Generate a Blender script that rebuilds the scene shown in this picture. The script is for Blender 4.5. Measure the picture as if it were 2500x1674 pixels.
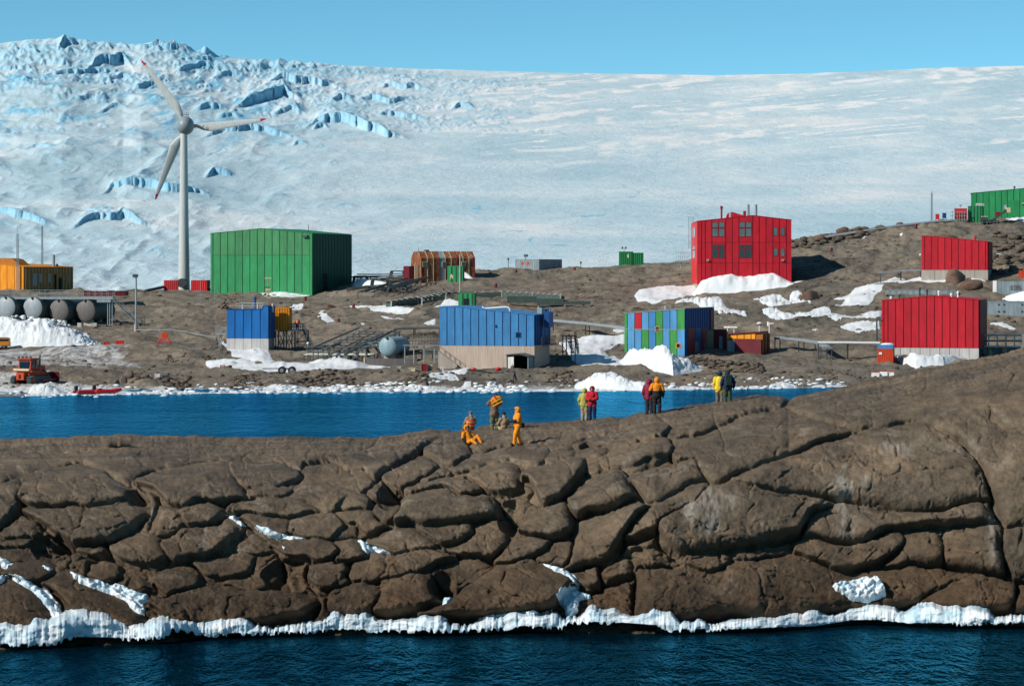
import bpy, bmesh, math, random
import numpy as np
from mathutils import Vector, Matrix
from mathutils.bvhtree import BVHTree

random.seed(7)
for o in list(bpy.data.objects):
    bpy.data.objects.remove(o)

# ---------------------------------------------------------------- camera, sky, sun, exposure
F, CU, VH, CZ = 6950.0, 1250.0, 655.0, 15.0      # focal length in photo pixels, centre column, horizon row, eye height in metres
SC = bpy.context.scene
COL = SC.collection
cam = bpy.data.cameras.new('camera')
camo = bpy.data.objects.new('camera', cam)
COL.objects.link(camo)
camo.location = (0, 0, CZ)
camo.rotation_euler = (math.radians(90), 0, 0)
cam.sensor_width = 36.0
cam.lens = 36.0 * F / 2500.0
cam.shift_y = (VH - 837.0) / 2500.0
cam.clip_start = 1.0
cam.clip_end = 20000.0
SC.camera = camo

SUN_EL, SUN_AZ = 34.0, 61.0                       # elevation; degrees to the left of straight behind the camera
el, az = math.radians(SUN_EL), math.radians(SUN_AZ)
SUND = Vector((-math.sin(az) * math.cos(el), -math.cos(az) * math.cos(el), math.sin(el)))
world = bpy.data.worlds.new('World')
SC.world = world
world.use_nodes = True
wn, wl = world.node_tree.nodes, world.node_tree.links
for n in list(wn):
    wn.remove(n)
sky = wn.new('ShaderNodeTexSky')
sky.sky_type = 'NISHITA'
sky.sun_disc = False
sky.sun_elevation = el
sky.sun_rotation = math.atan2(SUND.x, SUND.y)
sky.altitude = 1500.0
sky.air_density = 0.45
sky.dust_density = 0.0
sky.ozone_density = 2.0
tint = wn.new('ShaderNodeMix'); tint.data_type = 'RGBA'; tint.blend_type = 'MULTIPLY'
tint.inputs[0].default_value = 1.0
tint.inputs[7].default_value = (0.645, 1.085, 0.94, 1)
bg = wn.new('ShaderNodeBackground')
bg.inputs['Strength'].default_value = 0.14
wo = wn.new('ShaderNodeOutputWorld')
wl.new(sky.outputs[0], tint.inputs[6])
wl.new(tint.outputs[2], bg.inputs['Color'])
wl.new(bg.outputs[0], wo.inputs['Surface'])
sun = bpy.data.lights.new('sun', 'SUN')
suno = bpy.data.objects.new('sun', sun)
COL.objects.link(suno)
sun.energy = 4.9
sun.angle = math.radians(0.5)
sun.color = (1.0, 0.93, 0.83)
suno.rotation_euler = SUND.to_track_quat('Z', 'Y').to_euler()
SC.view_settings.view_transform = 'Standard'
SC.view_settings.look = 'None'
SC.view_settings.exposure = 0.0
SC.view_settings.gamma = 1.0
SC.view_settings.use_curve_mapping = False
SC.cycles.max_bounces = 5
SC.cycles.diffuse_bounces = 1
SC.cycles.glossy_bounces = 2
SC.cycles.transmission_bounces = 3
SC.cycles.caustics_reflective = False
SC.cycles.caustics_refractive = False
SC.cycles.use_denoising = True

# ---------------------------------------------------------------- helpers: pixel to place, noise, meshes, materials
def P(u, v, Y):
    return Vector(((u - CU) / F * Y, Y, CZ - (v - VH) / F * Y))

def proj(p):
    return (CU + p[0] / p[1] * F, VH + (CZ - p[2]) / p[1] * F)

def curve(pts):
    xs = np.array([p[0] for p in pts], float); ys = np.array([p[1] for p in pts], float)
    return lambda u: np.interp(u, xs, ys)

def smooth01(t):
    t = np.clip(t, 0, 1)
    return t * t * (3 - 2 * t)

def _h(ix, iy, seed):
    n = (ix.astype(np.int64) * 374761393 + iy.astype(np.int64) * 668265263 + seed * 1274126177) & 0x7fffffff
    n = ((n ^ (n >> 13)) * 1274126177) & 0x7fffffff
    n = ((n ^ (n >> 15)) * 1911520717) & 0x7fffffff
    return ((n ^ (n >> 14)) & 0xffffff) / float(0xffffff)

def vnoise(x, y, seed=0):
    ix, iy = np.floor(x), np.floor(y)
    fx, fy = x - ix, y - iy
    fx = fx * fx * fx * (fx * (fx * 6 - 15) + 10); fy = fy * fy * fy * (fy * (fy * 6 - 15) + 10)
    a, b = _h(ix, iy, seed), _h(ix + 1, iy, seed)
    c, d = _h(ix, iy + 1, seed), _h(ix + 1, iy + 1, seed)
    return (a + (b - a) * fx) * (1 - fy) + (c + (d - c) * fx) * fy

def fbm(x, y, octaves=5, seed=0, gain=0.5, lac=2.03):
    s, a, t = 0.0, 1.0, 0.0
    for o in range(octaves):
        s = s + a * (vnoise(x, y, seed + o * 17) * 2 - 1); t += a
        x, y = x * lac + 13.7, y * lac + 7.1
        a *= gain
    return s / t

def ridged(x, y, octaves=5, seed=0, gain=0.5):
    s, a, t = 0.0, 1.0, 0.0
    for o in range(octaves):
        s = s + a * (1 - np.abs(vnoise(x, y, seed + o * 31) * 2 - 1)); t += a
        x, y = x * 2.07 + 3.1, y * 2.07 + 9.2
        a *= gain
    return s / t

def voronoi(x, y, seed=0):
    ix, iy = np.floor(x), np.floor(y)
    f1 = np.full(x.shape, 9.0); f2 = np.full(x.shape, 9.0); cid = np.zeros(x.shape)
    for dx in (-1, 0, 1):
        for dy in (-1, 0, 1):
            cx, cy = ix + dx, iy + dy
            px = cx + 0.1 + 0.8 * _h(cx, cy, seed); py = cy + 0.1 + 0.8 * _h(cx, cy, seed + 5)
            d = np.hypot(px - x, py - y); k = _h(cx, cy, seed + 9)
            new = d < f1
            f2 = np.where(new, f1, np.minimum(f2, d)); cid = np.where(new, k, cid); f1 = np.where(new, d, f1)
    return cid, f1, f2 - f1

def inside_dist(poly, U, V):
    """inside mask and distance (photo pixels) to the outline"""
    p = np.array(poly, float)
    ins = np.zeros(U.shape, bool); dist = np.full(U.shape, 1e9)
    n = len(p)
    for i in range(n):
        (x1, y1), (x2, y2) = p[i], p[(i + 1) % n]
        if y1 != y2:
            c = ((V >= min(y1, y2)) & (V < max(y1, y2))) & (U < (x2 - x1) * (V - y1) / (y2 - y1) + x1)
            ins ^= c
        dx, dy = x2 - x1, y2 - y1
        t = np.clip(((U - x1) * dx + (V - y1) * dy) / max(dx * dx + dy * dy, 1e-9), 0, 1)
        dist = np.minimum(dist, np.hypot(U - x1 - t * dx, V - y1 - t * dy))
    return ins, dist

def link(o, parent=None):
    COL.objects.link(o)
    if parent is not None:
        o.parent = parent
    return o

def grid_mesh(name, V3, mat, mask=None, smooth=True, attrs=None):
    r, c = V3.shape[:2]
    idx = np.arange(r * c).reshape(r, c)
    q = np.stack([idx[:-1, :-1], idx[:-1, 1:], idx[1:, 1:], idx[1:, :-1]], -1).reshape(-1, 4)
    if mask is not None:
        m = mask[:-1, :-1] & mask[:-1, 1:] & mask[1:, 1:] & mask[1:, :-1]
        q = q[m.reshape(-1)]
    co = V3.reshape(-1, 3)
    if mask is not None:
        used = np.unique(q); remap = np.full(r * c, -1); remap[used] = np.arange(len(used))
        co = co[used]; q = remap[q]
    else:
        used = None
    if len(q) == 0:
        return None
    me = bpy.data.meshes.new(name)
    me.vertices.add(len(co)); me.vertices.foreach_set('co', np.ascontiguousarray(co, dtype=np.float32).ravel())
    me.loops.add(len(q) * 4); me.loops.foreach_set('vertex_index', q.astype(np.int32).ravel())
    me.polygons.add(len(q)); me.polygons.foreach_set('loop_start', np.arange(0, len(q) * 4, 4, dtype=np.int32))
    me.polygons.foreach_set('use_smooth', np.full(len(q), smooth))
    me.update(calc_edges=True)
    for k, a in (attrs or {}).items():
        at = me.attributes.new(k, 'FLOAT', 'POINT')
        a = a.reshape(-1)
        at.data.foreach_set('value', np.ascontiguousarray(a[used] if used is not None else a, dtype=np.float32))
    me.materials.append(mat)
    return bpy.data.objects.new(name, me)

MATS = {}
def nmat(name, rough=0.6, spec=0.4, metal=0.0):
    m = bpy.data.materials.new(name); m.use_nodes = True
    nt = m.node_tree; b = nt.nodes['Principled BSDF']
    b.inputs['Roughness'].default_value = rough
    b.inputs['Specular IOR Level'].default_value = spec
    b.inputs['Metallic'].default_value = metal
    MATS[name] = m
    return m, nt.nodes, nt.links, b

def noise_node(N, L, scale, detail=4, rough=0.55, vec=None, dist=0.0):
    n = N.new('ShaderNodeTexNoise'); n.inputs['Scale'].default_value = scale
    n.inputs['Detail'].default_value = detail; n.inputs['Roughness'].default_value = rough
    n.inputs['Distortion'].default_value = dist
    if vec is not None:
        L.new(vec, n.inputs['Vector'])
    return n

def ramp(N, L, src, stops):
    r = N.new('ShaderNodeValToRGB')
    while len(r.color_ramp.elements) < len(stops):
        r.color_ramp.elements.new(0.5)
    for e, (p, c) in zip(r.color_ramp.elements, stops):
        e.position = p; e.color = c if len(c) == 4 else (*c, 1)
    L.new(src, r.inputs[0])
    return r

def mixc(N, L, fac, a, b, mode='MIX'):
    m = N.new('ShaderNodeMix'); m.data_type = 'RGBA'; m.blend_type = mode
    for i, s in ((0, fac), (6, a), (7, b)):
        if isinstance(s, (int, float)):
            m.inputs[i].default_value = s
        elif isinstance(s, tuple):
            m.inputs[i].default_value = s if len(s) == 4 else (*s, 1)
        else:
            L.new(s, m.inputs[i])
    return m.outputs[2]

def bump(N, L, b, h, strength, dist, prev=None):
    n = N.new('ShaderNodeBump'); n.inputs['Strength'].default_value = strength; n.inputs['Distance'].default_value = dist
    L.new(h, n.inputs['Height'])
    if prev is not None:
        L.new(prev, n.inputs['Normal'])
    L.new(n.outputs[0], b.inputs['Normal'])
    return n.outputs[0]

def objvec(N, L, scale=(1, 1, 1), rot=(0, 0, 0)):
    g = N.new('ShaderNodeNewGeometry'); mp = N.new('ShaderNodeMapping')
    L.new(g.outputs['Position'], mp.inputs['Vector']); mp.inputs['Scale'].default_value = scale
    mp.inputs['Rotation'].default_value = rot
    return mp.outputs[0]

def paint(name, rgb, rough=0.55, var=0.16, metal=0.0, dirt=0.42, scale=1.2):
    """painted metal / plain surface with faint weathering in world space"""
    m, N, L, b = nmat(name, rough, 0.35, metal)
    v1 = objvec(N, L, (1, 1, 0.35))
    n1 = noise_node(N, L, scale, 5, 0.6, v1)
    dark = tuple(c * (1 - var) for c in rgb); lite = tuple(min(1, c * (1 + var)) for c in rgb)
    r1 = ramp(N, L, n1.outputs[0], [(0.3, dark), (0.7, lite)])
    n2 = noise_node(N, L, 6.0 * scale, 4, 0.7, objvec(N, L, (1, 1, 0.25)))
    r2 = ramp(N, L, n2.outputs[0], [(0.58, (0, 0, 0)), (0.78, (dirt, dirt, dirt))])
    c = mixc(N, L, r2.outputs[0], r1.outputs[0], tuple(0.5 * x + 0.06 for x in rgb))
    oi = N.new('ShaderNodeObjectInfo')
    ro = ramp(N, L, oi.outputs['Random'], [(0.0, (0.90, 0.90, 0.90)), (1.0, (1.09, 1.08, 1.07))])
    c = mixc(N, L, 1.0, c, ro.outputs[0], 'MULTIPLY')
    n3 = noise_node(N, L, 5.0, 5, 0.6, objvec(N, L, (1, 1, 0.06)))
    r3 = ramp(N, L, n3.outputs[0], [(0.35, (0.84, 0.84, 0.85)), (0.6, (1.04, 1.04, 1.04))])
    c = mixc(N, L, 1.0, c, r3.outputs[0], 'MULTIPLY')
    L.new(c, b.inputs['Base Color'])
    return m
# ---------------------------------------------------------------- surface materials
def rock_material(name, c_dark, c_mid, c_lite, c_pale, scale=1.0, pale=0.5, stain=False):
    m, N, L, b = nmat(name, 0.85, 0.2)
    vec = objvec(N, L)
    big = noise_node(N, L, 0.22 * scale, 5, 0.6, vec, 0.4)
    base = ramp(N, L, big.outputs[0], [(0.28, c_dark), (0.5, c_mid), (0.72, c_lite)])
    med = noise_node(N, L, 1.6 * scale, 6, 0.65, vec, 0.3)
    r = ramp(N, L, med.outputs[0], [(0.3, (0.6, 0.61, 0.63)), (0.7, (1.25, 1.22, 1.18))])
    c = mixc(N, L, 1.0, base.outputs[0], r.outputs[0], 'MULTIPLY')
    fine = noise_node(N, L, 14 * scale, 6, 0.7, vec)
    rf = ramp(N, L, fine.outputs[0], [(0.3, (0.7, 0.7, 0.72)), (0.7, (1.25, 1.23, 1.2))])
    c = mixc(N, L, 1.0, c, rf.outputs[0], 'MULTIPLY')
    pn = noise_node(N, L, 0.5 * scale, 7, 0.68, objvec(N, L, (1.4, 1, 0.45)), 0.8)
    pr = ramp(N, L, pn.outputs[0], [(0.54, (0, 0, 0)), (0.74, (pale, pale, pale))])
    c = mixc(N, L, pr.outputs[0], c, c_pale)
    if stain:
        pa = N.new('ShaderNodeAttribute'); pa.attribute_name = 'pale_stain'
        c = mixc(N, L, pa.outputs['Fac'], c, (0.42, 0.39, 0.34))
        g = N.new('ShaderNodeNewGeometry'); sp = N.new('ShaderNodeSeparateXYZ'); L.new(g.outputs['Position'], sp.inputs[0])
        ma = N.new('ShaderNodeMath'); ma.operation = 'MULTIPLY_ADD'
        sn = noise_node(N, L, 0.35, 6, 0.65, vec); L.new(sn.outputs[0], ma.inputs[0]); ma.inputs[1].default_value = 3.4
        L.new(sp.outputs[2], ma.inputs[2])
        sr = ramp(N, L, ma.outputs[0], [(0.0, (0, 0, 0)), (1.0, (0, 0, 0))])
        mr = N.new('ShaderNodeMapRange'); L.new(ma.outputs[0], mr.inputs[0])
        mr.inputs[1].default_value = 2.8; mr.inputs[2].default_value = 6.2; mr.inputs[3].default_value = 0.9; mr.inputs[4].default_value = 0.0
        N.remove(sr)
        c = mixc(N, L, mr.outputs[0], c, mixc(N, L, 1.0, c, (0.46, 0.37, 0.30), 'MULTIPLY'))
    L.new(c, b.inputs['Base Color'])
    nb = bump(N, L, b, fine.outputs[0], 0.8, 0.07 / scale)
    gr = noise_node(N, L, 55 * scale, 3, 0.6, vec)
    bump(N, L, b, gr.outputs[0], 0.5, 0.02 / scale, nb)
    return m

ROCK = rock_material('island_rock', (0.074, 0.063, 0.050), (0.142, 0.110, 0.078), (0.225, 0.164, 0.108), (0.34, 0.30, 0.245), stain=True)
SHORE_ROCK = rock_material('shore_boulder_rock', (0.10, 0.082, 0.066), (0.15, 0.118, 0.09), (0.21, 0.155, 0.115), (0.3, 0.27, 0.23), 1.5)
RED_ROCK = rock_material('brown_boulder_rock', (0.12, 0.075, 0.055), (0.165, 0.105, 0.08), (0.22, 0.15, 0.11), (0.3, 0.24, 0.2), 0.8, 0.2)

def ground_material():
    m, N, L, b = nmat('station_gravel', 0.9, 0.15)
    vec = objvec(N, L)
    big = noise_node(N, L, 0.035, 6, 0.62, objvec(N, L, (1, 0.45, 1)), 0.6)
    base = ramp(N, L, big.outputs[0], [(0.28, (0.095, 0.088, 0.077)), (0.42, (0.18, 0.16, 0.132)), (0.50, (0.225, 0.19, 0.15)), (0.58, (0.165, 0.142, 0.117)), (0.74, (0.28, 0.21, 0.155))])
    med = noise_node(N, L, 0.45, 8, 0.7, objvec(N, L, (1, 0.5, 1)), 0.5)
    r = ramp(N, L, med.outputs[0], [(0.33, (0.42, 0.42, 0.43)), (0.5, (1, 1, 1)), (0.68, (1.4, 1.37, 1.3))])
    c = mixc(N, L, 1.0, base.outputs[0], r.outputs[0], 'MULTIPLY')
    fine = noise_node(N, L, 3.2, 5, 0.75, vec)
    rf = ramp(N, L, fine.outputs[0], [(0.3, (0.6, 0.6, 0.6)), (0.7, (1.35, 1.34, 1.3))])
    c = mixc(N, L, 1.0, c, rf.outputs[0], 'MULTIPLY')
    rd = N.new('ShaderNodeAttribute'); rd.attribute_name = 'road'; ru = N.new('ShaderNodeAttribute'); ru.attribute_name = 'rut'
    rc = mixc(N, L, 1.0, (0.20, 0.178, 0.148), rf.outputs[0], 'MULTIPLY')
    mrd = N.new('ShaderNodeMath'); mrd.operation = 'MULTIPLY'; mrd.inputs[1].default_value = 0.75; L.new(rd.outputs['Fac'], mrd.inputs[0])
    c = mixc(N, L, mrd.outputs[0], c, rc)
    mru = N.new('ShaderNodeMath'); mru.operation = 'MULTIPLY'; mru.inputs[1].default_value = 0.7; L.new(ru.outputs['Fac'], mru.inputs[0])
    c = mixc(N, L, mru.outputs[0], c, (0.085, 0.075, 0.065))
    at = N.new('ShaderNodeAttribute'); at.attribute_name = 'frost'
    fn = noise_node(N, L, 0.5, 7, 0.72, objvec(N, L, (1, 0.35, 1)), 1.0)
    ad = N.new('ShaderNodeMath'); ad.operation = 'MULTIPLY_ADD'
    L.new(at.outputs['Fac'], ad.inputs[0]); ad.inputs[1].default_value = 0.62
    L.new(fn.outputs[0], ad.inputs[2])
    fr = ramp(N, L, ad.outputs[0], [(0.74, (0, 0, 0)), (0.98, (0.8, 0.8, 0.8))])
    c = mixc(N, L, fr.outputs[0], c, (0.72, 0.75, 0.78))
    L.new(c, b.inputs['Base Color'])
    nb = bump(N, L, b, med.outputs[0], 0.8, 0.5)
    bump(N, L, b, fine.outputs[0], 0.8, 0.16, nb)
    return m
GROUND = ground_material()

def snow_material(name, rgb, blue, rough=0.6, bs=0.5, scale=1.0, dirt=0.0):
    m, N, L, b = nmat(name, rough, 0.25)
    vec = objvec(N, L)
    n1 = noise_node(N, L, 0.5 * scale, 6, 0.62, vec)
    r1 = ramp(N, L, n1.outputs[0], [(0.35, blue), (0.6, rgb)])
    c = r1.outputs[0]
    if dirt:
        n3 = noise_node(N, L, 1.8 * scale, 6, 0.7, vec, 0.6)
        r3 = ramp(N, L, n3.outputs[0], [(0.55, (0, 0, 0)), (0.75, (dirt, dirt, dirt))])
        c = mixc(N, L, r3.outputs[0], c, (0.33, 0.29, 0.24))
    L.new(c, b.inputs['Base Color'])
    n2 = noise_node(N, L, 4.0 * scale, 6, 0.65, vec)
    bump(N, L, b, n2.outputs[0], bs, 0.12 / scale)
    return m
SNOW = snow_material('drift_snow', (0.76, 0.78, 0.80), (0.68, 0.73, 0.77))
PILE = snow_material('piled_snow', (0.76, 0.78, 0.79), (0.62, 0.69, 0.75), 0.6, 0.8, 1.6, 0.25)
DIRTY = snow_material('dirty_snow', (0.72, 0.74, 0.75), (0.6, 0.66, 0.7), 0.6, 0.8, 1.6, 0.75)
FOOT = snow_material('ice_foot_ice', (0.76, 0.80, 0.83), (0.42, 0.62, 0.74), 0.35, 0.8, 2.2)

def ice_sheet_material():
    m, N, L, b = nmat('glacier_ice', 0.6, 0.15)
    def attr(n):
        a = N.new('ShaderNodeAttribute'); a.attribute_name = n
        return a.outputs['Fac']
    # bare blue-grey ice under wind-packed white snow lying in long streaks
    n1 = noise_node(N, L, 1.0, 8, 0.62, objvec(N, L, (0.0045, 0.0022, 0.02), (0, 0, 0.25)), 0.7)
    r1 = ramp(N, L, n1.outputs[0], [(0.36, (0.47, 0.63, 0.70)), (0.52, (0.575, 0.71, 0.765)), (0.68, (0.74, 0.785, 0.80))])
    rt = ramp(N, L, attr('tone'), [(0.0, (0.93, 0.965, 0.98)), (1.0, (1.06, 1.04, 1.03))])
    c = mixc(N, L, 1.0, r1.outputs[0], rt.outputs[0], 'MULTIPLY')
    n2 = noise_node(N, L, 1.0, 7, 0.65, objvec(N, L, (0.028, 0.006, 0.1), (0, 0, 0.12)), 0.5)
    r2 = ramp(N, L, n2.outputs[0], [(0.3, (0.96, 0.975, 0.98)), (0.7, (1.03, 1.02, 1.02))])
    c = mixc(N, L, 1.0, c, r2.outputs[0], 'MULTIPLY')
    c = mixc(N, L, attr('wind_snow'), c, (0.86, 0.87, 0.87))
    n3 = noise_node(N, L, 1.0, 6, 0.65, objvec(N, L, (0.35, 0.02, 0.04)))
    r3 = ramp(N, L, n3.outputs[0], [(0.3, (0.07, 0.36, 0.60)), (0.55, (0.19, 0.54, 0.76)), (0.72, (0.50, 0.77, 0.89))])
    c = mixc(N, L, attr('blue_ice_shade'), c, r3.outputs[0])  # bare blue ice; on the walls its blue also paints in their shade
    L.new(c, b.inputs['Base Color'])
    n4 = noise_node(N, L, 1.0, 8, 0.7, objvec(N, L, (0.06, 0.02, 0.1), (0, 0, 0.15)), 0.4)
    nb = bump(N, L, b, n4.outputs[0], 0.5, 4.0)
    n5 = noise_node(N, L, 1.0, 6, 0.7, objvec(N, L, (0.25, 0.09, 0.3)), 0.3)
    bump(N, L, b, n5.outputs[0], 0.35, 1.2, nb)
    return m
ICE = ice_sheet_material()

def water_material():
    m, N, L, b = nmat('sea_water', 0.2, 0.1)
    n0 = noise_node(N, L, 1.0, 4, 0.55, objvec(N, L, (0.02, 0.05, 1)), 0.5)
    r0 = ramp(N, L, n0.outputs[0], [(0.35, (0.0002, 0.009, 0.016)), (0.65, (0.0004, 0.015, 0.028))])
    n1 = noise_node(N, L, 1.0, 4, 0.6, objvec(N, L, (0.22, 0.09, 1), (0, 0, 0.2)), 0.6)
    n2 = noise_node(N, L, 1.0, 4, 0.65, objvec(N, L, (1.0, 0.32, 1), (0, 0, -0.12)), 0.4)
    n3 = noise_node(N, L, 1.0, 3, 0.6, objvec(N, L, (4.0, 1.6, 1), (0, 0, 0.1)), 0.3)
    a = bump(N, L, b, n1.outputs[0], 1.0, 0.35)
    a = bump(N, L, b, n2.outputs[0], 1.0, 0.34, a)
    a = bump(N, L, b, n3.outputs[0], 1.0, 0.05, a)
    N.remove(b)
    df = N.new('ShaderNodeBsdfDiffuse'); gl = N.new('ShaderNodeBsdfGlossy'); mx = N.new('ShaderNodeMixShader'); fr = N.new('ShaderNodeFresnel')
    fr.inputs['IOR'].default_value = 1.33
    L.new(a, fr.inputs['Normal']); L.new(a, df.inputs['Normal']); L.new(a, gl.inputs['Normal'])
    gl.inputs['Roughness'].default_value = 0.12
    L.new(r0.outputs[0], df.inputs['Color'])
    mr = N.new('ShaderNodeMapRange'); L.new(fr.outputs[0], mr.inputs[0])
    mr.inputs[1].default_value = 0.30; mr.inputs[2].default_value = 0.80; mr.inputs[3].default_value = 0.04; mr.inputs[4].default_value = 0.95
    nl = noise_node(N, L, 1.0, 4, 0.6, objvec(N, L, (0.006, 0.035, 1), (0, 0, 0.1)), 0.6)
    rl = ramp(N, L, nl.outputs[0], [(0.38, (0.05, 0.44, 0.78)), (0.62, (0.10, 0.62, 1.0))])
    L.new(rl.outputs[0], gl.inputs['Color'])
    L.new(mr.outputs[0], mx.inputs[0]); L.new(df.outputs[0], mx.inputs[1]); L.new(gl.outputs[0], mx.inputs[2])
    L.new(mx.outputs[0], N['Material Output'].inputs['Surface'])
    return m
WATER = water_material()

def structure(o):
    o['kind'] = 'structure'
    return link(o)

# ---------------------------------------------------------------- water
me = bpy.data.meshes.new('water')
me.from_pydata([(-400, 20, 0), (400, 20, 0), (400, 420, 0), (-400, 420, 0)], [], [(0, 1, 2, 3)])
me.materials.append(WATER)
structure(bpy.data.objects.new('water', me))

# ---------------------------------------------------------------- ice sheet behind the station
ICE_TOP = curve([(-400, 128), (-150, 112), (0, 105), (80, 97), (150, 93), (200, 99), (300, 112), (345, 108), (420, 116), (500, 132), (600, 145), (660, 151), (800, 158),
                 (1000, 168), (1250, 175), (1500, 181), (1750, 185), (1900, 182), (2100, 175), (2300, 166), (2500, 162), (2900, 150)])
def vd(*p): return [(x / 1.8736, y / 1.8736 + 60) for x, y in p]
# broken ice walls read off the photograph: (crest line, height of the wall in photo pixels)
SCARPS = [(vd((255, 105), (290, 58), (350, 62)), 20), (vd((390, 182), (450, 150), (560, 130), (600, 160), (625, 205)), 26), (vd((640, 88), (720, 85), (850, 100), (885, 128)), 20),
 (vd((920, 130), (1000, 135)), 11), (vd((180, 235), (290, 200), (480, 195), (620, 208)), 14), (vd((600, 282), (680, 255), (725, 250)), 14), (vd((780, 212), (850, 195), (985, 168)), 13),
 (vd((860, 152), (1005, 160)), 12), (vd((1055, 352), (1140, 318), (1210, 300), (1300, 268), (1400, 312)), 28), (vd((1195, 268), (1280, 235), (1400, 235), (1500, 245), (1585, 272)), 20),
 (vd((1715, 278), (1800, 263), (1900, 275), (2000, 287)), 12), (vd((1625, 342), (1700, 318), (1780, 340), (1850, 328), (1900, 350)), 13),
 (vd((1370, 445), (1450, 408), (1540, 398), (1640, 430), (1760, 468), (1900, 482)), 27), (vd((900, 492), (1000, 468), (1150, 458), (1300, 478), (1400, 502)), 18), (vd((1425, 465), (1480, 448), (1510, 472)), 11),
 (vd((1330, 547), (1360, 535), (1415, 547)), 8), (vd((925, 692), (990, 663), (1085, 678)), 16), (vd((430, 762), (520, 713), (700, 718), (760, 748), (880, 755), (1025, 772)), 22),
 (vd((-80, 845), (0, 848), (100, 868), (290, 912)), 17), (vd((300, 922), (440, 873), (560, 868), (745, 908)), 19), (vd((370, 832), (450, 848), (555, 857)), 11), (vd((2055, 377), (2100, 360), (2185, 378)), 11),
 (vd((870, 395), (960, 368), (1065, 378)), 12), (vd((30, 275), (120, 268), (225, 292)), 9), (vd((-60, 212), (100, 204), (185, 217)), 11), (vd((100, 568), (160, 553), (275, 572)), 7),
 (vd((1690, 405), (1800, 393), (1985, 428)), 12), (vd((950, 245), (1060, 218), (1155, 232)), 10), (vd((1130, 198), (1235, 196)), 8), (vd((1500, 350), (1560, 325), (1640, 335)), 12),
 (vd((1240, 400), (1330, 372), (1420, 392)), 14), (vd((980, 425), (1060, 410), (1130, 430)), 9), (vd((460, 250), (560, 235), (640, 248)), 8), (vd((330, 345), (420, 330), (520, 350)), 6), (vd((430, 395), (540, 365), (600, 385)), 7)]
def build_ice():
    nu, nv = 1300, 395
    u = np.linspace(-350, 2850, nu)
    s = np.concatenate([np.linspace(0, 1, nv), [1.012, 1.04, 1.12]])
    U, S = np.meshgrid(u, s)
    top = ICE_TOP(U)
    Vp = 722 - (722 - top) * np.minimum(S, 1)
    Y = 640 + 3000 * np.minimum(S, 1) ** 1.35 + np.maximum(S - 1, 0) * 3000
    X = (U - CU) / F * Y
    Z = CZ - (Vp - VH) / F * Y - np.maximum(S - 1, 0) * 400
    pxm = Y / F                                    # metres per photo pixel there
    rng = random.Random(5)
    walls = list(SCARPS)
    for k in range(330):                           # long linked crevasse lines, broken into pieces, thinning out to the right
        uu = rng.uniform(-330, 1150); vv = ICE_TOP(uu) + abs(rng.gauss(0, 1)) * (78 if uu < 650 else 55) + 3
        if uu > 750: vv = ICE_TOP(uu) + rng.uniform(10, 150)
        sl = rng.uniform(-0.16, 0.13); big = float(np.interp(uu, [-330, 500, 800, 1200, 1600], [6.0, 5.6, 3.4, 1.8, 1.0]))
        for j in range(rng.randint(2, 6)):
            ln = rng.uniform(12, 46)
            walls.append(([(uu, vv), (uu + ln * 0.45, vv - rng.uniform(0, 5) + sl * ln * .45), (uu + ln, vv + sl * ln + rng.uniform(0, 4))], big * rng.uniform(.25, 1.0)))
            uu += ln + rng.uniform(-6, 14); vv += sl * ln + rng.uniform(-4, 6)
            if vv < ICE_TOP(uu) + 2: break
    for k in range(70):
        uu = rng.uniform(-300, 900); vv = rng.uniform(330, 640); ln = rng.uniform(20, 80)
        walls.append(([(uu, vv), (uu + ln * 0.5, vv - rng.uniform(2, 9)), (uu + ln, vv + rng.uniform(-3, 5))], rng.uniform(.8, 3.0)))
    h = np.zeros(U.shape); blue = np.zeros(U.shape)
    jit = 2.6 * fbm(U / 9, Vp / 30, 3, 3) + 4 * fbm(U / 34, Vp / 30, 2, 4)
    for pts, hg in walls:
        xs = np.array([p[0] for p in pts]); ys = np.array([p[1] for p in pts])
        c0, c1 = np.searchsorted(u, xs[0] - 2), np.searchsorted(u, xs[-1] + 2)
        if c1 - c0 < 3: continue
        sub = (slice(None), slice(c0, c1))
        Us = U[sub]
        hg = hg * 0.85
        line = np.interp(Us, xs, ys) + hg
        xc = (Us - xs[0]) / (xs[-1] - xs[0])
        env = smooth01(xc * 3.2) * smooth01((1 - xc) * 2.6)
        d = line + jit[sub] * min(1, hg / 10) - Vp[sub]
        up = smooth01((d + 1.0) / 2.2) * np.exp(-np.maximum(d - 2, 0) / (2 + 0.8 * hg))
        h[sub] += hg * env * up
        blue[sub] = np.maximum(blue[sub], np.clip(env * 1.6, 0, 1) * smooth01((d + 3) / 2.5) * smooth01((4.5 - d) / 2.0) * min(0.74, 0.28 + hg / 18))  # wall faces: exposed blue ice, with shade put into the same colour
    brk = smooth01((1150 - U) / 500) * smooth01((Vp - 60) / 50) * smooth01((470 - Vp) / 240)
    roll = 12 * fbm(U / 210, Vp / 70, 4, 11) * smooth01((1350 - U) / 900) * smooth01((1.02 - S) * 8)
    dune = 9 * np.clip(ridged(U / 190 + Vp / 160, Vp / 60 - U / 700, 3, 15) - 0.55, 0, 1) * 3 * smooth01((900 - U) / 500) * smooth01((1.0 - S) * 10)
    dune = dune + 3.2 * np.clip(ridged(U / 130 + Vp / 90 + 5, Vp / 26 - U / 400, 3, 16) - 0.5, 0, 1) * 2 * smooth01((1000 - U) / 500) * smooth01((640 - Vp) / 200) * smooth01((1.0 - S) * 12)
    fine = 2.6 * fbm(U / 26, Vp / 8, 4, 13) * brk + 0.5 * fbm(U / 60, Vp / 9, 4, 14)
    band = Vp + 0.085 * (U - 1250) + 10 * fbm(U / 300, Vp / 90, 3, 32)
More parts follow.
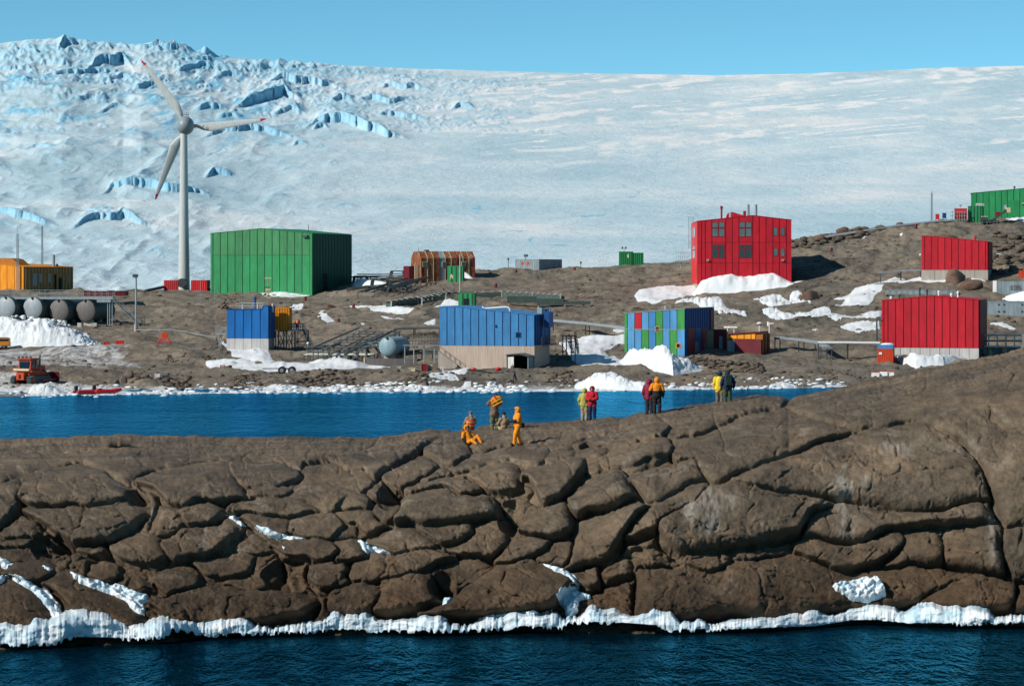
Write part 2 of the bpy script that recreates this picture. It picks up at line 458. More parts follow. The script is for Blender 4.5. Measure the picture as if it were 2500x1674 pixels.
    rg = ridged(U / 420, band / 21, 4, 33)
    zone = smooth01((U - 650) / 600) * smooth01((470 - Vp) / 150) * (0.35 + 0.65 * smooth01(1 + 2 * fbm(U / 260, Vp / 60, 3, 36)))
    saw = 2.4 * np.clip(rg - 0.5, 0, 1) * zone
    h = (h + fine + roll + dune + saw) * np.where(S > 1, 0.5, 1.0)
    Z = Z + h * pxm
    V3 = np.stack([X, Y, Z], -1)
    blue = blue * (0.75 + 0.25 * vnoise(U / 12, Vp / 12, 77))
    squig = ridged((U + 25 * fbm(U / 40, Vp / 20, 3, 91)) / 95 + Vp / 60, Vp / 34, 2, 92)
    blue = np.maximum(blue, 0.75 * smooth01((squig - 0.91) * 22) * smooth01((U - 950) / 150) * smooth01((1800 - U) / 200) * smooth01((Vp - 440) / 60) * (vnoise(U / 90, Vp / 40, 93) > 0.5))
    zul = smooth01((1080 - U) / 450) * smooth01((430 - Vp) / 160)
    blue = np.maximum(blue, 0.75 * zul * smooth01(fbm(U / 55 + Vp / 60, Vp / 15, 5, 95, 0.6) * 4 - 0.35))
    rg2 = ridged(U / 300 + 4, (Vp + 0.10 * (U - 1250) + 6 * fbm(U / 200, Vp / 60, 3, 37)) / 9.0, 3, 38)
    rg = np.maximum(rg, rg2 * 0.97)
    snow = smooth01((rg - 0.66) * 9) * zone * smooth01(0.5 + 1.5 * fbm(U / 40, Vp / 9, 4, 39))
    tint = smooth01(0.45 + 1.1 * fbm(U / 190 + Vp / 260, Vp / 30 + U / 500, 4, 44))
    return structure(grid_mesh('ice_sheet', V3, ICE, attrs={'blue_ice_shade': blue, 'wind_snow': np.maximum(snow, 0), 'tone': tint}))
build_ice()

# ---------------------------------------------------------------- station hillside
SHORE_V = curve([(-400, 972), (0, 968), (400, 962), (750, 957), (1450, 955), (2000, 946), (2150, 940), (2900, 925)])
RIDGE_V = curve([(-400, 720), (0, 713), (360, 712), (515, 708), (760, 703), (850, 690), (985, 674), (1160, 662), (1260, 659), (1400, 654), (1500, 648), (1690, 640),
                 (1860, 612), (1950, 590), (2040, 575), (2100, 565), (2200, 552), (2300, 543), (2370, 541), (2500, 532), (2900, 515)])
YR = 580.0
def hillY(u, v):
    vs, vr = SHORE_V(u), RIDGE_V(u)
    yw = F * CZ / (vs - VH)
    s = np.clip((vs - v) / (vs - vr), -0.3, 1.0)
    return yw + (YR - yw) * s

def G(u, v, dv=0.0):
    """the ground of the station at a photo pixel"""
    return P(u, v, float(hillY(u, v)))

HILL = {}
def build_hill():
    nu, nv = 1150, 205
    u = np.linspace(-320, 2820, nu)
    s = np.concatenate([np.linspace(-0.05, 1.0, nv), [1.02, 1.06, 1.12, 1.2]])
    U, S = np.meshgrid(u, s)
    vs, vr = SHORE_V(U), RIDGE_V(U)
    Vv = vs - (vs - vr) * np.minimum(S, 1)
    yw = F * CZ / (vs - VH)
    Y = yw + (YR - yw) * np.minimum(S, 1) + np.maximum(S - 1, 0) * 600
    X = (U - CU) / F * Y
    Z = CZ - (Vv - VH) / F * Y - smooth01((S - 1.0) * 5) * 14
    bumps = 0.55 * fbm(X / 16, Y / 22, 4, 3) + 0.28 * fbm(X / 4.2, Y / 6, 4, 4)
    ledge = np.clip(ridged(X / 19 + Y / 60, Y / 14, 4, 9) - 0.58, 0, 1) * 2.6
    rough = 0.16 * fbm(X / 1.3, Y / 1.6, 3, 6)
    # road benches stay smooth
    flat = 1 - 0.75 * smooth01(1 - np.abs(Vv - (735 + 0.0 * U)) / 14) * smooth01((1000 - U) / 100)
    amp = smooth01((S + 0.005) * 14) * flat
    right = smooth01((U - 1900) / 200) * smooth01((700 - Vv) / 60)
    Z = Z + (bumps + ledge + rough * (1 + 1.2 * right)) * amp - 0.12 * (S < 0.0)
    frost = np.zeros(U.shape)
    for (u0, u1, v0, v1, k) in ((-60, 350, 845, 905, 0.55), (-60, 180, 905, 965, 0.6), (1300, 1800, 905, 930, 0.12), (760, 1080, 840, 905, 0.12), (-80, 2300, 938, 968, 0.75),
                                (1560, 1830, 725, 790, 0.25), (2050, 2200, 690, 760, 0.2)):
        Uw = U + 60 * fbm(U / 90, Vv / 16, 4, 61); Vw = Vv + 16 * fbm(U / 80 + 3, Vv / 14, 4, 62) * (k < 0.7)
        m = smooth01((Uw - u0) / 40) * smooth01((u1 - Uw) / 40) * smooth01((Vw - v0) / 12) * smooth01((v1 - Vw) / 10)
        frost = np.maximum(frost, k * m)
    road = np.zeros(U.shape); rut = np.zeros(U.shape)
    for pts, w in (([(380, 722), (560, 733), (760, 737), (900, 731), (1010, 714), (1090, 700)], 9), ([(420, 905), (560, 913), (850, 914), (1100, 921), (1320, 925), (1420, 915)], 7), ([(1720, 722), (1900, 716), (2050, 706), (2180, 700), (2300, 706)], 8),
                   ([(1850, 902), (2000, 898), (2120, 905), (2260, 912)], 12), ([(-100, 862), (100, 872), (260, 878), (420, 905)], 10)):
        dd = np.full(U.shape, 1e9); Vq = Vv + 3 * fbm(U / 60, Vv / 20, 3, 71)
        for (x1, y1), (x2, y2) in zip(pts[:-1], pts[1:]):
            tt = np.clip(((U - x1) * (x2 - x1) + (Vq - y1) * (y2 - y1)) / ((x2 - x1) ** 2 + (y2 - y1) ** 2), 0, 1)
            dd = np.minimum(dd, np.hypot((U - x1 - tt * (x2 - x1)) * 0.5, Vq - y1 - tt * (y2 - y1)))
        road = np.maximum(road, smooth01((w - dd) / 4)); rut = np.maximum(rut, np.exp(-((dd - w * 0.42) / 1.1) ** 2) * vnoise(U / 40, Vv / 30, 72))
    V3 = np.stack([X, Y, Z], -1)
    HILL.update(U=U, V=Vv, P=V3)
    o = grid_mesh('hillside', V3, GROUND, attrs={'frost': frost, 'road': road, 'rut': rut})
    st = V3[:, ::3]
    r, c = st.shape[:2]
    idx = np.arange(r * c).reshape(r, c)
    q = np.stack([idx[:-1, :-1], idx[:-1, 1:], idx[1:, 1:], idx[1:, :-1]], -1).reshape(-1, 4)
    HILL['bvh'] = BVHTree.FromPolygons(st.reshape(-1, 3).tolist(), q.tolist())
    return structure(o)
build_hill()

def hz(x, y):
    hit = HILL['bvh'].ray_cast(Vector((x, y, 200)), Vector((0, 0, -1)))
    return hit[0].z if hit[0] is not None else 0.0

def GS(u, v):
    """the ground's actual surface under a photo pixel"""
    p = G(u, v)
    return Vector((p.x, p.y, hz(p.x, p.y)))

# ---------------------------------------------------------------- the rock island in front
WATER_V = curve([(-400, 1588), (0, 1582), (150, 1576), (400, 1566), (500, 1557), (900, 1548), (1300, 1542), (1550, 1548), (1850, 1540), (2080, 1524), (2500, 1530), (2900, 1530)])
CREST_V = curve([(-400, 1070), (0, 1070), (90, 1066), (180, 1062), (300, 1060), (420, 1063), (600, 1066), (800, 1066), (900, 1065), (980, 1058), (1050, 1048), (1130, 1042), (1180, 1043), (1250, 1033), (1340, 1029), (1430, 1026), (1545, 1012),
                 (1620, 1003), (1700, 986), (1760, 978), (1840, 968), (1905, 966), (1925, 972), (2000, 954), (2060, 940), (2100, 930), (2200, 912), (2300, 892), (2400, 868), (2500, 848), (2900, 770)])
CREST_Y = curve([(-400, 154), (300, 152), (1200, 150), (1430, 150), (1600, 143), (1760, 146), (2000, 146), (2900, 146)])
def va(*p): return [(x / 2.513, y / 2.513 + 1050) for x, y in p]
def vb(*p): return [(x / 2.513 + 830, y / 2.513 + 1050) for x, y in p]
def vc(*p): return [(x / 2.0905 + 1660, y / 2.0905 + 850) for x, y in p]
# joint-bounded blocks read off the photograph: (how far it stands proud, edge radius, tilt along u, tilt along v, outline)
BLOCKS = [
 (0.10, 0.3, 0, 0, va((-400, 40), (2300, 20), (2300, 180), (1850, 190), (1700, 190), (1300, 170), (900, 240), (760, 300), (650, 245), (500, 190), (300, 215), (120, 235), (0, 300), (-400, 300))),
 (0.15, 0.5, 0, 0, va((1870, 200), (2300, 185), (2300, 470), (2111, 475), (1970, 480), (1800, 400), (1870, 300))),
 (0.55, 0.7, 0, 0, va((-300, 320), (100, 322), (135, 340), (138, 390), (100, 500), (55, 575), (0, 600), (-300, 600))),
 (0.75, 0.8, -.1, 0, va((130, 430), (140, 330), (300, 235), (500, 205), (640, 250), (740, 335), (830, 425), (640, 452), (400, 458), (200, 462))),
 (0.65, 0.9, 0, 0, va((160, 480), (400, 474), (640, 470), (830, 440), (880, 450), (885, 510), (800, 600), (700, 670), (640, 700), (560, 700), (430, 690), (330, 610), (230, 540), (180, 520))),
 (0.55, 0.4, 0, 0, va((20, 600), (60, 560), (150, 540), (205, 545), (230, 650), (30, 665))),
 (0.45, 0.3, 0, 0, va((0, 672), (230, 660), (240, 700), (0, 715), (-300, 710), (-300, 620))),
 (0.25, 0.4, 0, 0, va((-300, 730), (0, 725), (235, 712), (250, 790), (120, 800), (0, 800), (-300, 800))),
 (0.30, 0.4, 0, 0, va((460, 705), (640, 705), (650, 715), (590, 745), (520, 735))),
 (0.60, 0.6, 0, 0, va((690, 700), (800, 655), (950, 645), (1000, 700), (1010, 770), (950, 825), (820, 820), (720, 760))),
 (0.80, 0.7, 0, 0, va((1000, 690), (1090, 625), (1300, 600), (1430, 560), (1455, 590), (1370, 730), (1200, 775), (1050, 800), (1015, 740))),
 (0.70, 0.5, 0, 0, va((1110, 500), (1200, 458), (1290, 450), (1360, 490), (1340, 540), (1240, 580), (1135, 590))),
 (0.30, 0.5, 0, 0, va((930, 630), (960, 560), (1000, 480), (1100, 500), (1128, 570), (1090, 622), (1000, 640))),
 (0.50, 0.8, 0, 0, va((850, 300), (1000, 230), (1300, 180), (1395, 188), (1430, 290), (1490, 325), (1512, 410), (1290, 440), (1150, 465), (1010, 445), (990, 410), (1050, 375))),
 (0.45, 0.4, 0, 0, va((1400, 190), (1690, 195), (1850, 270), (1850, 290), (1700, 340), (1520, 345), (1440, 290))),
 (0.50, 0.3, 0, 0, va((1520, 360), (1640, 355), (1780, 365), (1720, 410), (1640, 395), (1525, 410))),
 (0.40, 0.5, 0, 0, va((1430, 450), (1640, 410), (1830, 415), (1960, 490), (1740, 515), (1600, 500), (1420, 490))),
 (0.20, 0.4, 0, 0, va((1480, 510), (1740, 530), (1760, 620), (1650, 630), (1540, 570))),
 (0.25, 0.3, 0, 0, va((1780, 530), (1960, 505), (2111, 500), (2250, 490), (2250, 640), (1980, 655), (1830, 630), (1770, 590))),
 (0.65, 0.5, 0, 0, va((50, 885), (130, 818), (230, 815), (330, 870), (290, 905), (150, 925))),
 (0.70, 0.9, 0, 0, va((-300, 900), (0, 940), (60, 920), (170, 970), (270, 1060), (310, 1190), (250, 1230), (-300, 1220))),
 (0.75, 0.8, 0, 0, va((290, 940), (360, 870), (440, 905), (590, 980), (730, 1050), (840, 1130), (900, 1190), (880, 1230), (560, 1190), (430, 1080), (380, 1000))),
 (0.60, 0.5, 0, 0, va((570, 835), (640, 810), (700, 830), (722, 880), (640, 925), (560, 890))),
 (0.50, 0.5, 0, 0, va((740, 940), (820, 900), (890, 915), (890, 1000), (870, 1010), (780, 970))),
 (0.35, 0.4, 0, 0, va((980, 900), (1040, 850), (1130, 840), (1220, 880), (1230, 950), (1080, 990), (980, 1010))),
 (0.40, 0.6, 0, 0, va((1190, 790), (1420, 770), (1540, 790), (1540, 860), (1400, 900), (1250, 880))),
 (0.10, 0.5, 0, 0, va((1560, 800), (1680, 760), (1690, 900), (1640, 970), (1480, 980), (1400, 920), (1540, 870))),
 (0.65, 0.6, 0, 0, va((1900, 870), (1960, 815), (2111, 800), (2180, 840), (2150, 950), (1960, 980), (1930, 940))),
 (0.85, 0.8, 0, 0, va((950, 1040), (1200, 985), (1400, 1000), (1650, 1000), (1850, 1025), (1920, 1050), (1900, 1120), (1600, 1180), (1100, 1180), (980, 1110))),
 (0.50, 0.8, 0, 0, va((1680, 680), (1980, 670), (2150, 690), (2150, 790), (1960, 800), (1880, 760), (1720, 740))),
 # middle
 (0.45, 0.9, 0, 0, vb((0, 60), (200, 55), (420, 30), (620, 15), (560, 60), (480, 120), (380, 185), (250, 232), (220, 300), (0, 310), (-40, 200))),
 (0.15, 0.6, 0, 0, vb((260, 240), (400, 195), (490, 135), (585, 205), (560, 250), (450, 310), (300, 335))),
 (0.55, 0.6, 0, 0, vb((520, 110), (620, 55), (730, 75), (780, 150), (700, 205), (610, 190))),
 (0.50, 0.5, 0, 0, vb((-20, 320), (240, 315), (290, 395), (150, 440), (-20, 470))),
 (0.45, 0.5, 0, 0, vb((-30, 490), (120, 480), (205, 495), (230, 560), (290, 580), (140, 640), (-30, 655))),
 (0.30, 0.3, 0, 0, vb((205, 450), (320, 430), (350, 500), (290, 570), (235, 545), (215, 490))),
 (0.95, 0.8, -.1, 0, vb((410, 400), (560, 355), (690, 365), (740, 400), (880, 405), (940, 430), (960, 500), (950, 540), (700, 582), (500, 600), (455, 575), (350, 560), (380, 500))),
 (0.70, 0.6, 0, 0, vb((405, 350), (480, 320), (700, 290), (800, 295), (858, 350), (850, 380), (740, 392), (680, 355), (560, 348), (420, 390))),
 (0.45, 0.3, 0, 0, vb((490, 300), (560, 262), (660, 232), (690, 262), (620, 292))),
 (0.55, 0.6, 0, 0, vb((690, 215), (850, 152), (1000, 112), (1090, 115), (1180, 90), (1270, 85), (1280, 140), (1250, 200), (1060, 195), (900, 225), (780, 255), (700, 252))),
 (0.60, 0.5, 0, 0, vb((700, 282), (900, 235), (1040, 200), (1090, 290), (1085, 360), (900, 372), (850, 310), (790, 288))),
 (1.00, 0.8, -.08, 0, vb((1160, 290), (1300, 220), (1450, 170), (1510, 188), (1505, 230), (1430, 330), (1380, 420), (1250, 470), (1205, 420), (1250, 370), (1205, 310))),
 (1.15, 0.6, -.08, 0, vb((1405, 440), (1560, 320), (1680, 238), (1755, 320), (1795, 400), (1740, 460), (1500, 535), (1440, 530))),
 (0.95, 0.7, 0, 0, vb((1140, 590), (1190, 510), (1380, 445), (1420, 470), (1430, 590), (1400, 640), (1300, 672), (1160, 655), (1130, 620))),
 (0.75, 0.7, 0, 0, vb((1040, 705), (1160, 645), (1290, 685), (1270, 755), (1130, 805), (1000, 835), (945, 820), (975, 770))),
 (0.70, 0.8, 0, 0, vb((1445, 560), (1650, 492), (1900, 462), (1830, 520), (1740, 640), (1705, 700), (1640, 780), (1450, 835), (1395, 850), (1440, 700), (1435, 620))),
 (0.75, 0.5, 0, 0, vb((470, 590), (560, 600), (700, 588), (790, 592), (805, 640), (720, 685), (600, 695), (520, 640))),
 (0.55, 0.6, 0, 0, vb((200, 690), (270, 645), (440, 578), (480, 640), (590, 702), (560, 740), (330, 752))),
 (0.45, 0.6, 0, 0, vb((815, 585), (1000, 545), (1040, 600), (1030, 680), (960, 760), (930, 790), (820, 765), (640, 735), (790, 690), (830, 640))),
 (0.60, 0.5, 0, 0, vb((-30, 672), (100, 667), (130, 720), (150, 790), (-30, 830))),
 (0.50, 0.5, 0, 0, vb((-30, 850), (110, 800), (230, 800), (300, 850), (240, 920), (130, 930), (-30, 955))),
 (0.70, 0.7, 0, 0, vb((320, 775), (500, 735), (700, 765), (560, 830), (440, 890), (270, 905), (310, 820))),
 (0.20, 0.6, 0, 0, vb((570, 835), (850, 795), (940, 835), (900, 890), (730, 990), (650, 990), (595, 930))),
 (0.95, 0.8, 0, 0, vb((270, 935), (420, 892), (540, 905), (590, 970), (610, 1050), (500, 1110), (370, 1130), (220, 1120), (260, 1020))),
 (0.80, 0.7, 0, 0, vb((-30, 975), (130, 942), (258, 990), (240, 1070), (205, 1130), (-30, 1120))),
 (1.35, 1.2, 0, 0, vb((530, 1150), (700, 1045), (740, 980), (880, 900), (950, 842), (1130, 812), (1250, 840), (1410, 900), (1425, 930), (1350, 1000), (1375, 1060), (1240, 1120), (900, 1150))),
 (0.50, 0.5, 0, 0, vb((1300, 695), (1425, 690), (1400, 830), (1300, 825), (1215, 800))),
 (0.55, 0.5, 0, 0, vb((1430, 880), (1560, 840), (1590, 865), (1580, 930), (1510, 955), (1450, 915))),
 (0.60, 0.4, 0, 0, vb((1595, 860), (1750, 805), (1760, 860), (1670, 900), (1600, 905))),
 (0.50, 0.3, 0, 0, vb((1440, 170), (1520, 112), (1640, 95), (1600, 150), (1490, 160))),
 (0.55, 0.3, 0, 0, vb((1262, 180), (1310, 132), (1430, 150), (1395, 182), (1300, 205))),
 (0.80, 0.5, 0, 0, vb((1610, 180), (1780, 105), (1960, 45), (2085, 80), (2080, 120), (1900, 170), (1760, 220), (1650, 230))),
 (0.50, 0.4, 0, 0, vb((1500, 255), (1540, 165), (1598, 185), (1580, 250), (1525, 272))),
 (0.35, 0.6, 0, 0, vb((1780, 300), (1960, 222), (2111, 145), (2230, 120), (2230, 300), (2111, 345), (1980, 440), (1860, 430), (1840, 345))),
 (0.45, 0.5, 0, 0, vb((1910, 468), (2111, 360), (2230, 320), (2230, 480), (2111, 545), (1930, 600), (1755, 650), (1800, 560))),
 (0.35, 0.6, 0, 0, vb((800, 60), (1000, 0), (1300, -20), (1600, -30), (1700, 0), (1560, 50), (1440, 100), (1300, 115), (1180, 75), (1000, 95), (860, 130))),
 (0.80, 0.8, 0, 0, vb((1440, 100), (1600, 40), (1760, -10), (1900, -50), (2060, -60), (2150, -40), (2060, 10), (1900, 40), (1760, 90), (1640, 80))),
 # right
 (0.40, 0.8, 0, 0, vc((-80, 330), (200, 283), (400, 262), (520, 262), (520, 290), (300, 340), (120, 420), (-80, 440))),
 (0.35, 0.7, 0, 0, vc((-60, 470), (150, 445), (330, 350), (540, 305), (700, 372), (900, 420), (640, 510), (400, 600), (270, 650), (190, 690), (100, 650), (60, 595), (-40, 570))),
 (0.55, 1.2, 0, 0, vc((285, 672), (420, 605), (650, 520), (900, 430), (1235, 372), (1440, 482), (1540, 602), (1590, 765), (1560, 778), (1430, 785), (1350, 828), (1200, 830), (900, 785), (790, 757), (600, 738), (370, 710))),
 (0.45, 1.2, 0, 0, vc((560, 300), (900, 200), (1250, 110), (1560, 20), (1756, -40), (2700, -250), (2700, 860), (1900, 880), (1660, 905), (1600, 775), (1550, 598), (1452, 478), (1240, 362), (900, 410), (720, 370))),
 (0.95, 1.1, -.05, 0, vc((-60, 800), (0, 780), (130, 740), (280, 700), (370, 722), (600, 760), (780, 785), (645, 840), (640, 930), (450, 990), (200, 1030), (0, 1045), (-80, 990), (-110, 880))),
 (0.80, 0.9, 0, 0, vc((640, 945), (655, 868), (840, 805), (1000, 825), (1200, 850), (1340, 842), (1430, 808), (1570, 790), (1590, 885), (1300, 900), (1060, 918), (960, 985), (850, 1000))),
 (0.95, 0.7, 0, 0, vc((585, 985), (700, 970), (850, 1015), (1000, 990), (1090, 945), (1130, 965), (1125, 1020), (1000, 1100), (820, 1128), (770, 1120), (690, 1070), (590, 1035))),
 (0.55, 0.6, 0, 0, vc((1145, 940), (1335, 925), (1345, 1100), (1170, 1100), (1060, 1108), (1155, 1010))),
 (0.60, 0.6, 0, 0, vc((1355, 925), (1580, 915), (1640, 930), (1645, 1155), (1500, 1130), (1355, 1100))),
 (0.50, 0.8, 0, 0, vc((1665, 930), (1900, 890), (2700, 850), (2700, 1190), (1900, 1190), (1668, 1170))),
 (0.60, 0.25, 0, 0, vc((50, 1052), (230, 1045), (250, 1075), (170, 1130), (60, 1092))),
 (0.45, 0.25, 0, 0, vc((245, 1045), (450, 1003), (570, 985), (578, 1030), (400, 1068), (270, 1078))),
 (0.65, 1.0, 0, 0, vc((-200, 1140), (0, 1130), (170, 1142), (280, 1085), (560, 1058), (700, 1092), (780, 1140), (1000, 1140), (1250, 1120), (1480, 1150), (1400, 1210), (1220, 1290), (1040, 1330), (800, 1345), (500, 1380), (240, 1330), (0, 1380), (-200, 1380))),
 (1.05, 0.7, 0, 0, vc((1230, 1290), (1370, 1192), (1500, 1162), (1712, 1212), (1712, 1330), (1420, 1330))),
 (0.80, 0.7, 0, 0, vc((1722, 1222), (1900, 1205), (2700, 1190), (2700, 1340), (1722, 1340))),
]
ROCKG = {}
def rock_base(U, T):
    vw, vcr = WATER_V(U), CREST_V(U)
    yc = CREST_Y(U); yw = F * CZ / (vw - VH)
    t = np.clip(T, -0.2, 1)
    V = vw - (vw - vcr) * t
    tp = np.maximum(t, 0)
    Y = yw + (yc - yw) * (0.35 * t + 0.65 * tp ** 8)
    return V, Y

def build_rock():
    u = np.concatenate([np.linspace(-900, -90, 80), np.linspace(-80, 2580, 1200), np.linspace(2592, 3400, 80)])
    nu = len(u)
    t = np.concatenate([np.linspace(-0.03, 0.86, 262), np.linspace(0.8635, 1.0, 74)])
    nfront = len(t)
    U, T = np.meshgrid(u, t)
    V, Y = rock_base(U, T)
    X = (U - CU) / F * Y
    Z = CZ - (V - VH) / F * Y
    # procedural jointing where no block was read off: sheared cells
    wu = U + 22 * fbm(U / 70, V / 50, 3, 101); wv = V + 14 * fbm(U / 60 + 7, V / 40, 3, 102)
    a = -0.30
    cu = (wu * math.cos(a) - wv * math.sin(a)) / 110; cv = (wu * math.sin(a) + wv * math.cos(a)) / 62
    cid, f1, edge = voronoi(cu, cv, 3)
    flat = smooth01((T - 0.86) / 0.13)
    def dome(e): return np.sqrt(1 - (1 - np.clip(e, 0, 1)) ** 2)
    disp = -0.35 + 0.32 * cid + 0.20 * dome(edge / 0.5)
    cid2, g1, edge2 = voronoi(wu / 34 + 3, wv / 20, 13)
    disp = disp + 0.08 * cid2 + 0.10 * dome(edge2 / 0.6)
    disp = disp * (1 - flat)
    w2u = U + 7 * fbm(U / 40, V / 40, 3, 111) + 2 * fbm(U / 12, V / 12, 2, 113); w2v = V + 6 * fbm(U / 36 + 5, V / 30, 3, 112) + 2 * fbm(U / 12 + 4, V / 12, 2, 114)
    rng = random.Random(3)
    best = np.where(flat > 0.5, -30.0, -15.0); second = np.full(U.shape, -99.0)
    hfield = disp - 0.15
    for k, (off, R, tu, tv, poly) in enumerate(BLOCKS):
        p = np.array(poly)
        lo, hi = p.min(0) - 40, p.max(0) + 40
        c0, c1 = np.searchsorted(u, lo[0]), np.searchsorted(u, hi[0])
        if c1 - c0 < 3:
            continue
        sub = (slice(None), slice(max(c0, 0), c1))
        ins, d = inside_dist(poly, w2u[sub], w2v[sub])
        if not ins.any():
            continue
        sd = np.where(ins, d, -d)
        Vs, Us = V[sub], U[sub]
        vt = np.where(ins, Vs, 1e9).min(0); vb_ = np.where(ins, Vs, -1e9).max(0)
        ok = vb_ > vt
        if ok.sum() < 4:
            continue
        ker = np.ones(15) / 15
        def sm(a): return np.convolve(np.pad(a, 7, mode='edge'), ker, mode='valid')
        iu = np.arange(len(ok)); g = iu[ok]
        vt = sm(np.interp(iu, g, vt[ok])) - 5; hh = sm(np.interp(iu, g, (vb_ - np.where(vt > 1e8, 0, vt))[ok])) + 5 if False else sm(np.interp(iu, g, vb_[ok])) + 7 - vt
        sv = np.clip((Vs - vt) / np.maximum(hh, 4), 0, 1)
        ul, ur = Us[0, ok].min() - 6, Us[0, ok].max() + 6
        su = np.clip((Us - ul) / (ur - ul), 0, 1)
        pk = 0.66 + 0.20 * rng.random()
        A = np.where(sv < pk, 0.42 + 0.58 * np.sin(np.pi / 2 * sv / pk), 0.10 + 0.90 * np.clip(1 - ((sv - pk) / (1 - pk)) ** 3.0, 0, 1) ** 0.8)
        pu = 0.70 + 0.12 * rng.random()
        B = np.where(su < pu, 0.78 + 0.22 * np.sin(np.pi / 2 * su / pu), 0.40 + 0.60 * np.clip(1 - ((su - pu) / (1 - pu)) ** 3.0, 0, 1) ** 0.8)
        Hm = min(hh.max() / 56.0, 3.0)
        amp = np.clip(0.54 * Hm, 0.2, 1.05) * (0.6 + 0.8 * off)
        h = (off * 0.62 - 0.30) + amp * (A * B - 0.45) + np.clip((tu * (Us - p[:, 0].mean())) / 56.0, -0.3, 0.3)
        h = h * (1 - 0.85 * flat[sub])
        bs, ss, hs = best[sub], second[sub], hfield[sub]
        new = sd > bs
        ss2 = np.where(new, bs, np.maximum(ss, sd))
        second[sub] = ss2; hfield[sub] = np.where(new, h, hs); best[sub] = np.where(new, sd, bs)
    em = np.clip(best - second, 0, 200) / 2 / 56.0       # metres to the nearest joint
    wide = vnoise(U / 85, V / 60, 301)
    rr = 0.03 + 0.20 * vnoise(U / 140, V / 90, 302) ** 2
    prof = np.sqrt(np.clip(1 - (1 - np.clip(em / rr, 0, 1)) ** 2, 0, 1))
    disp = hfield - (0.05 + 0.15 * wide) * (1 - prof) * (1 - 0.6 * flat)
    disp = disp - (0.05 + 0.95 * np.clip(wide - 0.38, 0, 1)) * np.exp(-(em / (0.03 + 0.03 * wide)) ** 2) * (1 - 0.75 * flat)
    # short secondary fractures inside the slabs
    fu = U + 26 * fbm(U / 60, V / 60, 4, 311); fv = V + 20 * fbm(U / 60 + 3, V / 60, 4, 312)
    c3, f3, e3 = voronoi((fu * 0.94 + fv * 0.34) / 120, (fv * 0.94 - fu * 0.34) / 52, 21)
    disp = disp - 0.16 * np.exp(-(e3 / 0.022) ** 2) * smooth01((vnoise(U / 70, V / 50, 313) - 0.56) * 9) * (1 - 0.7 * flat) + 0.10 * (c3 - 0.5) * (1 - flat)
    tl = ((c3 * 7.31) % 1 - 0.5) * (fu % 120 - 60) / 60 + ((c3 * 3.77) % 1 - 0.5) * (fv % 60 - 30) / 30
    c4, f4, e4 = voronoi((fu * 0.9 + fv * 0.43) / 46, (fv * 0.9 - fu * 0.43) / 24, 27)
    brk4 = smooth01((vnoise(U / 110, V / 70, 315) - 0.5) * 5) * (1 - flat)
    disp = disp + brk4 * (0.16 * (c4 - 0.5) - 0.10 * np.exp(-(e4 / 0.05) ** 2))
    bed = (V - 0.30 * U + 26 * fbm(U / 160, V / 80, 3, 316)) / 15.0
    disp = disp - 0.05 * np.exp(-((bed % 1 - 0.5) / 0.10) ** 2) * smooth01((vnoise(U / 120, V / 30, 317) - 0.55) * 6) * (1 - 0.5 * flat)
    for it in range(1):                             # weathered, rounded edges
        for ax in (0, 1):
            q = np.pad(disp, [(1, 1) if ax == 0 else (0, 0), (1, 1) if ax == 1 else (0, 0)], mode='edge')
            disp = 0.18 * (q[:-2] + q[2:]) + 0.64 * disp if ax == 0 else 0.18 * (q[:, :-2] + q[:, 2:]) + 0.64 * disp
    disp = disp + 0.30 * fbm(U / 300, V / 120, 3, 119) * (1 - 0.6 * flat)
    # weathering: broad lumps, fine pitting, thin secondary cracks
    disp = disp + 0.20 * fbm(U / 120, V / 70, 4, 120) * (1 - 0.5 * flat) + 0.095 * fbm(U / 30, V / 22, 5, 121, 0.6) + 0.03 * fbm(U / 7, V / 6, 3, 122)
    crk = np.abs(vnoise((U + 30 * fbm(U / 60, V / 60, 3, 131)) / 130, (V - 0.28 * U + 30 * fbm(U / 60, V / 60, 3, 132)) / 60, 133) * 2 - 1)
    disp = disp - 0.14 * np.exp(-(crk / 0.035) ** 2) * (vnoise(U / 80, V / 60, 135) > 0.4) * (1 - flat)
    for (cu0, cv0, ru, rv2, dep) in ((700, 1402, 62, 46, 1.1), (128, 1335, 52, 34, .8), (335, 1215, 26, 30, .7), (952, 1212, 30, 38, .9), (1248, 1262, 34, 46, 1.0), (1082, 1432, 34, 38, .9)):
        q = np.clip(1 - ((w2u - cu0) / ru) ** 2 - ((w2v - cv0) / rv2) ** 2, 0, 1)
        disp = disp - dep * np.sqrt(q) * (0.75 + 0.5 * vnoise(U / 22, V / 18, 321))
    # the rough wave-worn foot
    foot = smooth01((0.30 - T) / 0.2) * smooth01((1900 - U) / 400)
    disp = disp + foot * (0.22 * fbm(U / 34, V / 26, 4, 140) + 0.12 * (ridged(U / 22, V / 18, 3, 141) - 0.5))
    # a hollow for the sitting person, and the hummock behind
    disp = np.where(True, disp, disp)
    ang = np.radians(20 + 45 * flat)
    dy = -np.cos(ang) * disp; dz = np.sin(ang) * disp; dx = -0.10 * disp
    X, Y, Z = X + dx, Y + dy, Z + dz
    ends = smooth01((U + 860) / 420) * smooth01((3360 - U) / 520)   # both ends of the island slope down into the sea
    Z = np.where(ends < 1, (Z + 2.0) * ends - 2.0, Z)
    # behind the crest it falls to the channel
    back = []
    for k in (0.6, 1.6, 3.0, 5.0, 8.0, 12.0):
        back.append(np.stack([X[-1] * (1 + k / 150), Y[-1] + k * 1.5, Z[-1] - 0.05 * k - (Z[-1] + 1.5) * smooth01(np.full(nu, (k - 1) / 11.0))], -1))
    V3 = np.concatenate([np.stack([X, Y, Z], -1), np.stack(back, 0)], 0)
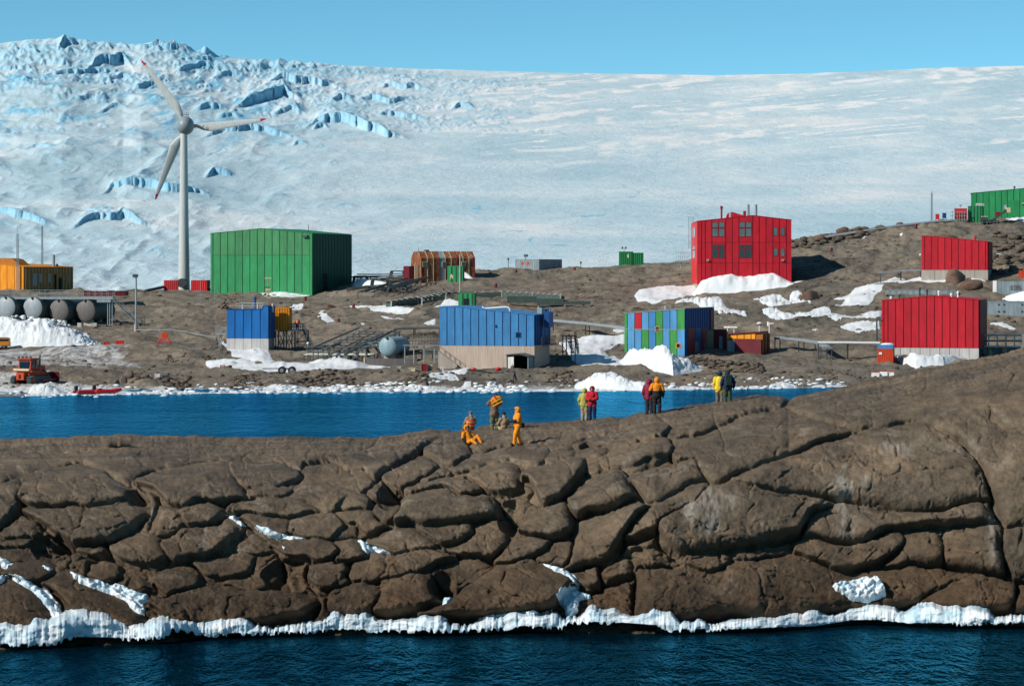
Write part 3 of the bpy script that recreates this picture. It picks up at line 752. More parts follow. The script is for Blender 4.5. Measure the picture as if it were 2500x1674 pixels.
    ROCKG.update(U=U, V=V, T=T, P=V3[:nfront], disp=disp)
    r, c = V3[::2, ::2].shape[:2]
    st = V3[::2, ::2]
    idx = np.arange(r * c).reshape(r, c)
    q = np.stack([idx[:-1, :-1], idx[:-1, 1:], idx[1:, 1:], idx[1:, :-1]], -1).reshape(-1, 4)
    ROCKG['bvh'] = BVHTree.FromPolygons(st.reshape(-1, 3).tolist(), q.tolist())
    pale = np.zeros(V3.shape[:2])
    for (pu, p0, p1, pw) in ((2055, 1160, 1335, 15), (2076, 1165, 1260, 6), (2112, 1160, 1215, 9), (1735, 1185, 1335, 24), (1690, 1220, 1310, 20), (1780, 1210, 1280, 14), (1852, 1382, 1425, 6), (2420, 1235, 1405, 8), (2180, 1075, 1130, 46), (2330, 1078, 1122, 40), (1195, 1215, 1275, 10), (930, 1330, 1380, 8), (505, 1275, 1345, 7), (590, 1320, 1365, 16)):
        m = np.exp(-((U + 6 * fbm(U / 20, V / 40, 3, 331) - pu) / pw) ** 2) * smooth01((V - p0) / 20) * smooth01((p1 - V) / 45)
        pale[:nfront] = np.maximum(pale[:nfront], m * smooth01(0.75 + 1.6 * fbm(U / 7, V / 30, 4, 332)))
    return structure(grid_mesh('rock_island', V3, ROCK, attrs={'pale_stain': pale * 0.55}))
build_rock()
# ---------------------------------------------------------------- ice and snow lying on the island
def build_ice_foot():
    top = curve([(-330, 1510), (0, 1516), (60, 1512), (120, 1512), (150, 1494), (220, 1490), (260, 1500), (300, 1510), (350, 1518), (400, 1506), (440, 1514), (560, 1508), (600, 1502), (680, 1510), (735, 1484), (800, 1482), (840, 1496),
                 (875, 1492), (890, 1492), (950, 1504), (1010, 1508), (1110, 1504), (1190, 1502), (1270, 1496), (1330, 1492), (1360, 1484), (1385, 1506), (1440, 1484), (1520, 1482), (1590, 1478), (1640, 1484), (1660, 1504), (1730, 1500),
                 (1830, 1500), (1930, 1496), (2000, 1494), (2065, 1480), (2160, 1472), (2215, 1486), (2245, 1472), (2320, 1476), (2350, 1486), (2430, 1484), (2500, 1476), (2830, 1476)])
    bot = curve([(-330, 1576), (0, 1578), (75, 1578), (150, 1572), (160, 1560), (240, 1562), (330, 1564), (410, 1558), (420, 1540), (520, 1554), (600, 1550), (760, 1546), (830, 1541), (950, 1544), (1150, 1543), (1280, 1534), (1375, 1536),
                 (1390, 1524), (1500, 1524), (1600, 1532), (1640, 1542), (1780, 1540), (1990, 1534), (2080, 1520), (2130, 1518), (2220, 1527), (2330, 1527), (2500, 1521), (2830, 1521)])
    u = np.concatenate([np.linspace(-620, -90, 120), np.linspace(-80, 2580, 1300), np.linspace(2592, 3100, 120)])
    nu = len(u)
    rows = 26
    w = np.linspace(0, 1, rows)
    Ug, Wg = np.meshgrid(u, w)
    cl = ROCKG['P']; cu = ROCKG['U'][0]
    yy = cl[8:70, :, 1].min(0)                      # the rock's nearest point in the splash zone
    ker = np.ones(31) / 31
    yy = np.convolve(np.pad(yy, 15, mode='edge'), ker, mode='valid')
    rv = ROCKG['V']
    ynear = np.interp(u, cu, yy)
    vt = top(u) + 20 * fbm(u / 55, u * 0, 6, 201, 0.62); vb2 = bot(u) - 1
    ic = np.maximum(0, ridged(u / 9.0, u * 0 + 3, 2, 203) - 0.45) * 22 * smooth01(2.2 * vnoise(u / 120, u * 0, 204) - 0.4)
    vb2 = vb2 - 6 + np.minimum(ic, 9)
    vt = vb2 + (vt - vb2) * np.where(u < 430, 1.08, 0.42 + 0.72 * smooth01(1.5 * vnoise(u / 70, u * 0, 213) - 0.1))
    Vg = vb2 + (vt - vb2) * Wg
    bulge = np.clip(1.15 - 0.9 * Wg, 0, 1) ** 0.7
    # the rock behind each point, so the top edge tucks onto it
    ycol = np.empty(Ug.shape)
    ci = np.clip(np.searchsorted(cu, u), 0, len(cu) - 1)
    for j, c in enumerate(ci):
        ycol[:, j] = np.interp(Vg[:, j], rv[::-1, c], cl[::-1, c, 1])
    thick = 0.06 + 0.75 * vnoise(Ug / 130, Vg * 0, 208) ** 1.6
    Yg = ynear - 0.02 - thick * bulge
    Yg = Yg + (ycol + 0.35 - Yg) * smooth01((Wg - 0.62) / 0.38)
    flute = (0.075 * (ridged(Ug / 6.0, Vg / 140, 3, 205) - 0.5) + 0.10 * (ridged(Ug / 23.0, Vg / 200, 2, 209) - 0.5)) * smooth01(1.6 * vnoise(Ug / 110, Vg * 0, 210)) * (1.05 - Wg) ** 0.5 + 0.20 * fbm(Ug / 60, Vg / 30, 4, 206, 0.5) + 0.018 * fbm(Ug / 8, Vg / 8, 3, 207)
    Yg = Yg - flute
    V3 = np.stack([(Ug - CU) / F * Yg, Yg, CZ - (Vg - VH) / F * Yg], -1)
    under = V3[0].copy(); under[:, 1] += 0.9; under[:, 2] += 0.15
    V3 = np.concatenate([under[None], V3], 0)
    structure(grid_mesh('ice_foot', V3, FOOT))
build_ice_foot()

def rock_patch(poly, thick, mat=FOOT):
    Ug, Vg = ROCKG['U'], ROCKG['V']
    p = np.array(poly); lo, hi = p.min(0) - 14, p.max(0) + 14
    c0, c1 = np.searchsorted(Ug[0], lo[0]), np.searchsorted(Ug[0], hi[0])
    rws = np.where((Vg[:, c0:c1].min(1) <= hi[1]) & (Vg[:, c0:c1].max(1) >= lo[1]))[0]
    sub = (slice(rws[0], rws[-1] + 1), slice(c0, c1))
    uu, vv = Ug[sub], Vg[sub]
    k = int(p[0, 0]) % 97
    ins, d = inside_dist(poly, uu + 5 * fbm(uu / 16, vv / 14, 3, k), vv + 3 * fbm(uu / 16 + 5, vv / 14, 3, k + 1))
    h = thick * np.sqrt(1 - (1 - np.clip(d / 9, 0, 1)) ** 2) * (1 + 0.5 * fbm(uu / 9, vv / 7, 3, k)) - 0.01
    h = np.where(ins, h, -0.035 * d); ins = ins | (d < 6)
    V3 = ROCKG['P'][sub].copy()
    V3[..., 1] -= 0.8 * h; V3[..., 2] += 0.6 * h
    o = grid_mesh('ice_streak', V3, mat, mask=ins)
    if o is not None:
        structure(o)
for th, poly in ((0.16, va((1380, 508), (1440, 522), (1490, 568), (1470, 582), (1430, 555))), (0.2, va((1560, 580), (1640, 596), (1740, 632), (1880, 660), (1790, 660), (1660, 648), (1600, 618))),
                 (0.3, va((425, 865), (500, 895), (600, 920), (740, 955), (830, 992), (895, 1005), (905, 1040), (870, 1060), (885, 1140), (830, 1110), (780, 1058), (700, 1008), (590, 978), (490, 938))),
                 (0.3, va((55, 900), (150, 915), (230, 962), (290, 980), (352, 1060), (378, 1120), (380, 1240), (335, 1190), (305, 1115), (262, 1045), (195, 978), (105, 935))),
                 (0.2, va((-10, 775), (95, 825), (50, 845), (10, 835))), (0.25, va((-90, 885), (30, 898), (42, 940), (0, 972), (-90, 965))), (0.15, va((262, 835), (332, 850), (322, 872), (285, 858))),
                 (0.15, va((1715, 708), (1765, 720), (1745, 736))), (0.25, vb((115, 680), (200, 708), (305, 752), (250, 750), (190, 740), (165, 760), (138, 722))),
                 (0.25, vb((1240, 832), (1330, 856), (1430, 886), (1465, 935), (1455, 975), (1535, 1000), (1535, 1022), (1465, 1032), (1455, 1115), (1400, 1155), (1380, 1100), (1345, 1055), (1365, 1010), (1435, 945), (1415, 910), (1330, 884))),
                 (0.3, vb((625, 1062), (660, 1036), (700, 1055), (672, 1090), (636, 1088))), (0.45, vc((775, 1222), (860, 1212), (920, 1190), (990, 1190), (1040, 1240), (1045, 1285), (960, 1310), (870, 1305), (840, 1275), (795, 1252)))):
    rock_patch(poly, th)

# ---------------------------------------------------------------- snow lying on the station ground
def vt(*p): return [(x / 3.564 + 480, y / 3.564 + 540) for x, y in p]
def vf(*p): return [(x / 3.92 + 820, y / 3.92 + 580) for x, y in p]
def vg(*p): return [(x / 6.03 + 1220, y / 6.03 + 700) for x, y in p]
def vr(*p): return [(x / 3.137 + 1400, y / 3.137 + 480) for x, y in p]
def vs(*p): return [(x / 2.851 + 1950, y / 2.851 + 430) for x, y in p]
def snow_patch(poly, thick=0.3, mat=None, wob=4.0, rough=0.0):
    Ug, Vg = HILL['U'], HILL['V']
    p = np.array(poly); lo, hi = p.min(0) - 10, p.max(0) + 10
    c0, c1 = np.searchsorted(Ug[0], lo[0]), np.searchsorted(Ug[0], hi[0])
    rws = np.where((Vg[:, c0:c1].min(1) <= hi[1]) & (Vg[:, c0:c1].max(1) >= lo[1]))[0]
    if len(rws) < 2 or c1 - c0 < 2:
        return
    sub = (slice(rws[0], rws[-1] + 1), slice(c0, c1))
    uu, vv = Ug[sub], Vg[sub]
    k = int(p[0, 0] * 3 + p[0, 1]) % 211
    ins, d = inside_dist(poly, uu + 2.2 * wob * fbm(uu / 46, vv / 20, 5, k, 0.6), vv + 0.9 * wob * fbm(uu / 46 + 5, vv / 20, 5, k + 1, 0.6))
    h = 0.5 * thick * smooth01((d + 2) / 16) * (1 + 0.5 * fbm(uu / 30, vv / 12, 3, k + 2)) + rough * (ridged(uu / 9, vv / 5, 3, k + 3) - 0.45) * np.clip(d / 5, 0, 1) - 0.01
    h = np.where(ins, h, -0.02 - 0.05 * d); ins = ins | (d < 6)
    V3 = HILL['P'][sub].copy()
    V3[..., 2] += h
    o = grid_mesh('snow_patch', V3, mat or SNOW, mask=ins)
    if o is not None:
        structure(o)
PATCHES = [
 (vt((500, 640), (600, 628), (860, 615), (950, 622), (1005, 640), (880, 668), (700, 660)), .35, 0), (vt((800, 742), (960, 732), (900, 772), (840, 792), (805, 788)), .3, 0), (vt((1058, 795), (1130, 783), (1105, 810)), .2, 0),
 (vt((1065, 840), (1100, 825), (1180, 845), (1222, 870), (1222, 905), (1140, 902), (1080, 872)), .3, 0),
 (vt((175, 1115), (240, 1088), (300, 1112), (400, 1110), (560, 1100), (620, 1150), (660, 1190), (745, 1222), (600, 1238), (480, 1198), (320, 1178), (260, 1140)), .5, 0),
 (vt((80, 1230), (180, 1190), (330, 1190), (450, 1212), (560, 1252), (760, 1262), (1000, 1230), (1250, 1198), (1400, 1205), (1500, 1250), (1480, 1282), (1300, 1302), (1150, 1322), (900, 1332), (600, 1332), (420, 1312), (250, 1292), (110, 1262)), .55, 0),
 (vt((1388, 925), (1490, 922), (1440, 947)), .2, 0), (vf((200, 660), (400, 658), (600, 668), (805, 700), (700, 727), (560, 737), (400, 712), (250, 692)), .35, 0), (vf((390, 748), (480, 748), (600, 768), (725, 802), (620, 793), (470, 773)), .25, 0),
 (vf((795, 842), (972, 788), (972, 852), (880, 857)), .3, 0), (vf((925, 657), (1050, 608), (1165, 618), (1170, 662)), .3, 0), (vf((-60, 1170), (200, 1188), (270, 1228), (420, 1205), (585, 1265), (300, 1282), (-60, 1288)), .45, 0),
 (vf((825, 1385), (930, 1328), (1130, 1288), (1305, 1288), (1180, 1332), (1100, 1342), (1205, 1382), (900, 1392)), .3, 0), (vf((1130, 1225), (1500, 1213), (1640, 1198), (1650, 1262), (1400, 1267), (1150, 1252)), .4, 0),
 (vg((950, 820), (1150, 820), (1500, 760), (1840, 715), (1840, 830), (1700, 850), (1560, 960), (1560, 1020), (1760, 1100), (1945, 1200), (1700, 1235), (1300, 1240), (1000, 1110), (970, 1010), (880, 830)), .5, 0),
 (vr((465, 770), (510, 710), (700, 688), (900, 700), (1112, 722), (1112, 747), (960, 767), (800, 792), (640, 828), (500, 802)), .6, 0), (vr((765, 842), (930, 798), (1110, 808), (1180, 858), (1322, 900), (1322, 948), (1120, 932), (1060, 882), (900, 852)), .5, .8),
 (vr((1365, 800), (1500, 742), (1640, 790), (1720, 738), (1825, 842), (1720, 822), (1500, 853)), .5, .8), (vr((1425, 900), (1500, 878), (1680, 910), (1885, 883), (1885, 962), (1700, 968), (1520, 942)), .4, .6),
 (vs((105, 885), (330, 828), (480, 748), (605, 788), (520, 832), (540, 862), (480, 922), (230, 927), (330, 882)), .4, 0), (vs((-20, 985), (180, 928), (240, 965), (400, 980), (575, 943), (575, 1002), (380, 1007), (240, 1027), (20, 1007)), .35, .2),
 (vs((280, 1050), (380, 1033), (572, 1043), (572, 1097), (410, 1107), (300, 1082)), .3, 0), (vs((495, 745), (670, 693), (740, 718), (850, 698), (1032, 728), (1032, 752), (800, 752), (650, 767), (720, 742)), .4, 0),
 (vs((1150, 708), (1250, 713), (1305, 767), (1200, 752)), .3, .3), (vs((1340, 538), (1485, 550), (1420, 582), (1390, 618), (1340, 582)), .35, .2), (vs((1418, 852), (1500, 808), (1650, 780), (1650, 872)), .6, 0),
 (vs((1428, 305), (1500, 273), (1650, 255), (1650, 325)), .6, 0), (vs((1298, 1025), (1400, 1018), (1545, 1045), (1450, 1057)), .25, 0), (vs((690, 412), (720, 403), (745, 413), (715, 422)), .2, 0), (vs((410, 428), (470, 410), (505, 410), (440, 432)), .2, 0),
 (vs((820, 560), (850, 540), (860, 560)), .2, 0), (vs((800, 622), (850, 595), (855, 612)), .2, 0), (vs((850, 345), (930, 335), (880, 352)), .15, 0), (vs((990, 335), (1100, 330), (1040, 342)), .15, 0),
 (vr((1790, 1020), (1882, 1010), (1860, 1040)), .15, 0), (vr((850, 1280), (950, 1270), (1010, 1300), (900, 1320)), .3, .3), (vg((1640, 640), (1835, 620), (1835, 715), (1690, 700)), .3, 0), (vt((1290, 735), (1420, 735), (1497, 745), (1497, 780), (1400, 765)), .25, 0),
]
rb = random.Random(12)
u0 = 60.0
while u0 < 2080:                                    # broken sheets of shore ice along the far water edge
    ln = rb.uniform(40, 190); a0 = rb.uniform(1, 14); tp = [(u0 + ln * i / 6, float(SHORE_V(u0)) - a0 * math.sin(math.pi * (i + .6) / 7.2) - rb.uniform(0, 4)) for i in range(7)]
    PATCHES.append((tp + [(u0 + ln * (6 - i) / 6, float(SHORE_V(u0)) + rb.uniform(-3, 4)) for i in range(7)], rb.uniform(.08, .2), rb.uniform(.15, .6)))
    u0 += ln * rb.uniform(.75, 1.15)
for poly, th, rg in PATCHES:
    snow_patch(poly, th, PILE if rg else SNOW, 4.0, rg)

# ---------------------------------------------------------------- piled snow, drifts and grounded ice: things of their own
def tag(o, label, cat, group=None):
    o['label'] = label; o['category'] = cat
    if group:
        o['group'] = group
    return o

def mound(name, prof, vbase, depth, rough, mat, label, cat, seed=1, lump=0.0, res=1.3, shape=0.6, front=0.5, Y0=None):
    us = np.array([p[0] for p in prof], float); vtops = np.array([p[1] for p in prof], float)
    nu = max(20, int((us[-1] - us[0]) / res)); ny = max(14, int(nu * 0.35)); ny = min(ny, 70)
    u = np.linspace(us[0], us[-1], nu)
    vtp = np.interp(u, us, vtops)
    kk = max(3, nu // 5) | 1
    vtp = np.convolve(np.pad(vtp, kk // 2, mode='edge'), np.hanning(kk + 2)[1:-1] / np.hanning(kk + 2)[1:-1].sum(), mode='valid')
    vbs = np.interp(u, [p[0] for p in vbase], [p[1] for p in vbase]) if isinstance(vbase, list) else np.full(nu, float(vbase))
    yb = hillY(u, vbs) if Y0 is None else np.full(nu, float(Y0))
    f = np.linspace(0, 1, ny)
    Ug, Fg = np.meshgrid(u, f)
    Yg = yb + depth * Fg
    Yt = yb + depth * front
    zt = CZ - (vtp - VH) / F * Yt
    X = (Ug - CU) / F * (yb + depth * 0.5)[None, :]
    zg = np.empty(Ug.shape)
    step = max(1, nu // 60)
    cols = list(range(0, nu, step)) + [nu - 1]
    for j in range(0, ny, 3):
        zz = [hz(X[j, c], Yg[j, c]) for c in cols]
        zg[j] = np.interp(np.arange(nu), cols, zz)
    for j in range(ny):
        if j % 3:
            a = j - j % 3; b2 = min(a + 3, (ny - 1) - (ny - 1) % 3)
            zg[j] = zg[a] if a == b2 else zg[a] + (zg[b2] - zg[a]) * (j % 3) / 3
    g = np.where(Fg < front, Fg / front, (1 - Fg) / (1 - front))
    bmp = np.sin(np.clip(g, 0, 1) * np.pi / 2) ** (2 * shape)
    ei = np.minimum(np.arange(nu), np.arange(nu)[::-1]) / (nu * 0.10)
    hgt = np.maximum(zt[None, :] - zg, 0.0) * smooth01(0.12 + ei)[None, :]
    hgt = hgt * (0.8 + 0.2 * smooth01(0.5 + fbm(X / 3.0, Yg / 2.0, 3, seed + 40)))
    xs, ys = X, Yg
    n = fbm(xs / 1.6, ys / 2.2, 5, seed, 0.62) * rough + 0.5 * fbm(xs / 4.5, ys / 3.0, 3, seed + 7) + lump * (voronoi(xs / 0.9, ys / 0.9, seed)[2] ** 0.5 - 0.45) * 1.2
    Z = zg - 0.12 + (hgt + 0.10) * bmp + n * np.clip(bmp * 1.4, 0, 1) * np.clip(hgt, 0.15, 1)
    o = grid_mesh(name, np.stack([X, Yg, Z], -1), mat)
    link(o); tag(o, label, cat)
    return o

mound('snow_pile', [(-60, 775), (0, 769), (38, 764), (75, 770), (100, 776), (128, 775), (138, 786), (158, 779), (168, 793), (185, 806), (215, 822), (235, 836), (246, 846)], [(-60, 846), (100, 848), (246, 847)], 11, 0.55, PILE,
      'big heap of bulldozed lumpy snow in front of the fuel tanks', 'snow pile', 3, 0.16)
mound('snow_drift', [(1690, 696), (1712, 688), (1745, 675), (1765, 670), (1811, 672), (1850, 667), (1885, 664), (1908, 673), (1930, 688), (1965, 706)], [(1690, 694), (1780, 702), (1850, 710), (1965, 706)], 6, 0.16, SNOW,
      'smooth white snow drift banked against the three storey red building', 'snow drift', 5, Y0=515.5)
mound('snow_drift', [(1505, 885), (1521, 872), (1534, 857), (1565, 842), (1598, 837), (1630, 847), (1652, 862), (1672, 876), (1703, 893), (1725, 905)], [(1505, 890), (1560, 905), (1640, 915), (1725, 908)], 7, 0.55, DIRTY,
      'rounded snow mound in front of the patchwork building of coloured panels', 'snow drift', 6, 0.12)
mound('snow_drift', [(1008, 676), (1020, 668), (1052, 660), (1060, 664), (1090, 663), (1120, 661), (1138, 663), (1150, 674), (1162, 684)], [(1008, 676), (1030, 683), (1100, 686), (1162, 685)], 3, 0.06, SNOW,
      'snow bank along the foot of the rusty hut', 'snow drift', 7)
mound('snow_drift', [(2176, 878), (2190, 870), (2215, 862), (2260, 862), (2330, 867), (2370, 876), (2395, 886)], [(2176, 876), (2230, 899), (2300, 899), (2395, 884)], 4.2, 0.25, SNOW,
      'sloping snow apron in front of the large red building beside the orange container', 'snow drift', 8)
mound('snow_drift', [(858, 690), (882, 676), (905, 679), (935, 686), (965, 693)], [(858, 698), (965, 700)], 6, 0.06, SNOW, 'low snow mound beside the green hangar below the pipes', 'snow drift', 9)
mound('snow_drift', [(2445, 728), (2475, 714), (2500, 705), (2560, 700), (2600, 730)], [(2445, 734), (2600, 738)], 4, 0.06, SNOW, 'snow mound at the right edge before the grey container', 'snow drift', 10)
mound('grounded_ice', [(1398, 940), (1412, 928), (1440, 911), (1480, 898), (1505, 906), (1528, 917), (1552, 926), (1580, 934), (1590, 940)], [(1398, 948), (1590, 956)], 7, 0.5, PILE,
      'ridged block of grounded sea ice at the water edge below the blue building', 'ice block', 11, 0.15)
mound('grounded_ice', [(70, 948), (80, 938), (100, 932), (120, 934), (135, 940), (150, 950), (168, 962)], 962, 3.5, 0.4, DIRTY, 'dirty lump of shore ice in front of the orange bulldozer', 'ice block', 12, 0.2)

# ---------------------------------------------------------------- boulders and rubble
def boulder_mesh(name, seed, mat, sub=3, squash=(1, 1, 0.75), rough=0.35):
    bm = bmesh.new()
    bmesh.ops.create_icosphere(bm, subdivisions=sub, radius=1.0)
    r = random.Random(seed)
    cuts = [(Vector((r.gauss(0, 1), r.gauss(0, 1), r.gauss(0, 1))).normalized(), r.uniform(0.55, 0.85)) for _ in range(7)]
    ph = [r.uniform(0, 9) for _ in range(6)]
    for v in bm.verts:
        n = v.co.normalized()
        k = 1 + rough * 0.35 * (math.sin(2.3 * n.x + ph[0]) * math.sin(2.9 * n.y + ph[1]) + 0.5 * math.sin(5.3 * n.z + ph[2]) * math.sin(4.7 * n.x + ph[3]))
        p = n * k
        for c, d in cuts:
            e = p.dot(c) - d
            if e > 0:
                p = p - c * e * 0.85
        v.co = Vector((p.x * squash[0], p.y * squash[1], p.z * squash[2]))
    me = bpy.data.meshes.new(name); bm.to_mesh(me); bm.free()
    me.polygons.foreach_set('use_smooth', [sub >= 3] * len(me.polygons))
    me.materials.append(mat)
    return me
BOULD = [boulder_mesh('boulder', 30 + i, SHORE_ROCK) for i in range(5)]
BOULDR = [boulder_mesh('boulder', 60 + i, RED_ROCK) for i in range(4)]

def boulder(u, v, wpx, hpx, label, group, meshes=BOULD, seed=0, dz=0.0):
    p = GS(u, v); k = p.y / F
    o = bpy.data.objects.new('boulder', meshes[seed % len(meshes)])
    o.location = (p.x, p.y, p.z + hpx * k * 0.25 + dz)
    o.scale = (wpx * k * 0.55, wpx * k * 0.5, hpx * k * 0.75)
    o.rotation_euler = (0, 0, seed * 1.7)
    link(o); tag(o, label, 'boulder', group)
    return o

def scatter(name, spots, base_meshes, mat, label, seed, flat=0.75):
    """many loose lumps too small to pick apart: joined into one object"""
    r = random.Random(seed)
    vs_, fs_ = [], []
    co = [np.array([v.co for v in m.vertices]) for m in base_meshes]
    fc = [np.array([p.vertices for p in m.polygons]) for m in base_meshes]
    n = 0
    for (x, y, z, s) in spots:
        i = r.randrange(len(co)); a = r.uniform(0, 6.28); ca, sa = math.cos(a), math.sin(a)
        c = co[i] * np.array([s * r.uniform(.7, 1.3), s * r.uniform(.7, 1.3), s * r.uniform(.5, 1.0) * flat])
        c = np.stack([c[:, 0] * ca - c[:, 1] * sa, c[:, 0] * sa + c[:, 1] * ca, c[:, 2]], -1) + np.array([x, y, z])
        vs_.append(c); fs_.append(fc[i] + n); n += len(c)
    V = np.concatenate(vs_); Q = np.concatenate(fs_)
    me = bpy.data.meshes.new(name)
    me.vertices.add(len(V)); me.vertices.foreach_set('co', V.astype(np.float32).ravel())
    me.loops.add(len(Q) * 3); me.loops.foreach_set('vertex_index', Q.astype(np.int32).ravel())
    me.polygons.add(len(Q)); me.polygons.foreach_set('loop_start', np.arange(0, len(Q) * 3, 3, dtype=np.int32))
    me.update(calc_edges=True); me.materials.append(mat)
    o = bpy.data.objects.new(name, me); o['kind'] = 'stuff'; o['label'] = label
    return link(o)

def spots_in(n, seed, fu, smin, smax, pw=2.0, up=0.2):
    r = random.Random(seed); out = []
    while len(out) < n:
        t = fu(r)
        if t is None:
            continue
        u, v = t
        p = G(u, v); s = smin + (smax - smin) * r.random() ** pw
        out.append((p.x, p.y, hz(p.x, p.y) + s * up, s))
    return out
LUMP = [boulder_mesh('lump', 90 + i, SHORE_ROCK, 1, (1, 1, 0.8), 0.6) for i in range(6)]
STONE = rock_material('loose_stone', (0.07, 0.06, 0.05), (0.12, 0.098, 0.078), (0.19, 0.145, 0.11), (0.28, 0.25, 0.22), 2.0, 0.3)
r0 = random.Random(1)
def shore_band(r, off0, off1, u0=-300, u1=2350):
    u = r.uniform(u0, u1)
    return u, float(SHORE_V(u)) - r.uniform(off0, off1)
dens = curve([(-300, .5), (150, .6), (280, .8), (420, 1), (560, .8), (900, 1), (1250, 1), (1400, 1), (1600, .9), (1900, .8), (2350, .7)])
def icy(r):
    u, v = shore_band(r, -5, 19)
    k = fbm(np.array([u / 70.0]), np.array([v / 9.0]), 4, 66)[0]
    return (u, v) if r.random() < dens(u) * (0.06 if k < 0.02 else 1) else None
scatter('shore_ice_rubble', spots_in(2300, 2, icy, 0.07, 0.75, 4.5, 0.12), LUMP, PILE, 'broken white ice lying along the far water edge', 2, 0.55)
def stony(r):
    u, v = shore_band(r, 12, 40)
    k = vnoise(np.array([u / 60.0]), np.array([v / 30.0]), 5)[0]
    ok = (330 < u < 1080 and v > float(SHORE_V(u)) - 34) or (1330 < u < 1400)
    return (u, v) if (ok and k > 0.33) or r.random() < 0.05 else None
scatter('shore_stones', spots_in(1500, 3, stony, 0.12, 0.6, 2.0, 0.2), LUMP, STONE, 'loose dark stones along the far shore', 3)
def heap(r):
    u = r.uniform(1680, 1862); t = (u - 1680) / 180
    return u, 872 + 28 * t + r.uniform(0, 1) * (30 - 14 * t)
scatter('stone_heap', spots_in(650, 4, heap, 0.15, 0.55, 1.6, 0.35), LUMP, STONE, 'heap of broken rock beside the ramp of the coloured building', 4)
def pile_spot(r):
    u = r.uniform(-50, 240); t = r.random()
    top = np.interp(u, [-60, 40, 130, 160, 200, 246], [775, 764, 775, 782, 815, 846])
    y = float(hillY(u, 847)) + 11 * (0.02 + 0.5 * t)
    z = CZ - (top - VH) / F * y
    g = hz((u - CU) / F * y, y)
    return ((u - CU) / F * y, y, g + (z - g) * (math.sin(t * math.pi / 2) ** 1.2) * 0.92, 0.12 + 0.5 * r.random() ** 2.5)
rp = random.Random(8)
scatter('snow_chunks', [pile_spot(rp) for _ in range(420)], LUMP, PILE, 'loose snow blocks on the bulldozed heap', 8, 0.9)
def hillst(r):
    u = r.uniform(-200, 2650); v = r.uniform(RIDGE_V(u) + 3, 930)
    k = fbm(np.array([u / 90.0]), np.array([v / 22.0]), 3, 55)[0]
    return (u, v) if k > 0.12 or r.random() < 0.04 else None
scatter('scattered_stones', spots_in(4600, 5, hillst, 0.06, 0.55, 4.0, 0.2), LUMP, STONE, 'loose stones strewn over the station hillside', 5)
def block_field(r):
    if r.random() < 0.5:
        u = r.uniform(2418, 2620); return u, r.uniform(572, 680)
    u = r.uniform(1905, 2120); return u, float(RIDGE_V(u)) + abs(r.gauss(0, 1)) * 7
scatter('broken_rock_field', spots_in(520, 6, block_field, 0.25, 1.5, 2.4, 0.3), LUMP, STONE, 'field of broken brown rock on the upper right slope', 6)

boulder(2335, 700, 48, 46, 'tall rounded brown boulder standing before the upper red building', None, BOULDR, 0)
boulder(2368, 712, 62, 30, 'flat topped brown boulder leaning below the taller boulder', None, BOULDR, 1)
boulder(1975, 735, 50, 34, 'large pinkish brown boulder on the bare slope right of the rough snow', None, BOULDR, 2)
boulder(805, 757, 36, 16, 'low brown boulder by the track above the blue buildings', None, BOULDR, 3)
RB = [(1928, 585, 20, 14), (1945, 584, 18, 12), (1962, 583, 22, 14), (1980, 582, 20, 13), (2006, 590, 34, 18), (2030, 580, 20, 16), (2060, 572, 44, 20), (2045, 588, 14, 9), (2085, 575, 18, 10), (2150, 566, 30, 13), (2198, 548, 26, 12)]
RL = ['leftmost dark boulder of the row on the skyline beside the red building', 'second boulder from the left on the skyline right of the red building', 'third boulder from the left on the skyline right of the red building',
      'fourth boulder from the left on the skyline right of the red building', 'wide pale boulder lying just below the skyline row', 'upright boulder next to the widest skyline boulder', 'widest flat topped boulder on the right skyline',
      'small boulder lying under the widest skyline boulder', 'boulder just right of the widest skyline boulder', 'brown boulder beside the ridge pipeline below the barrel', 'domed boulder standing alone on the ridge behind the pipeline']
for i, (a, b2, c, d) in enumerate(RB):
    boulder(a, b2, c, d, RL[i], 'boulders on the right skyline', BOULD if i % 2 else BOULDR, i)
SB = [(285, 940, 20, 20, 'leftmost boulder of the shore heap behind the red boats'), (300, 938, 22, 26, 'dark boulder in the middle of the shore heap'), (316, 930, 24, 28, 'tallest brown boulder of the shore heap before the grey crates'),
      (334, 938, 18, 14, 'small brown boulder right of the tallest shore boulder'), (355, 940, 20, 16, 'rounded boulder among white ice left of the small white bins'), (380, 928, 22, 14, 'dark boulder beside the small white bins'),
      (540, 928, 26, 18, 'dark shaggy boulder at the left end of the stone bank'), (1345, 930, 18, 14, 'boulder at the right end of the stony shore near the ice block'), (2310, 590, 90, 22, 'long low brown rock hump behind the upper red building')]
for i, (a, b2, c, d, lb) in enumerate(SB):
    boulder(a, b2, c, d, lb, None, BOULD if i < 8 else BOULDR, i + 2)
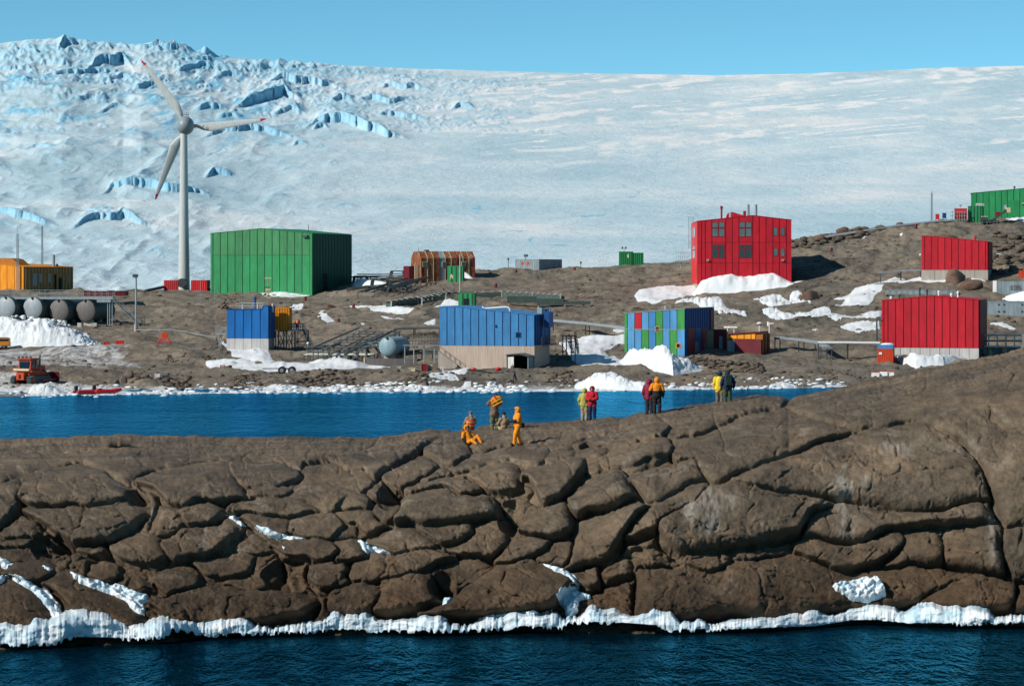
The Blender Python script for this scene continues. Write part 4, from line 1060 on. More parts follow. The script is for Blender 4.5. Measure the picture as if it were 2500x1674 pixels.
# ---------------------------------------------------------------- mesh builder for made things
class MB:
    def __init__(s):
        s.v, s.f = [], []
    def add(s, vs_, fs_):
        n = len(s.v); s.v += [tuple(p) for p in vs_]; s.f += [tuple(i + n for i in f) for f in fs_]
        return s
    def box(s, x0, x1, y0, y1, z0, z1):
        return s.add([(x0, y0, z0), (x1, y0, z0), (x1, y1, z0), (x0, y1, z0), (x0, y0, z1), (x1, y0, z1), (x1, y1, z1), (x0, y1, z1)],
                     [(0, 3, 2, 1), (4, 5, 6, 7), (0, 1, 5, 4), (1, 2, 6, 5), (2, 3, 7, 6), (3, 0, 4, 7)])
    def prism_y(s, poly, y0, y1):
        """polygon in x,z (counter-clockwise seen from -y) drawn out along y"""
        n = len(poly)
        vs_ = [(x, y0, z) for x, z in poly] + [(x, y1, z) for x, z in poly]
        return s.add(vs_, [tuple(range(n)), tuple(range(2 * n - 1, n - 1, -1))] + [(i, i + n, (i + 1) % n + n, (i + 1) % n) for i in range(n)])
    def prism_x(s, poly, x0, x1):
        """polygon in y,z drawn out along x"""
        n = len(poly)
        vs_ = [(x0, y, z) for y, z in poly] + [(x1, y, z) for y, z in poly]
        return s.add(vs_, [tuple(range(n - 1, -1, -1)), tuple(range(n, 2 * n))] + [(i, (i + 1) % n, (i + 1) % n + n, i + n) for i in range(n)])
    def tube(s, p, q, r, r2=None, n=6, cap=True):
        p, q = Vector(p), Vector(q); d = q - p
        if d.length < 1e-6:
            return s
        d.normalize()
        a = d.orthogonal().normalized(); b = d.cross(a); r2 = r if r2 is None else r2
        vs_ = []
        for c, rr in ((p, r), (q, r2)):
            for i in range(n):
                t = 2 * math.pi * i / n
                vs_.append(c + a * math.cos(t) * rr + b * math.sin(t) * rr)
        fs_ = [(i, (i + 1) % n, n + (i + 1) % n, n + i) for i in range(n)]
        if cap:
            fs_ += [tuple(range(n - 1, -1, -1)), tuple(range(n, 2 * n))]
        return s.add(vs_, fs_)
    def path(s, pts, r, n=6):
        for a, b in zip(pts[:-1], pts[1:]):
            s.tube(a, b, r, n=n)
        return s
    def lathe(s, prof, n=24, axis='z', at=(0, 0, 0)):
        vs_, fs_ = [], []
        for r, h in prof:
            for i in range(n):
                t = 2 * math.pi * i / n
                x, y = r * math.cos(t), r * math.sin(t)
                p = (x, y, h) if axis == 'z' else ((x, h, y) if axis == 'y' else (h, x, y))
                vs_.append((p[0] + at[0], p[1] + at[1], p[2] + at[2]))
        for k in range(len(prof) - 1):
            for i in range(n):
                a, b = k * n + i, k * n + (i + 1) % n
                fs_.append((a, b, b + n, a + n))
        fs_.append(tuple(range(n - 1, -1, -1))); fs_.append(tuple(range((len(prof) - 1) * n, len(prof) * n)))
        return s.add(vs_, fs_)
    def ball(s, c, r, sx=1, sy=1, sz=1, seg=12, rings=8):
        prof = [(max(1e-4, r * math.sin(math.pi * k / rings)), -r * math.cos(math.pi * k / rings)) for k in range(rings + 1)]
        vs_, fs_ = [], []
        for rr, h in prof:
            for i in range(seg):
                t = 2 * math.pi * i / seg
                vs_.append((c[0] + rr * math.cos(t) * sx, c[1] + rr * math.sin(t) * sy, c[2] + h * sz))
        for k in range(rings):
            for i in range(seg):
                a, b = k * seg + i, k * seg + (i + 1) % seg
                fs_.append((a, b, b + seg, a + seg))
        return s.add(vs_, fs_)
    def build(s, name, mat, parent=None, smooth=False, bevel=0.0):
        me = bpy.data.meshes.new(name)
        me.from_pydata(s.v, [], s.f)
        bm = bmesh.new(); bm.from_mesh(me)
        bmesh.ops.recalc_face_normals(bm, faces=bm.faces)
        if smooth:
            for f in bm.faces: f.smooth = True
            for e in bm.edges:
                if len(e.link_faces) == 2 and e.calc_face_angle(0) > 0.7: e.smooth = False
        bm.to_mesh(me); bm.free()
        me.materials.append(mat)
        o = bpy.data.objects.new(name, me)
        if bevel:
            b = o.modifiers.new('bevel', 'BEVEL'); b.width = bevel; b.segments = 1; b.limit_method = 'ANGLE'
        return link(o, parent)

def thing(name, label, cat, loc=(0, 0, 0), rotz=0.0, group=None):
    o = bpy.data.objects.new(name, None); o.empty_display_size = 0.3
    o.location = loc; o.rotation_euler = (0, 0, rotz)
    link(o); return tag(o, label, cat, group)

GREEN = paint('green_cladding', (0.014, 0.205, 0.066)); GREEN2 = paint('green_panel', (0.022, 0.25, 0.085)); GREENUP = paint('green_panel_upper', (0.045, 0.23, 0.085)); GREEND = paint('green_shaded', (0.007, 0.075, 0.042))  # GREEND has the shade of the hangar's flank darkened into the green
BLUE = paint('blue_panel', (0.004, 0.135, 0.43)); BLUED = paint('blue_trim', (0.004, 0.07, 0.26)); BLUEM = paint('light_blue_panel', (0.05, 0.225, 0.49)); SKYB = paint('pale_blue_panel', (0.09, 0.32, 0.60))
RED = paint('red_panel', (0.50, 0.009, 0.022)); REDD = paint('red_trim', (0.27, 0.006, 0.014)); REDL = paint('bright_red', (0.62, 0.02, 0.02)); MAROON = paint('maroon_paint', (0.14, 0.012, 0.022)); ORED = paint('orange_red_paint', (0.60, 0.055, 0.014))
YEL = paint('orange_yellow_panel', (0.72, 0.25, 0.006)); YELD = paint('orange_yellow_trim', (0.40, 0.14, 0.01)); YCORR = paint('ochre_shaded_side', (0.38, 0.22, 0.08)); ORANGE = paint('orange_panel', (0.78, 0.30, 0.012)); DOZER = paint('bulldozer_orange', (0.50, 0.062, 0.018), 0.45, 0.15, 0, 0.5)  # YCORR carries the shadow on the yellow building's side in its brown
CONC = paint('concrete', (0.40, 0.35, 0.30), 0.9, 0.12, 0, 0.4); CONCP = paint('pinkish_render', (0.50, 0.40, 0.33), 0.9, 0.06, 0, 0.25); CONCL = paint('light_concrete', (0.50, 0.49, 0.48), 0.85, 0.08, 0, 0.3); GREYW = paint('grey_steel_sheet', (0.24, 0.30, 0.33), 0.6, 0.2)
GALV = paint('galvanised_steel', (0.30, 0.34, 0.36), 0.45, 0.15, 0.3); STEELD = paint('dark_steel', (0.07, 0.085, 0.09), 0.5, 0.2, 0.2); TANKL = paint('pale_grey_tank', (0.33, 0.38, 0.41), 0.5, 0.12); TANKD = paint('dark_grey_tank', (0.13, 0.12, 0.115), 0.6, 0.12, 0, 0.3); TANKB = paint('tank_shell', (0.06, 0.09, 0.09), 0.5); BTANK = paint('blue_grey_tank', (0.22, 0.33, 0.38), 0.5, 0.1)
WHITE = paint('white_paint', (0.78, 0.78, 0.76), 0.5, 0.05, 0, 0.15); TURB = paint('turbine_white', (0.50, 0.53, 0.53), 0.45, 0.04, 0, 0.1); NACEL = paint('nacelle_grey', (0.28, 0.33, 0.36), 0.4, 0.1, 0, 0.2); BLACK = paint('black_rubber', (0.018, 0.018, 0.02), 0.7, 0.2, 0, 0.1); WOOD = paint('weathered_timber', (0.34, 0.24, 0.15), 0.85, 0.25); TIPRED = paint('blade_tip_red', (0.55, 0.01, 0.06)); CREAM = paint('cream_board', (0.60, 0.50, 0.33), 0.8)
GCOPPER = paint('green_grey_tray', (0.055, 0.085, 0.075), 0.6, 0.2); PALETRAY = paint('pale_tray_rung', (0.45, 0.48, 0.42), 0.6)
def rust_material():
    m, N, L, b = nmat('rusty_sheet', 0.85, 0.2)
    v = objvec(N, L, (1, 1, 0.5))
    n = noise_node(N, L, 1.1, 7, 0.72, v, 0.9)
    r = ramp(N, L, n.outputs[0], [(0.34, (0.10, 0.038, 0.022)), (0.47, (0.21, 0.075, 0.032)), (0.56, (0.30, 0.13, 0.06)), (0.66, (0.40, 0.33, 0.27))])
    L.new(r.outputs[0], b.inputs['Base Color'])
    return m
RUST = rust_material()
def glass_material(name, rgb):
    m, N, L, b = nmat(name, 0.06, 0.6)
    n = noise_node(N, L, 0.5, 2, 0.5, objvec(N, L))
    r = ramp(N, L, n.outputs[0], [(0.35, tuple(c * 0.6 for c in rgb)), (0.65, rgb)])
    L.new(r.outputs[0], b.inputs['Base Color'])
    return m
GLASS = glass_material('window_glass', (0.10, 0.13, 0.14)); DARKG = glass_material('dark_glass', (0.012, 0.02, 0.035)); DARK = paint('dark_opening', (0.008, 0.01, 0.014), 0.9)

class Frame:
    """a wall plane with its right (or left) flank, placed by photo pixels on the ground of the station"""
    def __init__(s, uL, uR, vb, phi=0.0, uB=None, depth=None, Y=None):
        s.phi = math.radians(phi); c, sn = math.cos(s.phi), math.sin(s.phi)
        s.Y = float(hillY(uR, vb)) if Y is None else Y
        C = P(uR, vb, s.Y); s.C = C
        s.W = (C.x * F - (uL - CU) * C.y) / (F * c + (uL - CU) * sn)
        s.D = depth if uB is None else ((uB - CU) * C.y - C.x * F) / (F * sn - (uB - CU) * c)
        s.O = Vector((C.x - s.W * c, C.y + s.W * sn, C.z)); s.c, s.sn = c, sn
        s.k = s.Y / F
    def x(s, u):
        return (u - CU) * 1.0 and ((u - CU) * s.O.y - s.O.x * F) / (F * s.c + (u - CU) * s.sn) if True else 0
    def z(s, u, v):
        xx = s.x(u); y = s.O.y - xx * s.sn
        return CZ - (v - VH) / F * y - s.O.z
    def yside(s, u):
        """distance back along the right flank for a pixel column"""
        return ((u - CU) * s.C.y - s.C.x * F) / (F * s.sn - (u - CU) * s.c)
    def zside(s, u, v):
        y = s.C.y + s.yside(u) * s.c
        return CZ - (v - VH) / F * y - s.O.z
    def thing(s, name, label, cat, group=None):
        s.T = thing(name, label, cat, s.O, -s.phi, group)
        return s.T

def corr_wall(mb, axis, a0, a1, fixed, z0, ztop, pitch, amp, out):
    pitch *= 1.5
    """corrugated sheet: along x (axis 0) at y=fixed or along y (axis 1) at x=fixed; ztop(a) gives the height"""
    n = max(2, int((a1 - a0) / pitch)); w = (a1 - a0) / n; vs_ = []
    for i in range(n):                               # trapezoidal ribs
        for t, o in ((0, 0), (.30, 0), (.36, amp), (.74, amp), (.80, 0)):
            a = a0 + w * (i + t); o = fixed + out * o
            vs_ += [(a, o, z0) if axis == 0 else (o, a, z0), (a, o, ztop(a)) if axis == 0 else (o, a, ztop(a))]
    mb.add(vs_, [(2 * i, 2 * i + 2, 2 * i + 3, 2 * i + 1) for i in range(len(vs_) // 2 - 1)])
    return mb

def clad_building(fr, top, vsplit, panels, pm, trim, side, base=None, rows=None, name_panel='panel', sidebase=None, pitch=0.45, corner=0.0, roofmat=None, pgap=0.10, overhang=0.06, sunk=2.0):
    """core, recessed joints between panels, concrete base, corrugated flank and roof; top is a list of photo pixels along the front"""
    T = fr.T; W, D = fr.W, fr.D
    tx = [(fr.x(u), fr.z(u, v)) for u, v in top]
    tx[0] = (0.0, tx[0][1]); tx[-1] = (W, tx[-1][1])
    ztop = lambda x: float(np.interp(x, [p[0] for p in tx], [p[1] for p in tx]))
    um = (top[0][0] + top[-1][0]) / 2
    zb = fr.z(um, vsplit) if vsplit else 0.0
    if base is not None:
        MB().box(0.02, W - 0.02, 0.03, D - 0.02, -sunk, zb).build('base', base, T)
    else:
        zb = zb if vsplit else -sunk
    e = 0.07
    poly = [(e, zb + 0.004), (W - e, zb + 0.004)] + [(min(max(x, e), W - e), z - 0.05) for x, z in reversed(tx)]
    MB().prism_y(poly, 0.09, D - 0.05).build('wall', trim, T)
    bounds = panels if isinstance(panels, list) else [corner + (W - 2 * corner) * i / panels for i in range(panels + 1)]
    levels = [zb] + ([fr.z(um, v) for v in rows] if rows else []) + [None]
    for i in range(len(bounds) - 1):
        x0, x1 = bounds[i] + pgap / 2, bounds[i + 1] - pgap / 2
        brk = [p for p in tx if x0 < p[0] < x1]
        for j in range(len(levels) - 1):
            z0 = levels[j] + (0.02 if j == 0 else 0.03)
            if levels[j + 1] is None:
                poly = [(x0, z0), (x1, z0), (x1, ztop(x1) - 0.04)] + [(p[0], p[1] - 0.04) for p in reversed(brk)] + [(x0, ztop(x0) - 0.04)]
            else:
                z1 = levels[j + 1] - 0.03
                poly = [(x0, z0), (x1, z0), (x1, z1), (x0, z1)]
            m = pm(i, j) if callable(pm) else pm
            MB().prism_y(poly, 0.0, 0.10).build(name_panel, m, T)
    if corner:
        for xa in (0.0, W - corner):
            MB().box(xa, xa + corner - pgap / 2 if xa == 0 else W, -0.02, 0.2, zb + 0.01, ztop(xa + corner / 2) - 0.06).build('corner_trim', pm(0, 0) if callable(pm) else pm, T)
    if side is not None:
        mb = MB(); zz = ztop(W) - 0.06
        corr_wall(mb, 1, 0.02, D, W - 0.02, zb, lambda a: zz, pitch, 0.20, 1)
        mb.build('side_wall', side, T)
    th = 0.10; oh = overhang
    up = [(p[0] - (oh if k == 0 else 0) + (oh if k == len(tx) - 1 else 0), p[1]) for k, p in enumerate(tx)]
    poly = [(x, z - 0.03) for x, z in up] + [(x, z - 0.03 + th) for x, z in reversed(up)]
    MB().prism_y(poly, -oh, D + oh).build('roof', roofmat or trim, T)
    fr.ztop = ztop; fr.zb = zb
    return T

def front_box(fr, u0, v0, u1, v1, mat, name, proud=0.03, deep=0.05, parent=None):
    um = (u0 + u1) / 2
    return MB().box(fr.x(u0), fr.x(u1), -proud, deep, fr.z(um, v1), fr.z(um, v0)).build(name, mat, parent or fr.T)

def front_window(fr, u0, v0, u1, v1, frame_mat, glass_mat, t=1.0, name='window'):
    """a frame of four bars standing proud with the pane set back inside"""
    x0, x1 = fr.x(u0), fr.x(u1); um = (u0 + u1) / 2; z0, z1 = fr.z(um, v1), fr.z(um, v0); k = t * fr.k
    mb = MB()
    for b in ((x0 - k, x1 + k, z1, z1 + k), (x0 - k, x1 + k, z0 - k, z0), (x0 - k, x0, z0, z1), (x1, x1 + k, z0, z1)):
        mb.box(b[0], b[1], -0.05, 0.03, b[2], b[3])
    w = mb.build(name, frame_mat, fr.T)
    MB().box(x0, x1, -0.015, 0.02, z0, z1).build('pane', glass_mat, w)
    return w

def side_box(fr, u0, v0, u1, v1, mat, name, proud=0.12):
    um = (u0 + u1) / 2
    return MB().box(fr.W - 0.05, fr.W + max(proud, 0.27), fr.yside(u0), fr.yside(u1), fr.zside(um, v1), fr.zside(um, v0)).build(name, mat, fr.T)

def roof_pipe(fr, u, v0, v1, rpx, mat, name='flue', y=2.0, cap=None):
    x = fr.x(u); z1 = fr.z(u, v0); z0 = fr.z(u, v1); r = rpx * fr.k
    mb = MB().tube((x, y, z0 - 0.3), (x, y, z1), r, n=10)
    if cap:
        mb.lathe([(r * 1.5, z1 - 2.6 * r), (r * 1.5, z1 - 0.6 * r), (r * 0.5, z1 + 0.3 * r)], 10, 'z', (x, y, 0))
    return mb.build(name, mat, fr.T, True)

def railing(mb, pts, h, n=None, r=0.035, mid=True):
    for a, b in zip(pts[:-1], pts[1:]):
        a, b = Vector(a), Vector(b); L_ = (b - a).length; k = n or max(1, int(L_ / 1.5))
        up = Vector((0, 0, h))
        for i in range(k + 1):
            p = a + (b - a) * i / k
            mb.tube(p, p + up, r, n=5)
        mb.tube(a + up, b + up, r, n=5)
        if mid:
            mb.tube(a + up * 0.5, b + up * 0.5, r * 0.8, n=5)
    return mb

# ---------------------------------------------------------------- the green hangar
fr = Frame(514, 762, 720, 20, uB=858)
fr.thing('green_hangar', 'tall green gabled hangar of vertical panels beside the wind turbine', 'hangar')
W = fr.W
clad_building(fr, [(514, 570), (637, 558), (762, 570)], None, [0.55 + (W - 1.1) * i / 13 for i in range(14)], lambda i, j: GREENUP if j else GREEN2, GREEND, GREEND, None, rows=[623], corner=0.55, pitch=0.5, roofmat=GREEN, pgap=0.16)
front_box(fr, 514, 715, 762, 728, CONC, 'footing', -0.02, 0.3)
side_box(fr, 787, 667, 797, 712, DARK, 'door', 0.10)
front_box(fr, 741, 574, 752, 579, STEELD, 'floodlight', 0.5, 0.0)
roof_pipe(fr, 733, 548, 570, 0.7, STEELD, 'roof_vent', 4)
mb = MB(); z = fr.z(620, 559)
railing(mb, [(fr.x(612), 1, z - .2), (fr.x(632), 1, z)], 0.35, 3, 0.03, False); mb.build('roof_rail', GALV, fr.T)

# ---------------------------------------------------------------- small blue pump house and its yellow container on a steel tower
fr = Frame(553, 656, 862, 9, uB=670)
fr.thing('blue_building', 'small bright blue box building on a pale concrete base', 'building')
W = fr.W
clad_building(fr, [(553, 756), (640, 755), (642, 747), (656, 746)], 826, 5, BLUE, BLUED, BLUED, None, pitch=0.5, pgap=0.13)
for i in range(5):
    MB().box(W * i / 5 + .03, W * (i + 1) / 5 - .03, -0.04, 0.1, -1.6, fr.zb - 0.02).build('concrete_slab', CONCL, fr.T)
MB().box(0.03, W - 0.02, 0.05, fr.D, -1.6, fr.zb - 0.01).build('base', CONC, fr.T)
for u, v0, v1, r, m in ((588, 743, 757, 2.2, CONCL), (618, 725, 757, 2.6, BLUED), (625, 742, 757, 2.2, CONCL), (661, 741, 757, 2.6, CONCL)):
    roof_pipe(fr, u, v0, v1, r, m, 'flue', 1.2, m is BLUED)
mb = MB(); zr = fr.z(600, 755)
railing(mb, [(fr.x(575), 0.2, zr), (fr.x(641), 0.2, zr)], 0.95, 7); railing(mb, [(fr.x(575), 3.2, zr), (fr.x(641), 3.2, zr)], 0.95, 7); mb.build('roof_railing', GALV, fr.T)
mb = MB(); zz = fr.z(553, 797)
xa = fr.x(525)
for x in np.linspace(xa, -0.02, 10): mb.box(x - .03, x + .03, 0.2, 0.25, zz - 1.05, zz)
mb.box(xa, -0.02, 0.2, 1.6, zz - 1.2, zz - 1.06); mb.tube((xa, .2, zz), (0, .2, zz), .04)
mb.tube((fr.x(534), .3, zz - 1.2), (fr.x(534), .3, -0.6), .09); mb.tube((fr.x(534), 1.4, zz - 1.2), (fr.x(534), 1.4, -0.6), .09); mb.tube((fr.x(548), .3, zz - 1.2), (fr.x(534), .3, zz - 3.0), .06)
mb.build('landing', GALV, fr.T)

def container(uL, uR, vt_, vb, depth, phi, mat, dark, name, label, group=None, uB=None, ribs=None, Y=None, feet=0.0, doorbars=False, top=None, cat='container'):
    fr = Frame(uL, uR, vb, phi, uB=uB, depth=depth, Y=Y)
    T = fr.thing(name, label, cat, group)
    W, D = fr.W, fr.D; H = fr.z((uL + uR) / 2, vt_)
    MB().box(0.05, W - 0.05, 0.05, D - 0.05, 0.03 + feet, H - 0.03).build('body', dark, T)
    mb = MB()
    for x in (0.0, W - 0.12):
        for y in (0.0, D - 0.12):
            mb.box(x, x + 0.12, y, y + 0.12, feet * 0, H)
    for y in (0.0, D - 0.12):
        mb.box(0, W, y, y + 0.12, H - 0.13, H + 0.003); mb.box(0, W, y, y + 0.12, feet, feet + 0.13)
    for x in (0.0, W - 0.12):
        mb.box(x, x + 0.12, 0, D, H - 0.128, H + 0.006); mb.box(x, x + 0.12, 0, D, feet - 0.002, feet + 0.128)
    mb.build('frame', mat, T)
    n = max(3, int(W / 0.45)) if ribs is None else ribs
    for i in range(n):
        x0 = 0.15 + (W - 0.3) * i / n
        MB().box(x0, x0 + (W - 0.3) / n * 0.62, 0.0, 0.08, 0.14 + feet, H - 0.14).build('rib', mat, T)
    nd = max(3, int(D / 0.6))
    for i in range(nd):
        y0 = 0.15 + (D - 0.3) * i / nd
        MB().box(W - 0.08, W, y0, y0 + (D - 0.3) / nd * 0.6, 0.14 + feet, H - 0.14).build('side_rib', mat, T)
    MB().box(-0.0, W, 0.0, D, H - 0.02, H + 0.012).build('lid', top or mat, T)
    if doorbars:
        for k in (0.3, 0.7):
            MB().tube((W * k, -0.05, feet + .15), (W * k, -0.05, H - .15), 0.03).build('lock_bar', GALV, T)
    fr.H = H
    return fr

ySm = fr.Y
fr = container(669, 706, 751, 806, 2.4, 6, YEL, YELD, 'yellow_container', 'yellow ribbed container perched on a steel tower beside the small blue building', Y=ySm + 4.5)
fr = Frame(672, 712, 862, 4, depth=4.0, Y=ySm + 3)
T = fr.thing('steel_tower', 'dark braced steel tower carrying the yellow container and a landing', 'steel tower')
zt = fr.z(690, 808)
def brace_tower(T, x0, x1, y0, y1, z0, z1, nx, nz, mat, r=0.07):
    xs = np.linspace(x0, x1, nx + 1); zs = np.linspace(z0, z1, nz + 1)
    for y in (y0, y1):
        for x in xs:
            MB().tube((x, y, z0 - .8), (x, y, z1), r * 1.3).build('post', mat, T)
        mb = MB()
        for i in range(nx):
            for j in range(nz):
                mb.tube((xs[i], y, zs[j]), (xs[i + 1], y, zs[j + 1]), r * .7, n=5)
                mb.tube((xs[i + 1], y, zs[j]), (xs[i], y, zs[j + 1]), r * .7, n=5)
        for z in zs[1:]:
            mb.tube((x0, y, z), (x1, y, z), r, n=5)
        mb.build('bracing', mat, T)
brace_tower(T, 0, fr.x(712), 0.3, 3.2, 0, zt, 2, 1, STEELD)
brace_tower(T, fr.x(722), fr.x(748), 0.2, 2.2, 0, fr.z(735, 806), 1, 2, STEELD, 0.06)
MB().box(fr.x(703), fr.x(738), 0.0, 3.2, fr.z(720, 809), fr.z(720, 806)).build('deck', GALV, T)
mb = MB(); zd = fr.z(720, 806)
railing(mb, [(fr.x(706), 0, zd), (fr.x(738), 0, zd)], 1.0, 6); railing(mb, [(fr.x(706), 3.1, zd), (fr.x(738), 3.1, zd)], 1.0, 6)
mb.build('railing', STEELD, T)
def stair(T, p0, p1, width, mat, n=12, rail=True, yax=Vector((0, 1, 0))):
    p0, p1 = Vector(p0), Vector(p1); wv = yax * width
    mb = MB()
    for o in (Vector((0, 0, 0)), wv):
        mb.tube(p0 + o, p1 + o, 0.07, n=4)
    mb.build('stringer', mat, T)
    for i in range(n):
        c = p0 + (p1 - p0) * ((i + 0.5) / n)
        MB().box(c.x - .14, c.x + .14, c.y, c.y + width * yax.y, c.z - .02, c.z + .02).build('tread', mat, T)
    if rail:
        mb = MB()
        for o in (Vector((0, 0, 0)), wv):
            railing(mb, [p0 + o, p1 + o], 1.0, 4, 0.03)
        mb.build('handrail', mat, T)
stair(T, (fr.x(738), 0.4, zd), (fr.x(762), 0.4, fr.z(762, 858)), 1.0, STEELD, 14)

# ---------------------------------------------------------------- large blue building
fr = Frame(1072, 1305, 903, 12, uB=1342)
fr.thing('blue_building', 'large blue panelled building on a pinkish concrete base', 'building')
W, D = fr.W, fr.D
fr1 = fr
clad_building(fr, [(1072, 749), (1122, 749), (1305, 769)], 844, 12, BLUEM, BLUED, BLUED, CONCP, pitch=0.7, pgap=0.12, roofmat=BLUEM)
front_window(fr, 1260, 812, 1271, 823, BLUED, DARKG)
front_box(fr, 1207, 792, 1211, 797, STEELD, 'wall_lamp', 0.2)
for k in range(6):
    y = D * (0.35 + 0.11 * k)
    MB().box(W, W + 0.25, y, y + 0.5, fr.zb + 1.2, fr.ztop(W) + (0.8 if k > 2 else -0.4)).build('side_panel', BLUEM if k % 2 else BLUED, fr.T)
mb = MB(); zz = fr.zb + 0.1
for k in range(14): mb.tube((W + 1.0, D * k / 14, zz), (W + 1.0, D * k / 14, zz + 1.1), .03)
mb.tube((W + 1.0, 0, zz + 1.1), (W + 1.0, D, zz + 1.1), .04); mb.box(W, W + 1.05, 0, D, zz - .12, zz); mb.build('side_walkway', STEELD, fr.T)
mb = MB()
for u in (1345, 1354, 1366, 1376): mb.tube((fr.x(u), D * .8, -.8), (fr.x(u), D * .8, fr.z(u, 822)), .09)
mb.tube((fr.x(1340), D * .8, fr.z(1340, 823)), (fr.x(1376), D * .8, fr.z(1376, 823)), .07); mb.tube((fr.x(1340), D * .8, fr.z(1340, 837)), (fr.x(1376), D * .8, fr.z(1376, 837)), .07); mb.tube((fr.x(1340), D * .8, fr.z(1340, 840)), (fr.x(1356), D * .8, fr.z(1356, 866)), .06)
mb.build('stair_frame', STEELD, fr.T)
p0 = (fr.x(1358), D * .8, fr.z(1358, 836)); p1 = (fr.x(1370), D * .8, fr.z(1370, 868))
stair(fr.T, p0, p1, 1.0, STEELD, 8); stair(fr.T, (fr.x(1374), D * .8, fr.z(1374, 830)), (fr.x(1382), D * .8, fr.z(1382, 868)), 1.0, STEELD, 8)
mb = MB(); railing(mb, [(fr.x(1076), -0.6, fr.z(1076, 855)), (fr.x(1124), -0.6, fr.z(1124, 890))], 0.55, 4, 0.035, False); mb.build('stair_rail', STEELD, fr.T)
mb = MB().prism_y([(fr.x(1072), -1.5), (fr.x(1118), -1.5), (fr.x(1118), fr.z(1118, 890)), (fr.x(1072), fr.z(1072, 856))], -0.55, -0.02); mb.build('stair_wall', CONC, fr.T)
mb = MB().path([(fr.x(1166), 3, fr.z(1166, 748)), (fr.x(1170), 3, fr.z(1170, 754)), (fr.x(1224), 3, fr.z(1224, 750)), (fr.x(1232), 3, fr.z(1232, 752)), (fr.x(1236), 3, fr.z(1236, 765))], 0.13, 8); mb.build('roof_pipe', WHITE, fr.T, True)
front_box(fr, 1293, 752, 1305, 768, GREYW, 'roof_unit', -5, 7)
front_box(fr, 1318, 762, 1330, 800, BLUED, 'rear_bay', -3, 6)
# its open porch
fr = Frame(1237, 1290, 914, 12, depth=3.4, Y=fr1.Y - 3.2)
T = fr.thing('open_shed', 'small open fronted steel shed before the large blue building', 'shed')
H, W = fr.z(1262, 868), fr.W
MB().box(0, .12, 0, 3.4, -.8, H).build('side_panel', STEELD, T); MB().box(W - .12, W, 0, 3.4, -.8, H).build('side_panel', GREYW, T)
MB().prism_y([(-.1, H), (W * .6, H + .15), (W + .1, H - .2), (W + .1, H - .05), (W * .6, H + .3), (-.1, H + .15)], -.15, 3.4).build('roof', STEELD, T)
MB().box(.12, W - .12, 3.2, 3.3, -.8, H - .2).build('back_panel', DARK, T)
MB().box(.12, W * .32, .05, .12, -.4, H - .15).build('door_leaf', WHITE, T)

# ---------------------------------------------------------------- patchwork building with its red and orange wings
fr = Frame(1524, 1672, 873, 20, uB=1742)
fr.thing('patchwork_building', 'building patched with blue green and red panels and two small windows', 'building')
frp = fr; W, D = fr.W, fr.D
PW = [[SKYB, GREEN2], [SKYB, SKYB], [GREEN2, SKYB], [SKYB, SKYB], [GREEN2, GREEN2], [SKYB, SKYB], [GREEN2, SKYB], [SKYB, GREEN2]]
GREENL = paint('fresh_green_panel', (0.05, 0.30, 0.07))
cols = [(GREENL, GREENL), (SKYB, SKYB), (SKYB, RED), (GREENL, SKYB), (BLUEM, BLUEM), (GREENL, GREENL), (SKYB, BLUEM), (GREENL, SKYB), (SKYB, GREENL)]
bx = [0, fr.x(1532)] + [fr.x(1532 + (1670 - 1532) * i / 8) for i in range(1, 8)] + [W]
clad_building(fr, [(1524, 765), (1672, 753)], None, bx, lambda i, j: cols[min(i, 8)][j], REDD, BLUED, None, rows=[804], pitch=0.6, pgap=0.09, roofmat=GALV)
front_box(fr, 1524, 868, 1672, 880, CONC, 'footing', 0.0, 0.3)
front_box(fr, 1524, 803, 1672, 805, GALV, 'mid_rail', 0.02, 0.05)
for (a, b2, c, d) in ((1601, 798, 1609, 808), (1652, 839, 1660, 848)):
    front_window(fr, a, b2, c, d, ORANGE, DARKG, 1.6)
roof_pipe(fr, 1614, 746, 757, 0.9, WHITE, 'vent_pipe', 2)
for (a, b2, c, d, m, n) in ((1676, 800, 1694, 862, MAROON, 'side_panel'), (1695, 800, 1708, 862, BLUED, 'side_panel'), (1709, 800, 1721, 862, MAROON, 'side_panel'), (1722, 806, 1741, 868, GREEND, 'side_panel'), (1731, 756, 1738, 804, MAROON, 'side_panel')):
    side_box(fr, a, b2, c, d, m, n, 0.14)
side_box(fr, 1692, 834, 1703, 866, GREYW, 'side_door', 0.2)
side_box(fr, 1714, 838, 1718, 850, GREYW, 'side_window', 0.2)
fr2 = container(1742, 1773, 804, 864, 6, 20, MAROON, MAROON, 'maroon_shed', 'low maroon ribbed shed joined between the patchwork building and the orange one', uB=1776, Y=frp.Y + 9, cat='shed')
MB().box(fr2.W * .45, fr2.W * .7, -.06, .1, 0.2, 2.6).build('door', GREYW, fr2.T)
fr = Frame(1773, 1858, 866, 24, uB=1880, Y=frp.Y + 5)
fr.thing('orange_building', 'orange topped low maroon building with white roof instruments', 'building')
W, D = fr.W, fr.D; z0 = fr.z(1810, 828); H0, H1 = fr.z(1773, 815), fr.z(1858, 810)
MB().box(0.02, W, 0.05, D, -1.0, z0).build('wall', MAROON, fr.T)
MB().prism_y([(0.05, z0), (W - .05, z0), (W - .05, H1), (0.05, H0)], 0.6, D - .05).build('upper_wall', YELD, fr.T)
for (a, b2) in ((1773.5, 1779), (1781, 1796), (1798, 1813), (1815, 1830), (1832, 1841)):
    x0, x1 = fr.x(a), fr.x(b2)
    MB().prism_y([(x0, z0 + .05), (x1, z0 + .05), (x1, np.interp(x1, [0, W], [H0, H1]) - .25), (x0, np.interp(x0, [0, W], [H0, H1]) - .25)], 0.48, 0.6).build('orange_panel', ORANGE, fr.T)
